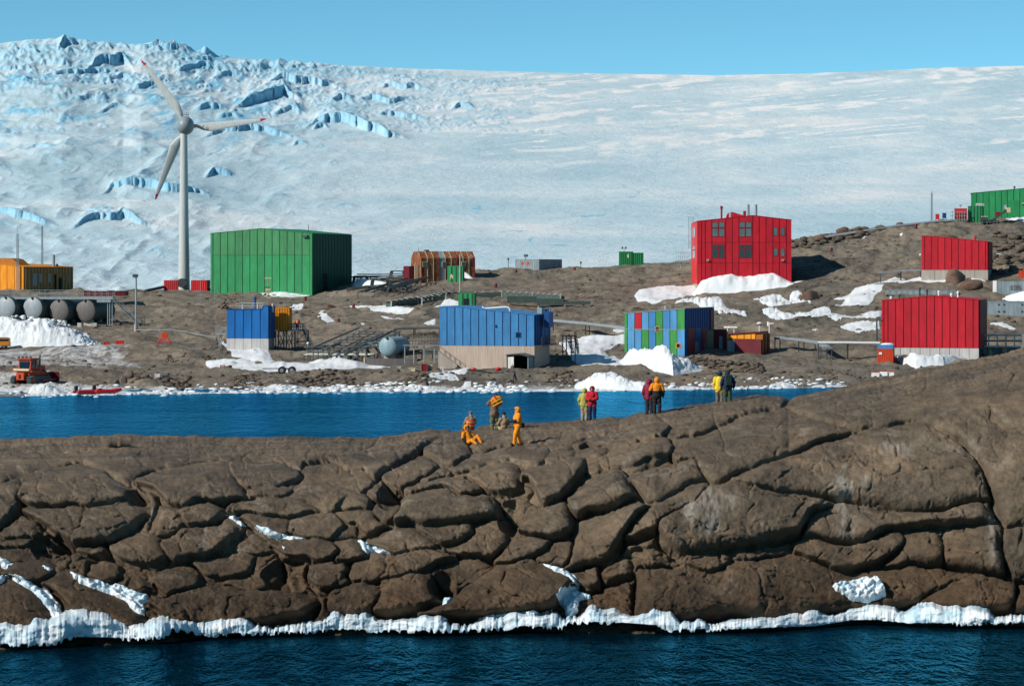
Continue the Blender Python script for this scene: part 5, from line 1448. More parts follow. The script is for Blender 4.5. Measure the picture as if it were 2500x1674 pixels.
MB().prism_y([(-.05, H0 - .1), (W, H1 - .1), (W, H1 + .08), (-.05, H0 + .08)], 0.3, D).build('roof', MAROON, fr.T)
for k in range(5):
    MB().box(W - .02, W + .08, D * (.12 + .18 * k), D * (.22 + .18 * k), 0.1, H1 - .3).build('side_panel', (YELD, MAROON)[k % 2], fr.T)
front_box(fr, 1776, 830, 1793, 866, GREYW, 'door', 0.06); front_box(fr, 1795, 829, 1858, 866, MAROON, 'front_wall', 0.03)
for (u, v0, v1, kind) in ((1768, 797, 812, 0), (1784, 797, 814, 0), (1846, 789, 808, 1), (1870, 789, 808, 2)):
    x = fr.x(u); z0_, z1_ = fr.z(u, v1), fr.z(u, v0); mb = MB().tube((x, 1.5, z0_ - .3), (x, 1.5, z1_), .09)
    if kind == 0: mb.box(x - .55, x + .55, 1.3, 1.7, z1_ - .22, z1_)
    elif kind == 1: mb.ball((x, 1.5, z1_ - .05), .42, 1, 1, .55)
    else: mb.box(x - .1, x + .7, 1.4, 1.6, z1_ - .1, z1_ + .02); mb.box(x - .3, x - .1, 1.4, 1.6, z1_ - .4, z1_ + .2)
    mb.build('instrument_mast', WHITE, fr.T)

# ---------------------------------------------------------------- three storey red building
fr = Frame(1703, 1933, 691, 1.5, depth=30)  # unseen rear stretched deeper than the real building to lengthen its shadow
fr.thing('red_building', 'tall red three storey building with paired windows and steel flues', 'building')
W, D = fr.W, fr.D
us = [1703, 1720, 1739, 1772, 1806, 1839, 1870, 1889, 1905, 1920, 1933]
us = [1703, 1713, 1722, 1738, 1772, 1788, 1804, 1838, 1854, 1870, 1887, 1903, 1920, 1933]
clad_building(fr, [(1703, 540), (1838, 526), (1933, 537)], None, [0] + [fr.x(u) for u in us[1:-1]] + [W], RED, REDD, None, None, rows=[642, 592], pgap=0.13, roofmat=RED, sunk=2.2)
for (u0, u1) in ((1739, 1752), (1755, 1768), (1805, 1818), (1821, 1834)):
    for (v0, v1, g) in ((543, 555, GLASS), (558, 577, GLASS), (598, 607, DARKG), (610, 629, DARKG)):
        front_window(fr, u0, v0, u1, v1, REDD, g, 1.0)
for (u0, u1) in ((1889, 1898), (1906, 1915)):
    for (v0, v1) in ((556, 575), (607, 625)):
        front_window(fr, u0, v0, u1, v1, REDD, GLASS, 1.0)
for u in (1728, 1911): front_box(fr, u - 3, 633, u + 3, 637, CONC, 'wall_lamp', 0.25)
MB().box(-0.06, 0.02, 0.2, D - .2, -.2, fr.ztop(0) - .1).build('side_wall', REDL, fr.T)  # brighter red paints in the stronger sun on this flank
MB().box(-0.1, W * .1, 0.15, D - .1, -2.0, -.2).build('base', CONC, fr.T)
for (v0, v1) in ((553, 577), (600, 607), (611, 629)):
    MB().box(-.12, -.05, D * .3, D * .7, fr.z(1703, v1), fr.z(1703, v0)).build('side_window', GLASS, fr.T)
for u in (1830, 1849): roof_pipe(fr, u, 498, 530, 3.2, GALV, 'flue', 4)
roof_pipe(fr, 1764, 502, 536, 2.4, REDD, 'vent_stack', 4, True); roof_pipe(fr, 1786, 517, 534, 4.0, GALV, 'roof_fan', 3); roof_pipe(fr, 1820, 514, 530, 3.6, REDD, 'roof_fan', 3)
x0, x1 = fr.x(1776), fr.x(1824)
MB().prism_y([(x0, fr.z(1776, 532)), (x1, fr.z(1824, 528)), (x1, fr.z(1824, 526)), (fr.x(1790), fr.z(1790, 516)), (fr.x(1780), fr.z(1780, 520))], 4.5, 8).build('roof_house', RED, fr.T)
mb = MB(); x0 = fr.x(1681)
for x in (x0, x0 + .9): mb.tube((x, .5, fr.z(1681, 606)), (x, .5, fr.z(1681, 529)), .04)
for v in range(530, 606, 5): mb.tube((x0, .5, fr.z(1681, v)), (x0 + .9, .5, fr.z(1681, v)), .03)
mb.build('roof_ladder', GALV, fr.T)
mb = MB(); zz = fr.z(1665, 636)
railing(mb, [(fr.x(1652), 3, zz), (fr.x(1684), 3, zz)], 1.5, 6); mb.box(fr.x(1650), fr.x(1686), 2.5, 4.5, zz - .25, zz); mb.tube((fr.x(1664), 3, zz - 1.6), (fr.x(1664), 3, zz), .1); mb.build('landing', GALV, fr.T)

# ---------------------------------------------------------------- the two red buildings on the right
fr = Frame(2249, 2412, 690, 13, uB=2421)
fr.thing('red_building', 'red sloping roofed building on concrete behind the big boulders', 'building')
clad_building(fr, [(2249, 576), (2265, 576), (2412, 590)], 659, [0, fr.x(2257)] + [fr.x(2257 + (2406 - 2257) * i / 9) for i in range(1, 10)] + [fr.W], RED, REDD, REDD, CONC, pgap=0.12, roofmat=RED)
roof_pipe(fr, 2378, 576, 590, 2.2, RED, 'roof_vent', 3, True)
mb = MB()
for k in range(1, 5): mb.box(fr.W * k / 5 - .03, fr.W * k / 5 + .03, 0.0, .05, -1, fr.zb - .05)
mb.build('concrete_joint', TANKD, fr.T)
mb = MB()
fr = Frame(2151, 2390, 884, 15, uB=2407)
fr.thing('red_building', 'large red gabled building nearest the water at the right', 'building')
frr = fr
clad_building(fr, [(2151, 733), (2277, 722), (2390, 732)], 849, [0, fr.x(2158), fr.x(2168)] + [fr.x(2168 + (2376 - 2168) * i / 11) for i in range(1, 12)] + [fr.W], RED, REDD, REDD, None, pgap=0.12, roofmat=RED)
for i in range(10):
    MB().box(fr.W * i / 10 + .03, fr.W * (i + 1) / 10 - .03, 0.02, .3, -1.5, fr.zb - .02).build('concrete_slab', CONCL, fr.T)
for (u, v0, v1, m) in ((2171, 724, 733, WHITE), (2191, 719, 731, STEELD), (2259, 707, 724, STEELD), (2288, 710, 724, WHITE), (2319, 716, 727, WHITE), (2335, 711, 727, WHITE), (2241, 702, 726, STEELD)):
    roof_pipe(fr, u, v0, v1, 2.2, m, 'roof_vent', 2, True)
mb = MB().path([(fr.x(2150), -.2, fr.z(2150, 778)), (fr.x(2141), -.2, fr.z(2141, 779)), (fr.x(2141), -.2, fr.z(2141, 836))], .12, 8); mb.build('vent_pipe', STEELD, fr.T)

# ---------------------------------------------------------------- green store at the top right, yellow building at the left
fr = Frame(2370, 2640, 543, 9.5, depth=14, Y=590)
fr.thing('green_building', 'green panelled store on the ridge at the right edge', 'building')
clad_building(fr, [(2370, 472), (2500, 460), (2640, 447)], None, 18, GREEN2, GREEND, None, None, pgap=0.12, roofmat=GREEN, sunk=4.0)
roof_pipe(fr, 2477, 454, 466, 1.6, STEELD, 'roof_vent', 2, True)
front_box(fr, 2460, 490, 2489, 528, GREEN, 'roller_door', 0.05); front_box(fr, 2451, 501, 2458, 510, TANKL, 'window', 0.05); front_box(fr, 2494, 495, 2502, 498, CONC, 'wall_lamp', .4)
fgreen = fr
fr = Frame(-150, 58, 716, 33, uB=179)
fr.thing('yellow_building', 'orange yellow building with a corrugated side above the fuel tanks', 'building')
clad_building(fr, [(-150, 640), (0, 646), (58, 652)], None, [0] + [fr.x(u) for u in (-100, -60, -25, 0, 17, 35, 50)] + [fr.W], YEL, YELD, YCORR, None, pgap=0.12, pitch=0.62, roofmat=YEL, sunk=0.6)
for (a, b2, c, d, m, n) in ((78, 667, 89, 698, GREYW, 'side_door'), (93, 668, 99, 690, GREYW, 'side_window'), (115, 668, 121, 689, GREYW, 'side_window'), (131, 670, 135, 706, DARK, 'side_door'), (144, 678, 148, 706, DARK, 'side_door'), (163, 672, 166, 690, GREYW, 'side_window')):
    side_box(fr, a, b2, c, d, m, n, 0.16)
yv = fr.yside(140); zt = fr.zside(140, 654)
MB().tube((fr.W - 1, yv, zt - .5), (fr.W - 1, yv, fr.zside(140, 622)), .28, n=12).build('flue', GALV, fr.T, True)
MB().tube((fr.W - 1, yv + 1, zt - .5), (fr.W - 1, yv + 1, fr.zside(146, 644)), .25, n=12).build('flue', STEELD, fr.T, True)
MB().prism_y([(fr.x(-60), fr.z(-30, 645)), (fr.x(24), fr.z(20, 648)), (fr.x(8), fr.z(8, 633)), (fr.x(-4), fr.z(-4, 630)), (fr.x(-60), fr.z(-60, 630))], 3, 6).build('roof_house', YELD, fr.T)
mb = MB(); z = fr.zb
# ---------------------------------------------------------------- rusty hut, small huts and containers
fr = Frame(1029, 1159, 681, -22, depth=6.2)
T = fr.thing('rusty_hut', 'rust streaked orange hut with one grey bay on the skyline', 'hut')
W = fr.W; H = fr.z(1090, 614); HS = fr.z(1090, 630); D = 6.2; IN = 1.5
prof = [(0, -.8), (0, HS), (IN, H), (D - IN, H), (D, HS), (D, -.8)]
MB().prism_x(prof, 0.05, W - .05).build('shell', RUST, T)
nb = 9
for i in range(nb):
    x0, x1 = W * i / nb + .03, W * (i + 1) / nb - .03
    m = GREYW if i == 3 else RUST
    MB().add([(x0, -.05, -.6), (x1, -.05, -.6), (x1, -.05, HS + .03), (x0, -.05, HS + .03), (x0, IN, H + .05), (x1, IN, H + .05)], [(0, 1, 2, 3), (3, 2, 5, 4)]).build('bay_sheet', m, T)
for i in range(nb + 1):
    x = W * i / nb
    mb = MB().box(x - .05, x + .05, -.12, .02, -.6, HS); mb.tube((x, -.06, HS), (x, IN, H + .08), .06, n=4); mb.build('rib', CREAM if i % 3 else REDD, T)
for (u0, u1) in ((1032, 1040), (1080, 1088), (1127, 1135)):
    x0, x1 = fr.x(u0), fr.x(u1); z0, z1 = fr.z(u0, 650), fr.z(u0, 640)
    w = MB().box(x0 - .12, x1 + .12, -.16, -.05, z0 - .12, z1 + .12).build('window', CREAM, T); MB().box(x0, x1, -.19, -.15, z0, z1).build('pane', DARKG, w)
MB().prism_y([(-2.0, -.6), (-.0, -.6), (-.0, HS * .62), (-2.0, HS * .62)], D * .25, D * .8).build('porch', MAROON, T)
MB().box(-.9, -.1, D * .22, D * .25, -.6, HS * .7).build('door', CREAM, T)
mb = MB(); mb.box(fr.x(1046), fr.x(1054), 1.5, 2.5, H, H + .35); mb.tube((fr.x(1030), 2, H), (fr.x(1030), 2, H + .9), .04); mb.build('roof_fittings', STEELD, T)

fr = container(1258, 1316, 633, 662, None, 38, GREYW, GREYW, 'grey_hut', 'grey box hut with small red signs on the skyline', uB=1372, cat='hut')
for (u0, u1) in ((1273, 1278), (1286, 1291)):
    MB().box(fr.x(u0), fr.x(u1), -.06, .0, fr.z(u0, 646), fr.z(u0, 639)).build('sign', ORED, fr.T)
mb = MB().tube((fr.x(1276), 1, fr.H), (fr.x(1276), 1, fr.H + .9), .06); mb.box(fr.x(1273), fr.x(1280), .8, 1.2, fr.H + .5, fr.H + 1); mb.build('roof_vent', STEELD, fr.T)
fr = container(1511, 1544, 614, 648, 4.5, 6, GREEN, GREEND, 'green_container', 'green container standing alone on the bare skyline', uB=1546)
mb = MB().tube((1.0, 1, fr.H), (1.0, 1, fr.H + .8), .05); mb.box(.5, .8, .9, 1.1, fr.H + .5, fr.H + 1.0); mb.box(1.2, 1.5, .9, 1.1, fr.H + .5, fr.H + 1.0); mb.build('roof_horn', STEELD, fr.T)
MB().box(fr.W * .62, fr.W * .74, -.05, .02, fr.H * .55, fr.H * .8).build('sign', CREAM, fr.T)
container(1545, 1569, 617, 647, 4.5, 6, GREEN, GREEND, 'green_container', 'smaller green container close against the right of its twin on the skyline', uB=1571)
fr = container(1092, 1130, 649, 692, 2.6, 14, GREEN2, GREEND, 'green_container', 'upright green box before the rusty hut', uB=1134, ribs=3)
for k in range(5): MB().box(fr.x(1099 + k * 1.6), fr.x(1100.4 + k * 1.6), -.05, .02, fr.z(1100, 683 - (k * 7) % 9), fr.z(1100, 674 - (k * 5) % 6)).build('painted_mark', CREAM, fr.T)
fr = container(1119, 1158, 715, 758, 2.6, 12, GREEN2, GREEND, 'green_container', 'green box with a dark doorway rising behind the large blue building', uB=1163, ribs=3)
MB().box(fr.W * .34, fr.W * .68, -.05, .02, 0, fr.H * .68).build('door', DARK, fr.T)
container(400, 434, 684, 711, 2.5, 10, REDL, REDD, 'red_container', 'red container left of the wind turbine foot', 'red containers by the turbine', uB=436)
container(466, 505, 684, 711, 2.5, 12, REDL, REDD, 'red_container', 'red container between the wind turbine and the green hangar', 'red containers by the turbine', uB=513)
fr = container(2142, 2180, 851, 887, 2.6, 12, ORED, ORED, 'orange_container', 'orange red container with a blue lid before the large red building', uB=2184, ribs=6, top=BLUE)
MB().box(.0, fr.W, .0, 2.6, fr.H + .01, fr.H + .55).build('blue_cover', BLUEM, fr.T)
MB().box(fr.W * .1, fr.W * .3, -.05, .02, fr.H * .6, fr.H * .76).build('sign', WHITE, fr.T)
MB().ball((fr.W * .6, 1.2, fr.H + .55), .7, 1.4, 1.2, .35).build('snow_cap', SNOW, fr.T)
fr = container(2426, 2620, 687, 723, 2.5, 10, GREYW, GREYW, 'grey_container', 'long pale grey container with faint lettering at the right edge', ribs=30)
MB().box(-.15, .5, -.1, 2.6, 0, fr.H + .1).build('white_end', WHITE, fr.T)
def letters(T, strokes, x, z, h, mat, y=-0.04, name='lettering'):
    """block letters drawn as bars: E, B, S, P, 9, 1"""
    G_ = {'E': [(0, 0, 0, 1), (0, 0, .6, 0), (0, .5, .5, .5), (0, 1, .6, 1)], 'B': [(0, 0, 0, 1), (.6, 0, .6, 1), (0, 0, .6, 0), (0, .5, .6, .5), (0, 1, .6, 1)], 'S': [(0, 0, .6, 0), (.6, 0, .6, .5), (0, .5, .6, .5), (0, .5, 0, 1), (0, 1, .6, 1)],
          'P': [(0, 0, 0, 1), (0, 1, .6, 1), (.6, .5, .6, 1), (0, .5, .6, .5)], '9': [(.6, 0, .6, 1), (0, 1, .6, 1), (0, .5, .6, .5), (0, .5, 0, 1), (0, 0, .6, 0)], '1': [(.3, 0, .3, 1)]}
    for ch in strokes:
        mb = MB(); t = h * .11
        for (a, b, c, d) in G_[ch]:
            mb.box(x + min(a, c) * h - t, x + max(a, c) * h + t, y - .02, y, z + min(b, d) * h - t, z + max(b, d) * h + t)
        mb.build(name, mat, T); x += h * .95
letters(fr.T, 'EBS', fr.x(2468), fr.z(2470, 707), .65, TANKD)
fr = container(2408, 2620, 736, 781, 2.5, 10, GREYW, GREYW, 'grey_container', 'long blue grey sheet clad block right of the large red building', ribs=0, cat='container')
for u in (2438, 2451, 2495):
    for v in (743, 760): MB().box(fr.x(u) - .12, fr.x(u) + .12, -.06, .0, fr.z(u, v) - .12, fr.z(u, v) + .12).build('port', STEELD, fr.T)
fr = container(2162, 2335, 708, 726, 2.0, 9, GREYW, GREYW, 'grey_screen', 'low grey sheet screen behind the roof of the large red building', ribs=12, cat='screen')
fr = container(2363, 2398, 503, 543, 3.0, 14, GREEN, GREEND, 'green_container', 'green container against the left of the ridge store', uB=2402, ribs=4, Y=577)
letters(fgreen.T, 'P991', fgreen.x(2383), fgreen.z(2385, 503), .5, WHITE)
container(2487, 2520, 660, 686, 2.0, 10, ORED, ORED, 'orange_tank', 'orange red tank box at the right edge above the grey container', ribs=3, cat='tank')
fr = container(2330, 2361, 509, 541, 2.5, 9, REDL, REDL, 'red_hut', 'red roofed hut behind pipes on the ridge left of the green store', ribs=5, cat='hut', Y=577)
mb = MB()
for k in range(7): mb.tube((fr.x(2325 + 6 * k), -.5, 0), (fr.x(2325 + 6 * k), -.5, fr.H * .8), .06)
for z in (.4, 1.2, 2.0): mb.tube((fr.x(2320), -.5, z), (fr.x(2362), -.5, z), .06)
mb.tube((fr.x(2345), 1, fr.H), (fr.x(2345), 1, fr.H + .8), .05); mb.box(fr.x(2342), fr.x(2349), .9, 1.1, fr.H + .5, fr.H + .8)
mb.build('pipe_frame', GALV, fr.T)

# ---------------------------------------------------------------- wind turbine
base = P(449, 694, 586.0)
T = thing('wind_turbine', 'white three bladed wind turbine with red blade tips on a tapering tower', 'wind turbine', base)
kt = 586.0 / F
hub = Vector((3 * kt, 0, (694 - 307) * kt))
MB().lathe([(14.6 * kt, -5), (14.3 * kt, .3), (12.2 * kt, hub.z * .3), (10.2 * kt, hub.z * .65), (8.3 * kt, hub.z - 1.2)], 32).build('tower', TURB, T, True)
nac = MB().ball((hub.x, .4, hub.z), 23 * kt, .94, 1.25, 1.0, 24, 16).build('nacelle', NACEL, T, True)
mb = MB()
for du, h in ((-6, 1.6), (4, 1.1), (8, 1.0)): mb.tube((hub.x + du * kt, 0, hub.z + 20 * kt), (hub.x + du * kt, 0, hub.z + 20 * kt + h), .05)
mb.box(hub.x - 12 * kt, hub.x + 9 * kt, -.05, .05, hub.z + 26 * kt, hub.z + 27 * kt); mb.build('wind_sensor', STEELD, nac)
MB().lathe([(.9, 1.5), (1.25, 2.2), (1.2, 3.4), (.5, 4.2)], 20, 'y', (hub.x, 0, hub.z)).build('hub', NACEL, T, True)
def blade(ang, tipm, pitch):
    a = math.radians(ang); d = Vector((math.cos(a), 0, math.sin(a))); pr = Vector((-math.sin(a), 0, math.cos(a))); L_ = 195 * kt
    st = [(.06, .50, .50, 0), (.13, .50, .45, 0), (.20, .95, .36, .9), (.30, 1.35, .28, 1), (.5, 1.05, .2, 1), (.75, .72, .13, 1), (.93, .45, .08, 1), (1.0, .16, .04, 1)]
    def ring(s, ch, th, tw):
        tw_ = math.radians(pitch) * tw * (1.25 - .4 * s)
        ax = pr * math.cos(tw_) + Vector((0, 1, 0)) * math.sin(tw_); nx = Vector((0, 1, 0)) * math.cos(tw_) - pr * math.sin(tw_)
        c = Vector((hub.x, 2.7, hub.z)) + d * (L_ * s)
        off = -.25 * ch if s > .15 else 0
        return [c + ax * (ch * math.cos(t) * (1 if math.cos(t) < 0 else .55) + off) * 1.0 + nx * (th * math.sin(t)) for t in [2 * math.pi * k / 14 for k in range(14)]]
    def skin(rs):
        mb = MB(); vs_ = [p for r in rs for p in r]; n = 14
        fs_ = [(k * n + i, k * n + (i + 1) % n, (k + 1) * n + (i + 1) % n, (k + 1) * n + i) for k in range(len(rs) - 1) for i in range(n)]
        fs_ += [tuple(range(n)), tuple(range((len(rs) - 1) * n, len(rs) * n))]
        return mb.add(vs_, fs_)
    o = skin([ring(*q) for q in st[:-1]]).build('blade', TURB, T, True)
    skin([ring(.93, .455, .085, 1), ring(*st[-1])]).build('blade_tip', tipm, o, True)
for ang, pit in ((124.8, 18), (5.6, 18), (-112.8, 18)):
    blade(ang, TIPRED, pit)
MB().lathe([(11 * kt, -2.5), (11 * kt, .0)], 20, 'y', (-1 * kt, -1.0, .3)).build('entrance_tunnel', STEELD, T)

# ---------------------------------------------------------------- masts, lamp posts, poles
def mast(u, v0, v1, wpx, label, mat=GALV, Y=None, name='lattice_mast', arms=True):
    y = float(hillY(u, v1)) if Y is None else Y
    b = P(u, v1, y); k = y / F; h = (v1 - v0) * k; w = wpx * k
    T = thing(name, label, 'mast', b)
    legs = [(-w / 2, 0), (w / 2, 0), (0, w * .8)]
    for x, yy in legs: MB().tube((x, yy, -.5), (x * .7, yy * .7, h * .9), .05, n=5).build('leg', mat, T)
    mb = MB(); n = max(4, int(h / (w * 1.3)))
    for i in range(n):
        z0, z1 = h * .9 * i / n, h * .9 * (i + 1) / n
        for j in range(3):
            a, c = legs[j], legs[(j + 1) % 3]; s0, s1 = 1 - .3 * z0 / h, 1 - .3 * z1 / h
            mb.tube((a[0] * s0, a[1] * s0, z0), (c[0] * s1, c[1] * s1, z1), .03, n=4)
            mb.tube((a[0] * s1, a[1] * s1, z1), (c[0] * s1, c[1] * s1, z1), .03, n=4)
    mb.build('lattice', mat, T)
    mb = MB().tube((0, 0, h * .88), (0, 0, h), .045, n=5)
    if arms:
        mb.tube((-w * .8, 0, h * .8), (w * .8, 0, h * .8), .04, n=5); mb.tube((-w * .7, 0, h * .8), (-w * .7, 0, h * .9), .03, n=5); mb.tube((w * .6, 0, h * .72), (w * 1.1, 0, h * .72), .04, n=5)
    mb.build('antenna', mat, T)
mast(43, 555, 716, 6, 'ladder like radio mast in front of the yellow building')
mast(103, 539, 680, 5, 'thin guyed mast on the snow behind the yellow building', Y=590, arms=False)
mast(2275, 463, 541, 5, 'slim lattice mast on the right ridge', arms=False)
def post(u, v0, v1, label, name='marker_pole', mat=GALV, r=.06, head=None, cat='pole'):
    b = GS(u, v1); k = b.y / F; h = (v1 - v0) * k
    T = thing(name, label, cat, b)
    MB().tube((0, 0, -.4), (0, 0, h), r, n=8).build('shaft', mat, T)
    if head == 'lamp':
        MB().box(-.55, .35, -.25, .25, h - .55, h).build('lamp_head', STEELD, T); MB().lathe([(.35, -.6), (.35, 1.3), (.2, 1.3)], 8).build('footing', CONC, T)
    elif head == 'ball':
        MB().ball((0, 0, h), .22).build('lamp_head', WHITE, T)
    elif head == 'cap':
        MB().lathe([(.16, h - .5), (.2, h - .2), (.1, h)], 8).build('cap', STEELD, T)
    return T
post(332, 675, 815, 'tall steel lamp post by the tank stairs', 'lamp_post', GALV, .16, 'lamp', 'lamp post')
post(752, 832, 872, 'small white lamp post by the pipes beside the steel tower', 'lamp_post', GALV, .07, 'ball', 'lamp post')
post(1123, 622, 716, 'pale pole standing in front of the upright green box', mat=PALETRAY, r=.1)
post(1294, 715, 745, 'short pole behind the roof of the large blue building', mat=WOOD)
post(1418, 640, 654, 'tiny post on the skyline between the grey hut and the green containers', mat=STEELD, head='cap')
post(1241, 635, 660, 'tiny post on the skyline just left of the grey hut', mat=STEELD, head='cap')
POLES = [(489, 690, 762, 'leftmost thin pole on the slope under the hangar'), (524, 700, 752, 'second thin pole on the slope under the hangar'), (590, 700, 745, 'third thin pole on the slope above the small blue building')]
for u, a, b2, lb in POLES: post(u, a, b2, lb, r=.04)
def drum(u, v, label, mat=MAROON, group='marker drums on the slope', hp=11):
    b = GS(u, v); k = b.y / F; h = hp * k; r = h * .34
    T = thing('drum', label, 'drum', b, 0, group)
    MB().lathe([(r, -.05), (r, h * .97), (r * .94, h)], 14).build('body', mat, T, True)
    for z in (.33, .66): MB().lathe([(r, h * z - .03), (r * 1.06, h * z), (r, h * z + .03)], 14).build('hoop', mat, T)
for u, v, lb in ((745, 735, 'maroon drum by the track in front of the green hangar'), (863, 757, 'maroon drum beside the snow below the track'), (826, 796, 'maroon drum at the edge of a small snow patch'), (1259, 668, 'dark drum before the grey hut on the skyline'),
                 (1210, 700, 'drum on the slope right of the rusty hut'), (1402, 665, 'drum on the skyline left of the green containers'), (2029, 618, 'drum on the slope above the building shadow'), (2236, 565, 'drum below the ridge pipeline under the mast')):
    drum(u, v, lb)
for u, v, lb, m in ((2289, 541, 'red and blue box on legs just right of the ridge mast', REDL), (2306, 541, 'small dark blue box second right of the ridge mast', BLUED)):
    b = GS(u, v); k = b.y / F; T = thing('ridge_box', lb, 'box', b)
    MB().box(-4.5 * k, 4.5 * k, 0, 6 * k, 3 * k, 16 * k).build('body', m, T)
    for x in (-4 * k, 4 * k):
        MB().tube((x, .1, -.3), (x, .1, 3 * k), .06).build('leg', STEELD, T)

# ---------------------------------------------------------------- signpost
b = GS(655, 735); k = b.y / F
T = thing('signpost', 'wooden signpost with stacked direction boards before the green hangar', 'signpost', b)
MB().tube((0, 0, -.4), (0, 0, 56 * k), .09).build('post', WOOD, T)
rs = random.Random(4)
for i, (v, w, m) in enumerate(((679, 16, CREAM), (702, 13, BLACK), (704.5, 12, CREAM), (708, 12, CREAM), (711.5, 13, WOOD), (715, 11, CREAM), (722, 9, BLACK), (726, 10, CREAM), (730, 10, WOOD))):
    z = (735 - v) * k; o = rs.uniform(-1.5, 1.5) * k
    MB().box(-w / 2 * k + o, w / 2 * k + o, -.16, -.09, z - 1.3 * k, z + 1.3 * k).build('board', m, T)
b = GS(548, 757); k = b.y / F
T = thing('cairn', 'small stone cairn on the slope above the small blue building', 'cairn', b)
for i, (x, z, s) in enumerate(((-.45, .2, .5), (.4, .2, .5), (0, .6, .5), (-.15, 1.1, .4), (.1, 1.5, .35), (.05, 1.85, .25))):
    o = bpy.data.objects.new('stone', LUMP[i % 6]); o.location = (x, 0, z); o.scale = (s, s, s * .8); link(o, T)

# ---------------------------------------------------------------- fuel tanks with their walkway
def tank(u, v, rpx, cap, lab, Yt, L_=7.0, phi=22, legs=True, shell=TANKB, name='fuel_tank', group='fuel tanks under the walkway'):
    c = P(u, v, Yt); k = Yt / F; r = rpx * k
    T = thing(name, lab, 'tank', (c.x, c.y, c.z - r - .4), -math.radians(phi), group)
    z = r + .4
    MB().lathe([(r * .985, .12), (r, .2), (r, L_)], 36, 'y', (0, 0, z)).build('shell', shell, T, True)
    MB().lathe([(r * .02, -.30), (r * .5, -.22), (r * .85, -.06), (r * .985, .12)], 36, 'y', (0, 0, z)).build('end_cap', cap, T, True)
    MB().box(-.12, .12, -.36, .05, z + r * .82, z + r * 1.0).build('manhole', STEELD, T)
    if legs:
        for y in (.6, L_ * .5, L_ - .8):
            MB().box(-r * .55, r * .55, y, y + .5, -.9, .75).build('saddle', CONC, T)
    return T
YT = float(hillY(180, 800))
for u, v, r, cap, lb in ((14, 750, 26, TANKL, 'pale grey fuel tank cut by the left edge behind the snow pile'), (79, 752, 27, TANKL, 'pale grey fuel tank second from the left above the snow pile'),
                         (143, 758, 27, TANKD, 'dark grey fuel tank third from the left'), (208, 758, 27, TANKD, 'dark grey fuel tank at the right end of the row')):
    tank(u, v, r, cap, lb, YT)
fr = Frame(-120, 270, 806, 4, depth=9, Y=YT - .6)
T = fr.thing('tank_walkway', 'long steel walkway with railings above the fuel tanks', 'walkway')
zd = fr.z(130, 726); x1 = fr.x(275)
MB().box(0, x1, 0.2, 1.6, zd - .12, zd + .12).build('deck', GALV, T)
MB().box(0, x1, 0.15, .22, zd - .3, zd).build('edge_beam', TANKL, T)
for y in (.25, 1.55):
    mb = MB(); railing(mb, [(0, y, zd + .1), (x1, y, zd + .1)], 1.15, 26, .04); mb.build('railing', GALV, T)
for u in (262, 267, 273): MB().tube((fr.x(u), .4, -1), (fr.x(u), .4, zd), .1).build('post', GALV, T)
MB().box(fr.x(236), fr.x(270), .1, 1.4, fr.z(250, 738), fr.z(250, 731)).build('pipe_tray', GALV, T)
stair(T, (fr.x(276), .5, fr.z(276, 734)), (fr.x(334), .5, fr.z(334, 792)), 1.1, GALV, 18)
mb = MB()
for u in (330, 345, 352): mb.tube((fr.x(u), .4, fr.z(u, 818)), (fr.x(u), .4, fr.z(u, 772)), .07)
mb.tube((fr.x(330), .4, fr.z(330, 776)), (fr.x(352), .4, fr.z(352, 774)), .06); mb.tube((fr.x(337), .4, fr.z(337, 775)), (fr.x(360), .4, fr.z(360, 806)), .06); mb.build('lower_frame', STEELD, T)
fr = Frame(60, 268, 836, 3, uB=None, depth=8, Y=YT - 1.6)
T = fr.thing('tank_plinth', 'concrete plinth wall under the fuel tanks', 'wall')
MB().box(0, fr.W, 0, 8.5, -1.2, fr.z(200, 806)).build('wall', CONC, T)
MB().box(-.1, fr.W + .1, -.12, .3, fr.z(200, 806), fr.z(200, 803)).build('coping', CONCL, T)
for u in (194, 231): MB().box(fr.x(u - 5), fr.x(u + 5), -.1, .7, fr.z(u, 803), fr.z(u, 788)).build('pier', CONCL, T)
mb = MB()
for a, b2 in ((244, 256), (256, 244)): mb.tube((fr.x(a), -.15, fr.z(a, 806)), (fr.x(b2), -.15, fr.z(b2, 832)), .07)
mb.build('cross_brace', STEELD, T)
MB().box(fr.W, fr.x(328), 2, 8, -1.0, fr.z(300, 812)).build('lower_block', CONC, T)
fr = container(205, 305, 711, 722, 5, 0, MAROON, MAROON, 'maroon_roof', 'long low maroon roof beyond the tank walkway', ribs=4, cat='roof', Y=545)
b = tank(945, 846, 23.5, BTANK, 'blue grey tank on a low concrete wall left of the large blue building', float(hillY(945, 880)), 5.0, 22, True, BTANK, 'storage_tank', None)
fr = Frame(889, 1018, 899, 6, depth=6, Y=float(hillY(945, 890)) - 1)
T = fr.thing('tank_bund', 'grey concrete bund wall below the blue grey tank', 'wall')
MB().box(0, fr.W, 0, .3, -1, fr.z(950, 875)).build('wall', TANKD, T); MB().box(0, .3, .3, 6, -1, fr.z(950, 875)).build('wall_return', CONC, T); MB().box(-.06, .12, -.06, .06, -.5, fr.z(889, 873)).build('post', CREAM, T)
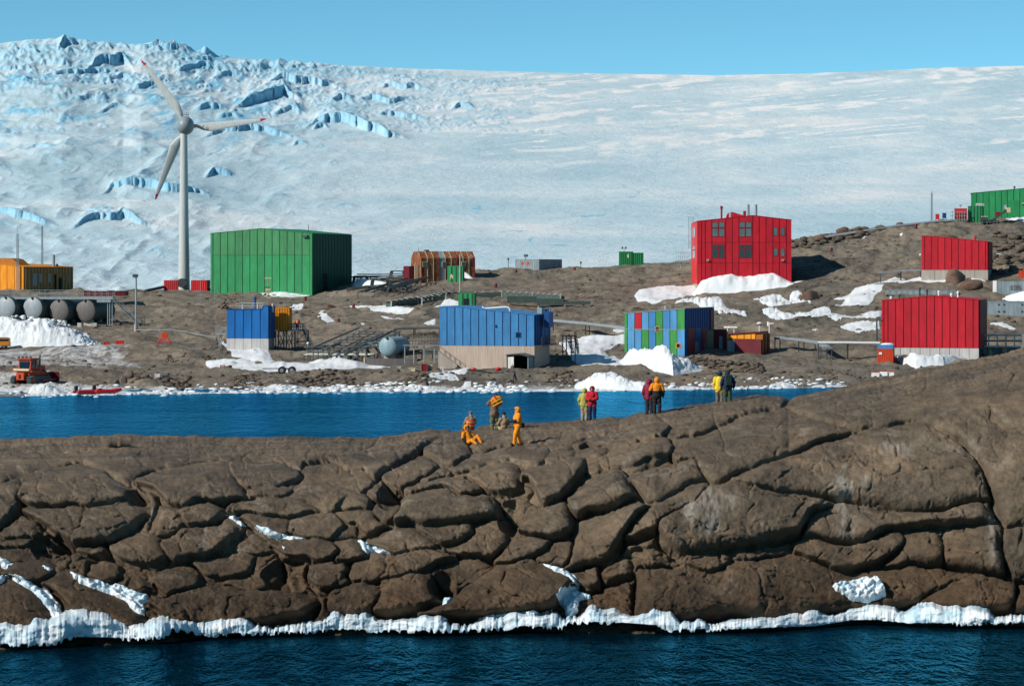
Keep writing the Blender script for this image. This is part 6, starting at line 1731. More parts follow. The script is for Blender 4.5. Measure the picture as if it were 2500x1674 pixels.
# ---------------------------------------------------------------- pipe runs, cable ladders, walkways
def pipe_run(name, label, pts, n=3, gap=0.45, r=0.10, lift=1.0, post_every=6.0, mat=GALV, pm=STEELD, cat='pipes', dark=None, drop=None):
    """pipes side by side over the ground; pts are photo pixels of the pipe, lift its height above ground in metres"""
    P3 = []
    for (u, v) in pts:
        y = float(hillY(u, v)); p = P(u, v + lift * F / y, float(hillY(u, v + lift * F / y)))
        g = hz(p.x, p.y)
        P3.append(Vector((p.x, p.y, max(g + 0.25, p.z + lift))))
    O = P3[0].copy(); O.z = hz(O.x, O.y)
    T = thing(name, label, cat, O)
    L3 = [p - O for p in P3]
    d = (L3[-1] - L3[0]); d.z = 0; d.normalize(); side = Vector((-d.y, d.x, 0))
    if side.y < 0: side = -side
    for i in range(n):
        rz = random.Random(i * 7 + len(label)); jz = rz.uniform(-.5, .45) * (n > 4); js = rz.uniform(-.3, .3) * (n > 4)
        mb = MB().path([p + side * (gap * i + js) + Vector((0, 0, 0.04 * i + jz + rz.uniform(-.12, .12) * (n > 4))) for p in L3], r * (rz.choice((.7, 1, 1.35)) if n > 4 else 1), 7)
        mb.build('pipe', dark if (dark and i % 2) else mat, T, True)
    for a, b in zip(L3[:-1], L3[1:]):
        k = max(1, int((b - a).length / post_every))
        for j in range(k + 1):
            p = a + (b - a) * j / k
            g = hz(p.x + O.x, p.y + O.y) - O.z
            if p.z - g > .15:
                mb = MB().tube((p.x, p.y, g - .4), (p.x, p.y, p.z), .08, n=5); q = p + side * gap * (n - 1)
                mb.tube((q.x, q.y, g - .4), (q.x, q.y, q.z), .08, n=5); mb.tube(p - Vector((0, 0, r)), q - Vector((0, 0, r)), .06, n=5)
                mb.build('trestle', pm, T)
    return T
pipe_run('pipe_rack', 'row of pale pipes running right from the steel tower', [(742, 866), (800, 866), (905, 866)], 3, .5, .11, .7, 4, PALETRAY)
pipe_run('pipe_rack', 'upper dark pipe on posts between the steel tower and the tank', [(752, 848), (850, 850), (925, 848)], 2, .5, .09, 1.6, 4, STEELD)
pipe_run('pipe_bundle', 'thick bundle of pipes sloping up behind the blue grey tank', [(862, 866), (905, 842), (975, 808)], 6, 1.3, .13, 1.3, 5, GALV, STEELD, dark=STEELD)
pipe_run('pipe_bundle', 'pipes leaving the left wall of the large blue building', [(962, 805), (1010, 803), (1072, 802)], 4, .5, .11, 1.6, 4, STEELD, STEELD)
pipe_run('pipe_bundle', 'low pipes tangled beside the blue grey tank', [(870, 848), (900, 846), (930, 850)], 6, .5, .10, .9, 3, GALV, STEELD, dark=PALETRAY)
pipe_run('pipe_bundle', 'pipes under the walkway right of the blue grey tank', [(985, 862), (1030, 858), (1070, 858)], 5, .6, .10, 1.0, 3, GCOPPER, STEELD, dark=STEELD)
fr = Frame(984, 1072, 866, 4, depth=2, Y=fr1.Y + 4)
T = fr.thing('link_walkway', 'railed steel walkway between the blue grey tank and the large blue building', 'walkway')
zd = fr.z(1030, 842); MB().box(0, fr.W, 0, 1.4, zd - .12, zd).build('deck', GALV, T)
for y in (0.05, 1.35):
    mb = MB(); railing(mb, [(0, y, zd), (fr.W, y, zd)], 1.1, 12, .03); mb.build('railing', STEELD, T)
for u in (988, 1010, 1035, 1060): MB().tube((fr.x(u), .3, -1.2), (fr.x(u), .3, zd), .09).build('post', GALV, T)
pipe_run('hangar_pipes', 'dark pipes on trestles running right from the green hangar', [(848, 706), (900, 700), (985, 704)], 5, 1.1, .14, 1.2, 5, STEELD, STEELD)
pipe_run('hangar_pipes', 'bundle of dark pipes climbing from the hangar to the rusty hut', [(945, 712), (985, 700), (1048, 680)], 5, 1.5, .15, 1.2, 4, STEELD, STEELD)
pipe_run('hangar_pipes', 'pipe stack behind the low snow mound by the hangar', [(858, 676), (905, 676), (985, 672)], 5, .5, .12, 1.0, 4, STEELD, STEELD)
def pipe_loop(u, v, wpx, hpx, n, label):
    b = GS(u, v); k = b.y / F; T = thing('pipe_loop', label, 'pipe loop', b)
    for i in range(n):
        x0 = -wpx * k / 2 + i * .15; x1 = wpx * k / 2 + i * .15; y = i * .5
        MB().path([(x0, y, -.2), (x0 + .3, y, hpx * k), (x1 - .3, y, hpx * k), (x1, y, -.2)], .11, 7).build('pipe', STEELD, T, True)
pipe_loop(878, 676, 36, 14, 3, 'dark expansion loop of pipes right of the hangar roofline'); pipe_loop(925, 712, 44, 22, 4, 'arched dark pipe loops over the snow right of the hangar'); pipe_loop(968, 712, 40, 22, 4, 'second set of arched pipe loops nearer the rusty hut'); pipe_loop(968, 676, 36, 14, 4, 'curled pipe stack left of the rusty hut')

def ladder_tray(label, pts, width=1.6, rung=1.35, lift=1.1, solid=False):
    P3 = []
    for (u, v) in pts:
        y = float(hillY(u, v)); p = P(u, v + lift * F / y, float(hillY(u, v + lift * F / y)))
        P3.append(Vector((p.x, p.y, p.z + lift)))
    O = P3[0].copy(); O.z = hz(O.x, O.y); T = thing('cable_ladder', label, 'cable ladder', O); L3 = [p - O for p in P3]
    d = L3[-1] - L3[0]; d.z = 0; d.normalize(); sd = Vector((-d.y, d.x, 0)) * width
    if sd.y < 0: sd = -sd
    for o in (Vector((0, 0, 0)), sd):
        MB().path([p + o for p in L3], .13, 4).build('rail', STEELD, T)
    for a, b in zip(L3[:-1], L3[1:]):
        k = max(1, int((b - a).length / rung))
        for j in range(k):
            p = a + (b - a) * (j + .5) / k
            MB().add([p + Vector((-.09, 0, -.1)), p + Vector((.09, 0, -.1)), p + sd + Vector((.09, 0, .35)), p + sd + Vector((-.09, 0, .35)), p + Vector((-.09, 0, -.45)), p + Vector((.09, 0, -.45))], [(0, 1, 2, 3), (4, 5, 1, 0)]).build('rung', PALETRAY, T)
        if solid:
            MB().add([a + Vector((0, -.05, -.15)), b + Vector((0, -.05, -.15)), b + Vector((0, -.05, -1.5)), a + Vector((0, -.05, -1.5)), a + sd + Vector((0, 0, -.15)), b + sd + Vector((0, 0, -.15)), b + sd + Vector((0, 0, -1.5)), a + sd + Vector((0, 0, -1.5))],
                     [(0, 1, 2, 3), (4, 7, 6, 5), (0, 4, 5, 1), (3, 2, 6, 7), (0, 3, 7, 4), (1, 5, 6, 2)]).build('trough', GCOPPER, T)
    for p in L3:
        MB().box(p.x - .12, p.x + .12, p.y - .1, p.y + .1, p.z - lift - 1.4, p.z + .25).build('post', PALETRAY, T)
ladder_tray('cable ladder with pale rungs crossing the slope above the snow strip', [(955, 739), (1020, 728), (1088, 722)], solid=True)
ladder_tray('upper cable ladder with pale rungs behind the green doorway box', [(1030, 730), (1090, 718), (1118, 714)])
ladder_tray('cable ladder continuing right behind the large blue building', [(1160, 716), (1225, 714), (1300, 718), (1368, 722)], solid=True)
fr = Frame(1238, 1378, 748, 2, depth=1.2)
T = fr.thing('cable_trough', 'dark green metal trough on the slope behind the large blue building', 'trough')
for (u0, u1, v0) in ((1238, 1310, 723), (1311, 1376, 729)): MB().box(fr.x(u0), fr.x(u1), 0, 1.2, fr.z(u0, v0 + 16), fr.z(u0, v0)).build('section', GCOPPER, T)
MB().box(fr.x(1377), fr.x(1442), .1, 1.0, fr.z(1400, 743), fr.z(1400, 735)).build('section', GCOPPER, T)
for u in (1240, 1312, 1376): MB().box(fr.x(u), fr.x(u) + .3, .1, 1.0, -1, fr.z(u, 740)).build('leg', CONC, T)
pipe_run('ramp_pipe', 'pale flat duct on posts sloping down to the patchwork building', [(1342, 784), (1430, 792), (1528, 803)], 3, .35, .2, 1.8, 7, GALV, STEELD)
pipe_run('service_pipe', 'pale duct on posts leaving the orange building', [(1892, 826), (1950, 832), (1990, 838), (2018, 852)], 3, .4, .17, 1.6, 4, GALV, STEELD)
T = pipe_run('service_pipe', 'pale pipe on a braced trestle running to the large red building', [(1998, 839), (2070, 839), (2148, 840)], 2, .5, .17, 2.4, 5, WHITE, STEELD)
pipe_run('ridge_pipe', 'long pipeline following the right ridge up to the green store', [(2012, 580), (2100, 566), (2200, 551), (2290, 541), (2362, 537)], 4, .6, .16, .8, 8, GALV, STEELD)
pipe_run('slope_pipe', 'pipe on posts left of the red building behind the boulders', [(2150, 667), (2200, 662), (2248, 660)], 2, .5, .14, 1.6, 4, GALV, STEELD)
pipe_run('tank_pipe', 'thin pipe running right from the tank plinth over the gravel', [(330, 808), (420, 813), (528, 824)], 1, .5, .08, .5, 8, GALV, STEELD)
pipe_run('slope_pipe', 'dark pipe sloping down left of the red container', [(355, 710), (402, 700)], 1, .5, .3, .8, 8, STEELD, STEELD)
fr = Frame(2403, 2560, 882, 10, depth=4, Y=frr.Y + 3)
T = fr.thing('steel_bridge', 'dark steel footbridge right of the large red building', 'bridge')
for v in (818, 832, 846): MB().box(0, fr.W, 0, .2, fr.z(2450, v) - .12, fr.z(2450, v) + .12).build('beam', GALV if v != 832 else STEELD, T)
for u in range(2412, 2560, 21): MB().box(fr.x(u), fr.x(u) + .2, -.03, .2, fr.z(u, 848), fr.z(u, 816)).build('strut', GALV, T)
for u in (2415, 2452, 2490): MB().tube((fr.x(u), 1.5, -2), (fr.x(u), 1.5, fr.z(u, 848)), .35, n=10).build('pier', CONC, T)
MB().box(0, fr.W, 0.2, 3, fr.z(2450, 849), fr.z(2450, 846)).build('deck', STEELD, T)
fr = Frame(1672, 1890, 905, 14, depth=5, Y=frp.Y - .5)
T = fr.thing('concrete_ramp', 'flat concrete ramp sloping from the patchwork building', 'ramp')
zz = lambda u: hz((u - CU) / F * (frp.Y), frp.Y) - fr.O.z
for i in range(6):
    a, b2 = fr.x(1690 + 30 * i), fr.x(1690 + 30 * (i + 1)) - .05
    h0 = fr.z(1690, 876) * (1 - i / 6.) + fr.z(1870, 898) * i / 6. ; h1 = fr.z(1690, 876) * (1 - (i + 1) / 6.) + fr.z(1870, 898) * (i + 1) / 6.
    MB().prism_y([(a, h0 - .5), (b2, h1 - .5), (b2, h1), (a, h0)], 0.2, 4.5).build('slab', CONC, T)

# ---------------------------------------------------------------- machines on the beach
def wheel(parent, x, y, z, r, w, name='wheel', axis='x', rim=GALV):
    o = MB().lathe([(r * .9, -w / 2), (r, -w * .35), (r, w * .35), (r * .9, w / 2)], 18, axis, (x, y, z)).build(name, BLACK, parent, True)
    MB().lathe([(r * .5, -w / 2 - .02), (r * .5, w / 2 + .02)], 12, axis, (x, y, z)).build('rim', rim, o)
    return o
b = GS(78, 935)
T = thing('bulldozer', 'orange bulldozer seen from behind on the icy beach', 'bulldozer', b, math.radians(-24))
for s in (-1, 1):
    prof = [(-2.1 + .45 * math.cos(t), .5 + .48 * math.sin(t)) for t in np.linspace(math.pi * 1.5, math.pi * .5, 9)] + [(1.7 + .45 * math.cos(t), .5 + .48 * math.sin(t)) for t in np.linspace(math.pi * .5, -math.pi * .5, 9)]
    x0 = s * 1.25 - .3
    o = MB().prism_x(prof, x0, x0 + .6).build('track', STEELD, T)
    mb = MB()
    for k in range(15):
        y = -2.1 + 3.8 * k / 14; mb.box(x0 - .04, x0 + .64, y - .05, y + .05, .96, 1.04)
    for k in range(6):
        z = .15 + .14 * k; mb.box(x0 - .04, x0 + .64, -2.62, -2.5, z, z + .06)
    mb.build('grousers', STEELD, o); MB().lathe([(.32, -.34), (.32, .34)], 14, 'x', (s * 1.25, -2.0, .5)).build('sprocket', DOZER, o)
MB().box(-.95, .95, -2.0, 2.0, .45, 1.5).build('hull', DOZER, T, bevel=.05)
MB().prism_x([(.1, 1.5), (2.1, 1.5), (2.1, 2.0), (1.9, 2.25), (.1, 2.35)], -.65, .65).build('engine_hood', DOZER, T)
MB().box(-.6, .6, -2.75, -2.0, .5, 1.45).build('ripper_block', DOZER, T, bevel=.05); MB().box(-.12, .12, -2.80, -2.74, .7, 1.2).build('ripper_slot', DARK, T)
MB().box(-1.75, 1.45, -2.2, -.2, 1.5, 1.68).build('fender', DOZER, T); MB().box(-1.2, 1.1, -2.4, -2.2, 1.68, 1.95).build('rear_bar', CREAM, T)
cab = MB().prism_x([(-1.75, 1.68), (.1, 1.68), (-.1, 3.1), (-1.6, 3.1)], -.95, .95).build('cab', DOZER, T, bevel=.04)
MB().box(-.7, .7, -1.78, -1.70, 2.0, 2.85).build('rear_window', DARKG, cab)
for s in (-1, 1): MB().box(s * .955 - .02, s * .955 + .02, -1.4, -.2, 2.05, 2.9).build('side_window', DARKG, cab)
MB().box(-1.05, 1.05, -1.85, .15, 3.1, 3.25).build('cab_roof', DOZER, T)
mb = MB()
for x in (-.9, -.3, .3, .9): mb.box(x - .12, x + .12, -1.8, -1.6, 3.25, 3.5)
mb.build('work_lights', STEELD, T)
MB().tube((.75, .7, 2.2), (.75, .7, 3.7), .1).build('exhaust', STEELD, T); MB().tube((1.25, -.3, 1.6), (1.25, -.3, 3.3), .07).build('air_intake', STEELD, T)
bl = [(2.75 + .28 * math.cos(t) * 1.2, .1 + 1.3 * (t + 1.1) / 2.2) for t in np.linspace(-1.1, 1.1, 8)]
MB().prism_x(bl + [(y + .12, z) for y, z in reversed(bl)], -2.1, 2.1).build('blade', MAROON, T)
for s in (-1, 1): MB().tube((s * 1.7, -.2, .45), (s * 1.7, 2.8, .45), .13).build('push_arm', DOZER, T); MB().tube((s * .75, 1.6, 1.8), (s * .75, 2.9, .9), .09).build('blade_ram', GALV, T)

b = GS(-12, 850)
T = thing('yellow_vehicle', 'yellow station vehicle cut off by the left edge beside the snow pile', 'vehicle', b, math.radians(4))
MB().prism_y([(-2.1, .45), (2.2, .45), (2.25, 1.0), (2.2, 1.62), (-.9, 1.62), (-1.25, 1.15), (-2.1, 1.05)], 0, 1.8).build('body', YEL, T, bevel=.05)
MB().box(-.85, 2.1, -.02, .04, 1.15, 1.5).build('window', DARKG, T); MB().box(2.2, 2.26, .2, 1.6, 1.1, 1.5).build('rear_window', DARKG, T)
for x in (-1.35, 1.35):
    for y in (.15, 1.65): wheel(T, x, y, .4, .42, .28, axis='y')
MB().box(-2.2, 2.3, -.03, 1.83, .35, .48).build('sill', STEELD, T); mb = MB(); mb.box(-.7, 2.0, .1, 1.7, 1.66, 1.72); mb.build('roof_rack', STEELD, T)

def boat(u, v, rot, label):
    b = GS(u, v); T = thing('inflatable_boat', label, 'boat', (b.x, b.y, max(b.z, .05)), rot, 'red inflatable boats')
    pts = [(-1.7, -.65, .3), (.9, -.65, .32), (1.7, -.35, .45), (2.0, 0, .5), (1.7, .35, .45), (.9, .65, .32), (-1.7, .65, .3)]
    mb = MB().path(pts, .24, 10)
    for p in pts: mb.ball(p, .24, seg=10, rings=6)
    mb.build('tube', RED, T, True)
    MB().box(-1.6, 1.4, -.6, .6, .12, .22).build('floor', STEELD, T); MB().box(-1.62, -1.52, -.55, .55, .15, .62).build('transom', GREYW, T)
    o = MB().box(-2.0, -1.55, -.2, .2, .6, 1.15).build('outboard_motor', BLACK, T, bevel=.06); MB().box(-1.9, -1.75, -.07, .07, -.15, .6).build('motor_leg', BLACK, o)
    MB().box(-.3, .3, -.45, .45, .35, .55).build('seat', BLACK, T)
    T.scale = (.88, .88, .88)
boat(214, 962, math.radians(38), 'left red inflatable boat drawn up at the far shore'); boat(260, 961, math.radians(30), 'right red inflatable boat drawn up beside the shore boulders')

# ---------------------------------------------------------------- small gear around the station
def crate(u, v, wpx, hpx, dm, mat, name, label, cat='crate', group=None, lid=None, rot=0.0, legs=False):
    b = GS(u, v); k = b.y / F; w, h = wpx * k, hpx * k
    T = thing(name, label, cat, b, rot, group)
    MB().box(-w / 2, w / 2, 0, dm, -.1, h * .9).build('body', mat, T, bevel=.03)
    MB().box(-w / 2 - .04, w / 2 + .04, -.04, dm + .04, h * .9, h).build('lid', lid or mat, T)
    for x in (-w / 2, w / 2 - .1): MB().box(x, x + .1, -.05, 0, 0, h * .88).build('edge_batten', lid or mat, T)
    return T
crate(312, 930, 18, 14, 1.0, GREYW, 'grey_crate', 'grey crate behind the tallest shore boulder'); crate(333, 928, 14, 13, .9, STEELD, 'grey_crate', 'dark grey crate right of the tallest shore boulder')
crate(384, 930, 12, 12, .8, WHITE, 'white_bin', 'white bin on the shore among pale ice', 'bin'); crate(363, 934, 7, 7, .5, WHITE, 'white_bin', 'tiny white box on the shore left of the white bin', 'bin'); crate(404, 930, 16, 10, .8, STEELD, 'tarp_box', 'dark covered box right of the white bin', 'box')
crate(1036, 913, 15, 20, .8, REDD, 'red_cabinet', 'rusty red cabinet on the beach left of the large blue building', 'cabinet', lid=RUST); crate(1049, 912, 12, 17, .8, CONC, 'grey_cabinet', 'grey cabinet with a round port beside the rusty red cabinet', 'cabinet', lid=CREAM)
crate(1079, 908, 7, 11, .5, WHITE, 'white_box', 'small white box standing right of the two cabinets', 'box'); crate(995, 904, 12, 10, .6, WHITE, 'white_box', 'white machine box on the beach below the concrete bund', 'box'); crate(1006, 905, 8, 9, .6, REDL, 'red_box', 'small red box beside the white machine box', 'box'); crate(981, 904, 7, 7, .5, REDL, 'red_box', 'tiny red box left of the white machine box', 'box'); crate(974, 900, 9, 11, .4, CONCL, 'white_box', 'pale box with a dark port against the concrete bund', 'box')
crate(1007, 916, 13, 9, .7, CREAM, 'cable_reel', 'small pale cable reel on the beach', 'reel')
crate(259, 846, 13, 9, .8, REDL, 'red_box', 'red box at the foot of the tank plinth', 'box'); crate(292, 850, 17, 10, 1.0, REDL, 'red_box', 'larger red box right of the tank plinth', 'box')
for i, (u, w, lb) in enumerate(((2137, 19, 'left white road barrier on the gravel before the large red building'), (2157, 19, 'middle white road barrier on the gravel'), (2175, 15, 'right short white road barrier with a red top'))):
    b = GS(u, 917); k = b.y / F
    T = thing('road_barrier', lb, 'barrier', b, 0, 'white road barriers')
    MB().prism_x([(-.3, 0), (.3, 0), (.2, .25), (.12, .55), (-.12, .55), (-.2, .25)], -w / 2 * k + .02, w / 2 * k - .02).build('body', WHITE, T)
    MB().box(-.25, .25, -.1, .1, .55, .72).build('red_cap', REDL, T)
b = GS(400, 848); k = b.y / F
T = thing('red_stand', 'red pyramid shaped lattice stand on the gravel', 'stand', b)
w, h = 18 * k, 27 * k
for s in (-1, 1):
    for y in (0, w): MB().tube((s * w, y, -.1), (s * w * .25, w * .5, h * .65), .08).build('leg', REDL, T)
mb = MB()
for s in (-1, 1): mb.tube((s * w, 0, .1), (-s * w * .4, w * .4, h * .5), .05); mb.tube((s * w, 0, .1), (0, 0, .1), .05)
mb.box(-w * .9, w * .9, w * .45, w * .5, h * .62, h * .66); mb.build('bracing', REDL, T)
MB().lathe([(.5, -.15), (.5, .15)], 16, 'y', (0, w * .5, h * .75)).build('reel', ORED, T); mb = MB()
for s in (-1, 1): mb.tube((s * w * .8, w * .5, h * .65), (s * w * .8, w * .5, h), .04)
mb.build('rail', GALV, T)
b = GS(415, 882); k = b.y / F
T = thing('hand_cart', 'small rusty cart on the beach below the red stand', 'cart', b)
MB().box(-.5, .4, 0, .6, .35, .6).build('tray', RUST, T); MB().box(-.4, .2, .1, .5, .6, 1.1).build('load', STEELD, T)
for x in (-.4, .3): wheel(T, x, -.05, .25, .25, .12, axis='y')
b = GS(700, 926); k = b.y / F
T = thing('axle_trailer', 'old trailer frame with black tyres on the beach', 'trailer', b)
MB().tube((-3.2, .5, .7), (1.0, .5, .75), .06).build('drawbar', STEELD, T); MB().box(-.9, .9, .2, .9, .6, .75).build('chassis', STEELD, T)
for x in (-.65, .65):
    for y in (.0, 1.0): wheel(T, x, y, .5, .5, .3, axis='y')
b = GS(590, 925); k = b.y / F
T = thing('timber_stack', 'pale boards lying on the stones below the small blue building', 'timber', b)
for i in range(4): MB().add([(-1.2 + .1 * i, .25 * i, .2), (1.0 + .1 * i, .25 * i, .65), (1.0 + .1 * i, .25 * i + .2, .65), (-1.2 + .1 * i, .25 * i + .2, .2), (-1.2 + .1 * i, .25 * i, .1), (1.0 + .1 * i, .25 * i, .55), (1.0 + .1 * i, .25 * i + .2, .55), (-1.2 + .1 * i, .25 * i + .2, .1)], [(0, 1, 2, 3), (4, 7, 6, 5), (0, 4, 5, 1), (2, 6, 7, 3), (1, 5, 6, 2), (0, 3, 7, 4)]).build('board', CREAM, T)
crate(543, 908, 11, 6, .5, WHITE, 'float_box', 'white box with a red top on the gravel left of the snow tongue', 'box', lid=REDL)
for u, v, lb in ((1156, 912, 'small red buoy on the beach rope'), (1216, 913, 'larger red buoy on the beach rope near the open shed')):
    b = GS(u, v); o = MB().ball((0, 0, .2), .3, 1.3, 1, .8).build('buoy', REDL, None, True); o.location = b; tag(o, lb, 'buoy')
pts = [GS(u, v) for u, v in ((1140, 912), (1170, 913), (1200, 915), (1240, 919), (1256, 921), (1252, 936), (1245, 953))]
o = MB().path([p + Vector((0, 0, .1)) for p in pts], .07, 5).build('mooring_rope', BLACK); tag(o, 'dark rope running over the beach to the water below the open shed', 'rope')
# loader conveyor by the green store
b = P(2440, 545, 575.0); k = 575.0 / F
T = thing('conveyor', 'dark mobile conveyor raised against the green store', 'conveyor', b)
MB().add([(-20 * k, 0, 3 * k), (22 * k, 0, 32 * k), (22 * k, 0, 37 * k), (-20 * k, 0, 8 * k), (-20 * k, 1.2, 3 * k), (22 * k, 1.2, 32 * k), (22 * k, 1.2, 37 * k), (-20 * k, 1.2, 8 * k)], [(0, 1, 2, 3), (4, 7, 6, 5), (0, 4, 5, 1), (2, 6, 7, 3), (1, 5, 6, 2), (0, 3, 7, 4)]).build('belt', STEELD, T)
MB().box(18 * k, 27 * k, -.1, 1.3, 26 * k, 38 * k).build('head', CREAM, T); MB().box(-8 * k, 3 * k, .1, 1.2, 18 * k, 28 * k).build('hopper', REDD, T); MB().box(-28 * k, 0, 0, 1.2, 2 * k, 7 * k).build('chassis', STEELD, T)
for x in (-24 * k, -6 * k): wheel(T, x, -.1, 2 * k, 2.6 * k, .3, axis='y')
MB().box(-45 * k, -28 * k, 0, 1.5, 6 * k, 14 * k).build('engine', STEELD, T); mb = MB()
for i in range(5): mb.ball(((-43 + 3.4 * i) * k, .2, 16 * k), 1.5 * k)
mb.build('gear', CREAM, T)
for x in (-42 * k, -31 * k): wheel(T, x, -.1, 2.5 * k, 3 * k, .3, axis='y')
for x in (-42 * k, -31 * k): MB().box(x - .1, x + .1, .1, 1.3, 2 * k, 7 * k).build('axle', STEELD, T)
# concrete pipe pieces lying on the island
def rock_hit(u, v):
    d = (P(u, v, 100.0) - Vector((0, 0, CZ))).normalized()
    h = ROCKG['bvh'].ray_cast(Vector((0, 0, CZ)), d)
    return h[0]
hp = rock_hit(290, 1091)
if hp is not None:
    for i, (dx, w, lb) in enumerate(((-.28, .42, 'left half of a broken concrete pipe on the flat rock top'), (.32, .55, 'right half of a broken concrete pipe on the flat rock top'))):
        T = thing('concrete_pipe', lb, 'pipe', hp + Vector((dx, 0, .0)), math.radians(8))
        MB().lathe([(.22, -w / 2), (.26, -w / 2), (.26, w / 2), (.22, w / 2), (.2, 0)], 18, 'x', (0, 0, .22)).build('shell', SHORE_ROCK, T, True)
        MB().lathe([(.275, -w / 2 + .02), (.275, -w / 2 + .1)], 18, 'x', (0, 0, .22)).build('rim', SHORE_ROCK, T)
# ---------------------------------------------------------------- people
def cloth(name, rgb): return paint(name, rgb, 0.85, 0.22, 0, 0.12, 6.0)
SKIN = paint('skin', (0.42, 0.24, 0.17), 0.6, 0.06, 0, 0.0); C_OR = cloth('orange_suit', (0.72, 0.24, 0.010)); C_OR2 = cloth('orange_jacket', (0.78, 0.25, 0.01)); C_BK = cloth('black_cloth', (0.016, 0.017, 0.022)); C_HV = cloth('high_visibility_orange', (0.85, 0.12, 0.015)); C_TAN = cloth('tan_jacket', (0.27, 0.19, 0.125)); C_BR = cloth('brown_jacket', (0.17, 0.11, 0.07))
C_OLV = cloth('olive_trousers', (0.12, 0.13, 0.075)); C_YG = cloth('yellow_green_jacket', (0.42, 0.40, 0.10)); C_RED = cloth('red_jacket', (0.48, 0.012, 0.03)); C_MAR = cloth('maroon_jacket', (0.22, 0.012, 0.045)); C_YEL = cloth('yellow_jacket', (0.72, 0.52, 0.03)); C_NAVY = cloth('navy_jacket', (0.012, 0.022, 0.075)); C_GREY = cloth('grey_trousers', (0.13, 0.115, 0.095)); C_DGRN = cloth('dark_green_pack', (0.010, 0.028, 0.030)); C_SND = cloth('sand_trousers', (0.33, 0.26, 0.16)); C_GRN = cloth('green_trousers', (0.05, 0.085, 0.05)); C_GRYH = cloth('grey_wool', (0.16, 0.14, 0.13)); BOOT = cloth('dark_boots', (0.03, 0.028, 0.026)); SILV = paint('reflective_tape', (0.7, 0.62, 0.4), 0.4)

STAND = dict(pel=(0, 0, .95), che=(0, 0, 1.33), nec=(0, 0, 1.53), hea=(0, -.02, 1.67), shL=(.22, 0, 1.43), elL=(.32, .02, 1.16), wrL=(.31, -.08, .92), shR=(-.22, 0, 1.43), elR=(-.32, .02, 1.16), wrR=(-.31, -.08, .92),
             hiL=(.10, 0, .92), knL=(.12, -.03, .50), anL=(.12, .02, .09), toL=(.14, -.15, .05), hiR=(-.10, 0, .92), knR=(-.12, -.03, .50), anR=(-.12, .02, .09), toR=(-.14, -.15, .05))
SIT = dict(pel=(0, 0, .14), che=(0, .10, .52), nec=(0, .10, .72), hea=(0, .06, .86), shL=(.20, .10, .63), elL=(.28, -.02, .40), wrL=(.20, -.22, .36), shR=(-.20, .10, .63), elR=(-.28, -.02, .40), wrR=(-.20, -.22, .36),
           hiL=(.10, -.03, .14), knL=(.14, -.42, .36), anL=(.15, -.72, .09), toL=(.17, -.88, .12), hiR=(-.10, -.03, .14), knR=(-.14, -.44, .30), anR=(-.16, -.80, .08), toR=(-.18, -.96, .14))
SEG = [('pel', 'che', .205, .215, 'jacket'), ('che', 'nec', .215, .11, 'jacket'), ('nec', 'hea', .075, .08, 'skin'), ('shL', 'shR', .115, .115, 'jacket'), ('shL', 'elL', .11, .092, 'jacket'), ('elL', 'wrL', .092, .07, 'jacket'), ('shR', 'elR', .11, .092, 'jacket'), ('elR', 'wrR', .092, .07, 'jacket'),
       ('hiL', 'hiR', .165, .165, 'trousers'), ('hiL', 'knL', .135, .11, 'trousers'), ('knL', 'anL', .108, .088, 'trousers'), ('anL', 'toL', .066, .055, 'boots'), ('hiR', 'knR', .135, .11, 'trousers'), ('knR', 'anR', .108, .088, 'trousers'), ('anR', 'toR', .066, .055, 'boots')]
def capsule(mb, a, b, r0, r1, n=10):
    a, b = Vector(a), Vector(b)
    mb.tube(a, b, r0, r1, n=n); mb.ball(a, r0, seg=n, rings=6); mb.ball(b, r1, seg=n, rings=6)

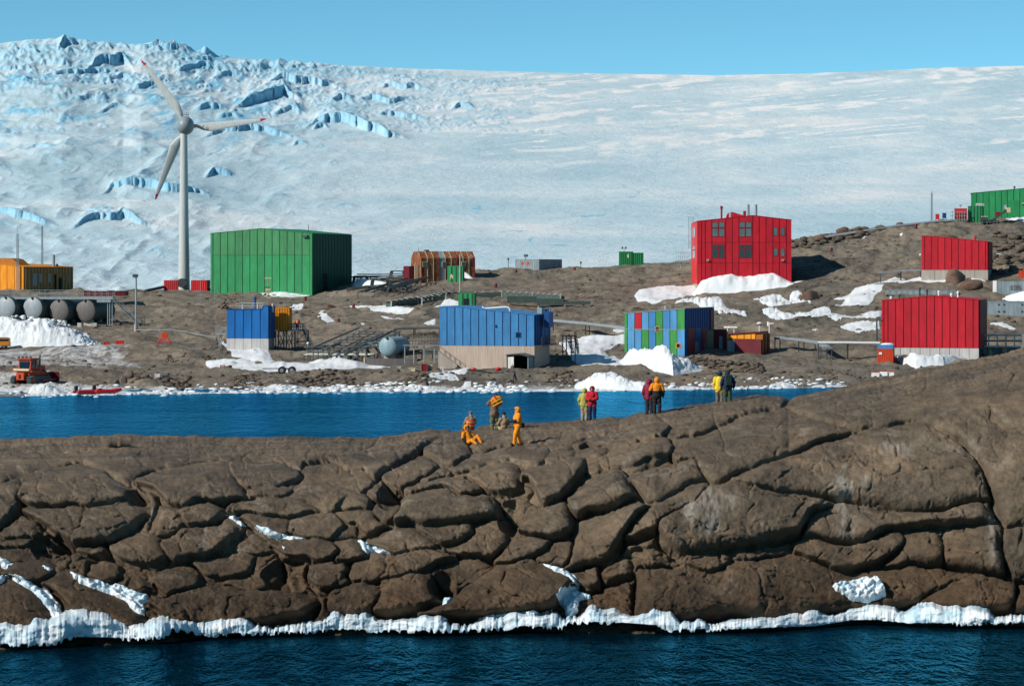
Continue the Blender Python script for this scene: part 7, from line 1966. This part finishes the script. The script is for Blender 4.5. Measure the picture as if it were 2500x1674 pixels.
def person(loc, heading, height, label, cols, pose=None, base=STAND, bulk=1.0, hood=None, hat=None, group=None, hands=True, hem=None, vest=None, lower=None):
    J = dict(base); J.update(pose or {})
    J = {k: Vector(v) for k, v in J.items()}
    mb = MB()
    for a, b, r0, r1, m in SEG:
        capsule(mb, J[a], J[b], r0 * (bulk if m != 'skin' else 1), r1 * (bulk if m != 'skin' else 1))
    hd = J['hea']; fwd = Vector((0, -1, 0))
    mb.ball(hd, .1, .82, .95, 1.18, 14, 10)
    capsule(mb, hd + Vector((0, -.085, .005)), hd + Vector((0, -.118, -.025)), .014, .02, 6)       # nose
    capsule(mb, hd + Vector((-.03, -.075, -.085)), hd + Vector((.03, -.075, -.085)), .03, .03, 6)  # chin
    for s in (-1, 1): mb.ball(hd + Vector((s * .082, .01, -.01)), .028, .5, 1, 1.3, 6, 5)
    me = bpy.data.meshes.new('person'); me.from_pydata(mb.v, [], mb.f)
    tmp = bpy.data.objects.new('tmp', me); COL.objects.link(tmp)
    rm = tmp.modifiers.new('r', 'REMESH'); rm.mode = 'VOXEL'; rm.voxel_size = .021
    sm = tmp.modifiers.new('s', 'SMOOTH'); sm.factor = .5; sm.iterations = 3
    dg = bpy.context.evaluated_depsgraph_get()
    me2 = bpy.data.meshes.new_from_object(tmp.evaluated_get(dg)); me2.name = 'person'
    bpy.data.objects.remove(tmp); bpy.data.meshes.remove(me)
    names = ['jacket', 'trousers', 'boots', 'skin', 'sleeve', 'lower']
    cl = dict(cols); cl.setdefault('boots', BOOT); cl.setdefault('skin', SKIN); cl.setdefault('sleeve', cl['jacket']); cl.setdefault('lower', lower or cl['jacket'])
    for nme in names: me2.materials.append(cl[nme])
    n = len(me2.polygons); ctr = np.empty(n * 3); me2.polygons.foreach_get('center', ctr); ctr = ctr.reshape(-1, 3)
    best = np.full(n, 9.0); idx = np.zeros(n, int)
    for a, b, r0, r1, m in SEG + [('hea', 'hea', .1, .1, 'skin')]:
        A, B = np.array(J[a]), np.array(J[b]); d = B - A; L2 = max(d @ d, 1e-9)
        t = np.clip((ctr - A) @ d / L2, 0, 1); dist = np.linalg.norm(ctr - A - t[:, None] * d, axis=1) - (r0 + (r1 - r0) * t)
        k = names.index('sleeve' if a.startswith(('elL', 'elR')) and b.startswith('wr') else m)
        if b in ('anL', 'anR') : pass
        new = dist < best; best = np.where(new, dist, best); idx = np.where(new, k, idx)
    if hem is not None:                              # a long jacket covers the hips
        ax = np.array(J['che'] - J['pel']); ax /= np.linalg.norm(ax); h = (ctr - np.array(J['pel'])) @ ax
        idx = np.where((idx == 1) & (h > -hem), 0, idx)
        if lower is not None: idx = np.where((idx == 0) & (h < .22), 5, idx)
    nv_ = len(me2.vertices); vc_ = np.empty(nv_ * 3); me2.vertices.foreach_get('co', vc_); vc_ = vc_.reshape(-1, 3); nn = np.empty(nv_ * 3); me2.vertices.foreach_get('normal', nn); nn = nn.reshape(-1, 3)
    fold = fbm(vc_[:, 0] * 9 + vc_[:, 1] * 7, vc_[:, 2] * 16 + vc_[:, 0] * 5, 3, len(label)) * .022 * (vc_[:, 2] < J['nec'].z - .05)
    me2.vertices.foreach_set('co', (vc_ + nn * fold[:, None]).ravel())
    me2.polygons.foreach_set('material_index', idx.astype(np.int32)); me2.polygons.foreach_set('use_smooth', np.ones(n, bool)); me2.update()
    o = bpy.data.objects.new('person', me2); link(o); tag(o, label, 'person', group)
    o.location = loc; o.rotation_euler = (0, 0, math.radians(heading)); s = height / 1.80; o.scale = (s, s, s)
    for sgn in (-1, 1):
        MB().ball(hd + Vector((sgn * .034, -.088, .015)), .012, seg=6, rings=4).build('eye', BLACK, o)
    if hood is not None:                             # shell round the head, open at the face
        mbh = MB(); rr = .142; seg, rings = 18, 12
        c = hd + Vector((0, .015, .01))
        pts = {}
        for i in range(rings + 1):
            th = math.pi * i / rings
            for j in range(seg):
                ph = 2 * math.pi * j / seg
                d = Vector((math.sin(th) * math.cos(ph), math.sin(th) * math.sin(ph), math.cos(th)))
                if d.y < -.62 and -.55 < d.z < .5: continue
                pts[(i, j)] = len(mbh.v); mbh.v.append(tuple(c + Vector((d.x * rr, d.y * rr * 1.1 - (.03 if d.y < -.3 else 0), d.z * rr * 1.12))))
        for i in range(rings):
            for j in range(seg):
                q = [(i, j), (i + 1, j), (i + 1, (j + 1) % seg), (i, (j + 1) % seg)]
                if all(x in pts for x in q): mbh.f.append(tuple(pts[x] for x in q))
        h = mbh.build('hood', hood, o, True); sd = h.modifiers.new('t', 'SOLIDIFY'); sd.thickness = .025
    if hat is not None:
        MB().lathe([(.105, 0), (.112, .03), (.10, .09), (.06, .14), (.01, .15)], 14, 'z', tuple(hd + Vector((0, .005, .03)))).build('hat', hat, o, True)
    for w, e in (('wrL', 'elL'), ('wrR', 'elR')):
        d = (J[w] - J[e]).normalized(); a = d.orthogonal().normalized(); b = d.cross(a)
        mh = MB(); c = J[w] + d * .05
        mh.ball(c, .046, 1, 1, 1, 8, 6)
        for k in range(4):
            o0 = c + a * (k - 1.5) * .021 + d * .03; l = (.062, .075, .07, .052)[k]
            k1 = o0 + d * l * .55; k2 = k1 + d * l * .35 + b * l * .35
            mh.tube(o0, k1, .0105, n=6); mh.tube(k1, k2, .0095, n=6)
        mh.tube(c - a * .035, c - a * .06 + d * .045 + b * .02, .012, n=6)
        mh.build('hand', cl.get('glove', BOOT), o, True)
    if vest is not None:
        mv = MB(); ax = J['che'] - J['pel']
        mv.lathe([(.225, -.02), (.235, ax.length * .5), (.242, ax.length * .95), (.19, ax.length * 1.25), (.11, ax.length * 1.4)], 18)
        R = ax.to_track_quat('Z', 'Y'); mv.v = [tuple(J['pel'] + R @ Vector((p[0] * 1.12, p[1] * .95, p[2]))) for p in mv.v]
        v = mv.build('vest', vest, o, True)
        mt = MB()
        for hh in (.18, .42): mt.lathe([(.238 + .02 * hh, ax.length * hh * 2), (.239 + .02 * hh, ax.length * hh * 2 + .045)], 18)
        mt.v = [tuple(J['pel'] + R @ Vector((p[0] * 1.12, p[1] * .95, p[2]))) for p in mt.v]; mt.build('reflective_band', SILV, v)
    return o, J, s

def pack(o, J, mat, w=.34, h=.52, d=.2, top=None):
    """rucksack on the back, straps over the shoulders"""
    c = (J['pel'] + J['che']) / 2 + Vector((0, .17 + d / 2, .16))
    p = MB().box(c.x - w / 2, c.x + w / 2, c.y - d / 2, c.y + d / 2, c.z - h / 2, c.z + h / 2).build('backpack', mat, o, bevel=.06)
    MB().box(c.x - w * .38, c.x + w * .38, c.y + d / 2, c.y + d / 2 + .07, c.z - h * .35, c.z + h * .05).build('pocket', mat, p, bevel=.02)
    for s in (-1, 1): MB().path([(s * .12, c.y - d / 2, c.z + h * .35), (s * .13, 0, J['shL'].z + .10), (s * .13, -.18, J['che'].z)], .022, 5).build('strap', C_BK, p)

def on_rock(u, v, back=0.0):
    h = rock_hit(u, v)
    k = 0
    while h is None and k < 40:
        v += 1; k += 1; h = rock_hit(u, v)
    if back:
        x, y = h.x * (1 + back / h.y), h.y + back
        g = ROCKG['bvh'].ray_cast(Vector((x, y, 60)), Vector((0, 0, -1)))[0]
        return g if g is not None else h
    return h

p = on_rock(1264, 1087); H5 = 93 * p.y / F
o, J, s = person(p, -75, H5, 'person in full orange suit walking on the rock with a camera in hand', dict(jacket=C_OR, trousers=C_OR, sleeve=C_BK, glove=C_BK), dict(elL=(.27, -.06, 1.18), wrL=(.12, -.27, 1.16), elR=(-.27, -.06, 1.18), wrR=(-.10, -.27, 1.14), knL=(.11, -.16, .5), anL=(.11, -.20, .09), toL=(.12, -.37, .06), knR=(-.11, .02, .5), anR=(-.11, .16, .10), toR=(-.12, 0, .04)), hood=C_OR2, hem=.18)
mbp = MB().box(-.12, .30, -.02, .18, .78, 1.02); bagp = mbp.build('shoulder_bag', C_BK, o, bevel=.04); bagp.location = (-.18, .14, .05)
MB().path([(-.15, .2, 1.0), (.05, 0, 1.55), (.2, -.15, 1.1)], .02, 5).build('bag_strap', C_BK, o)
cm = thing('camera', 'small silver camera held by the walking person in orange', 'camera', p + Matrix.Rotation(math.radians(-75), 3, 'Z') @ (Vector((.0, -.36, 1.18)) * s), math.radians(-75))
MB().box(-.07, .07, -.03, .03, -.045, .045).build('body', GALV, cm); MB().lathe([(.035, -.09), (.035, -.03)], 12, 'y').build('lens', BLACK, cm)
p = on_rock(1146, 1086)
person(p + Vector((0, 0, -.02)), 36, 1.78, 'person in orange suit sitting back on the rock with legs stretched out', dict(jacket=C_OR, trousers=C_OR, boots=BOOT, glove=C_BK, sleeve=C_BK), dict(che=(0, .2, .48), nec=(0, .25, .70), hea=(0, .24, .86), shL=(.2, .22, .6), shR=(-.2, .22, .6), elL=(.34, .05, .40), wrL=(.26, -.2, .42), elR=(-.34, .10, .36), wrR=(-.30, -.06, .16), knL=(.20, -.42, .48), anL=(.22, -.74, .10), toL=(.24, -.92, .10), knR=(-.20, -.50, .30), anR=(-.22, -.98, .08), toR=(-.26, -1.1, .18)), SIT, bulk=.82, hood=C_OR2, hem=.1)
p = on_rock(1148, 1047, 1.2)
person(Vector((p.x, p.y, P(1148, 1007, p.y).z - .93)), 200, 1.78, 'person in grey beanie and orange high visibility vest sitting with back turned', dict(jacket=C_TAN, trousers=C_OLV), None, SIT, hat=C_GRYH, vest=C_HV)
p = on_rock(1207, 1048, 0.3); H3 = 1.80
o, J, s = person(Vector((p.x, p.y, P(1207, 969, p.y).z - H3)), 195, H3, 'person in brown jacket and olive trousers carrying a bright bag on the shoulders', dict(jacket=C_BR, trousers=C_OLV, glove=C_BK), dict(elR=(-.34, -.02, 1.46), wrR=(-.20, .02, 1.70), elL=(.34, -.02, 1.46), wrL=(.22, .06, 1.62)), hem=.12, hat=C_BK)
bz = o.location.z + 1.62
T = thing('orange_bag', 'orange and yellow striped bag carried on a person\'s shoulders', 'bag', (o.location.x + .12, o.location.y - .34, bz))
MB().ball((0, 0, 0), .30, 1.05, .72, .95, 16, 10).build('body', C_HV, T, True)
for i, (a, z) in enumerate(((.5, .02), (.5, -.14), (-.9, .06), (.45, .16))):
    ca, sa = math.cos(a), math.sin(a); mbb = MB().box(-.30, .26, -.225 + .01 * i, -.19, z - .026, z + .026)
    mbb.v = [(q[0] * ca - q[2] * sa, q[1], q[0] * sa + q[2] * ca) for q in mbb.v]; mbb.build('stripe', C_YEL if i != 2 else C_BK, T)
MB().path([(-.2, .1, .2), (0, .0, .32), (.2, .1, .2)], .03, 6).build('handle', C_BK, T)
p = on_rock(1229, 1050, 1.0)
person(Vector((p.x, p.y, P(1227, 1009, p.y).z - .93)), 205, 1.78, 'person in tan jacket and dark hat sitting beside the bag carrier', dict(jacket=C_TAN, trousers=C_SND), None, SIT, hat=C_BK)
p = on_rock(1427, 1027); h = 80 * p.y / F
person(p + Vector((0, 0, -.03)), 155, h, 'person in hooded yellow green jacket with back to the camera', dict(jacket=C_YG, trousers=C_SND, glove=C_HV), dict(elR=(-.30, -.06, 1.16), wrR=(-.16, -.26, 1.2)), hood=C_YG, hem=.2)
p = on_rock(1446, 1025, .35); h = 82 * p.y / F
person(Vector((p.x, p.y, P(1446, 943, p.y).z - h)), -15, h, 'person in red hooded jacket facing the camera beside the yellow green one', dict(jacket=C_RED, trousers=C_NAVY, glove=C_BK), dict(elL=(.28, -.05, 1.16), wrL=(.10, -.25, 1.08), elR=(-.28, -.05, 1.16), wrR=(-.12, -.25, 1.10)), hood=C_RED, hem=.18)
p = on_rock(1585, 1011, .3); h = 88 * p.y / F
person(Vector((p.x, p.y, P(1585, 926, p.y).z - h)), 150, h, 'person in maroon hooded jacket and dark trousers partly hidden behind an orange jacket', dict(jacket=C_MAR, trousers=C_BK, glove=C_BK), None, hood=C_MAR, hem=.15)
p = on_rock(1604, 1009); h = 88 * p.y / F
person(Vector((p.x, p.y, P(1604, 922, p.y).z - h)), 178, h, 'person in orange and black hooded jacket seen from behind', dict(jacket=C_OR2, trousers=C_BK, sleeve=C_BK, glove=C_BK), dict(elL=(.34, .02, 1.18), wrL=(.38, -.02, .95)), hood=C_OR2, hem=.3, lower=C_BK)
p = on_rock(1757, 983, .5); h = 84 * p.y / F
person(Vector((p.x, p.y, P(1758, 907, p.y).z - h)), 165, h, 'person in bright yellow jacket walking away on the rock', dict(jacket=C_YEL, trousers=C_GREY, glove=C_HV), dict(elL=(.30, .03, 1.15), wrL=(.27, -.05, .93)), hood=C_DGRN, hem=.2)
p = on_rock(1776, 981, .3); h = 84 * p.y / F
o, J, s = person(Vector((p.x, p.y, P(1774, 905, p.y).z - h)), 185, h, 'person in dark blue jacket with a large dark backpack', dict(jacket=C_NAVY, trousers=C_GRN, glove=C_BK), dict(elR=(-.36, .02, 1.18), wrR=(-.34, -.05, .96)), hat=C_DGRN, hood=C_DGRN, hem=.1)
pack(o, J, C_DGRN, .40, .66, .24)
# people among the buildings
def far_person(u, vfeet, vtop, Y, heading, label, cols, **kw):
    b = P(u, vfeet, Y); h = (vfeet - vtop) * Y / F
    return person(b, heading, h, label, cols, **kw)
far_person(726, 804, 775, ySm + 4, 180, 'small dark figure on the landing of the steel tower', dict(jacket=C_BR, trousers=C_NAVY), vest=C_HV)
far_person(1251, 912, 889, fr1.Y - 4.2, 20, 'small figure in red by the open shed on the beach', dict(jacket=C_TAN, trousers=C_RED), hat=C_GRYH)
far_person(279, 842, 815, YT - 3, 0, 'small figure in pale suit and orange hood by the tank plinth', dict(jacket=C_SND, trousers=C_SND), hood=C_HV)
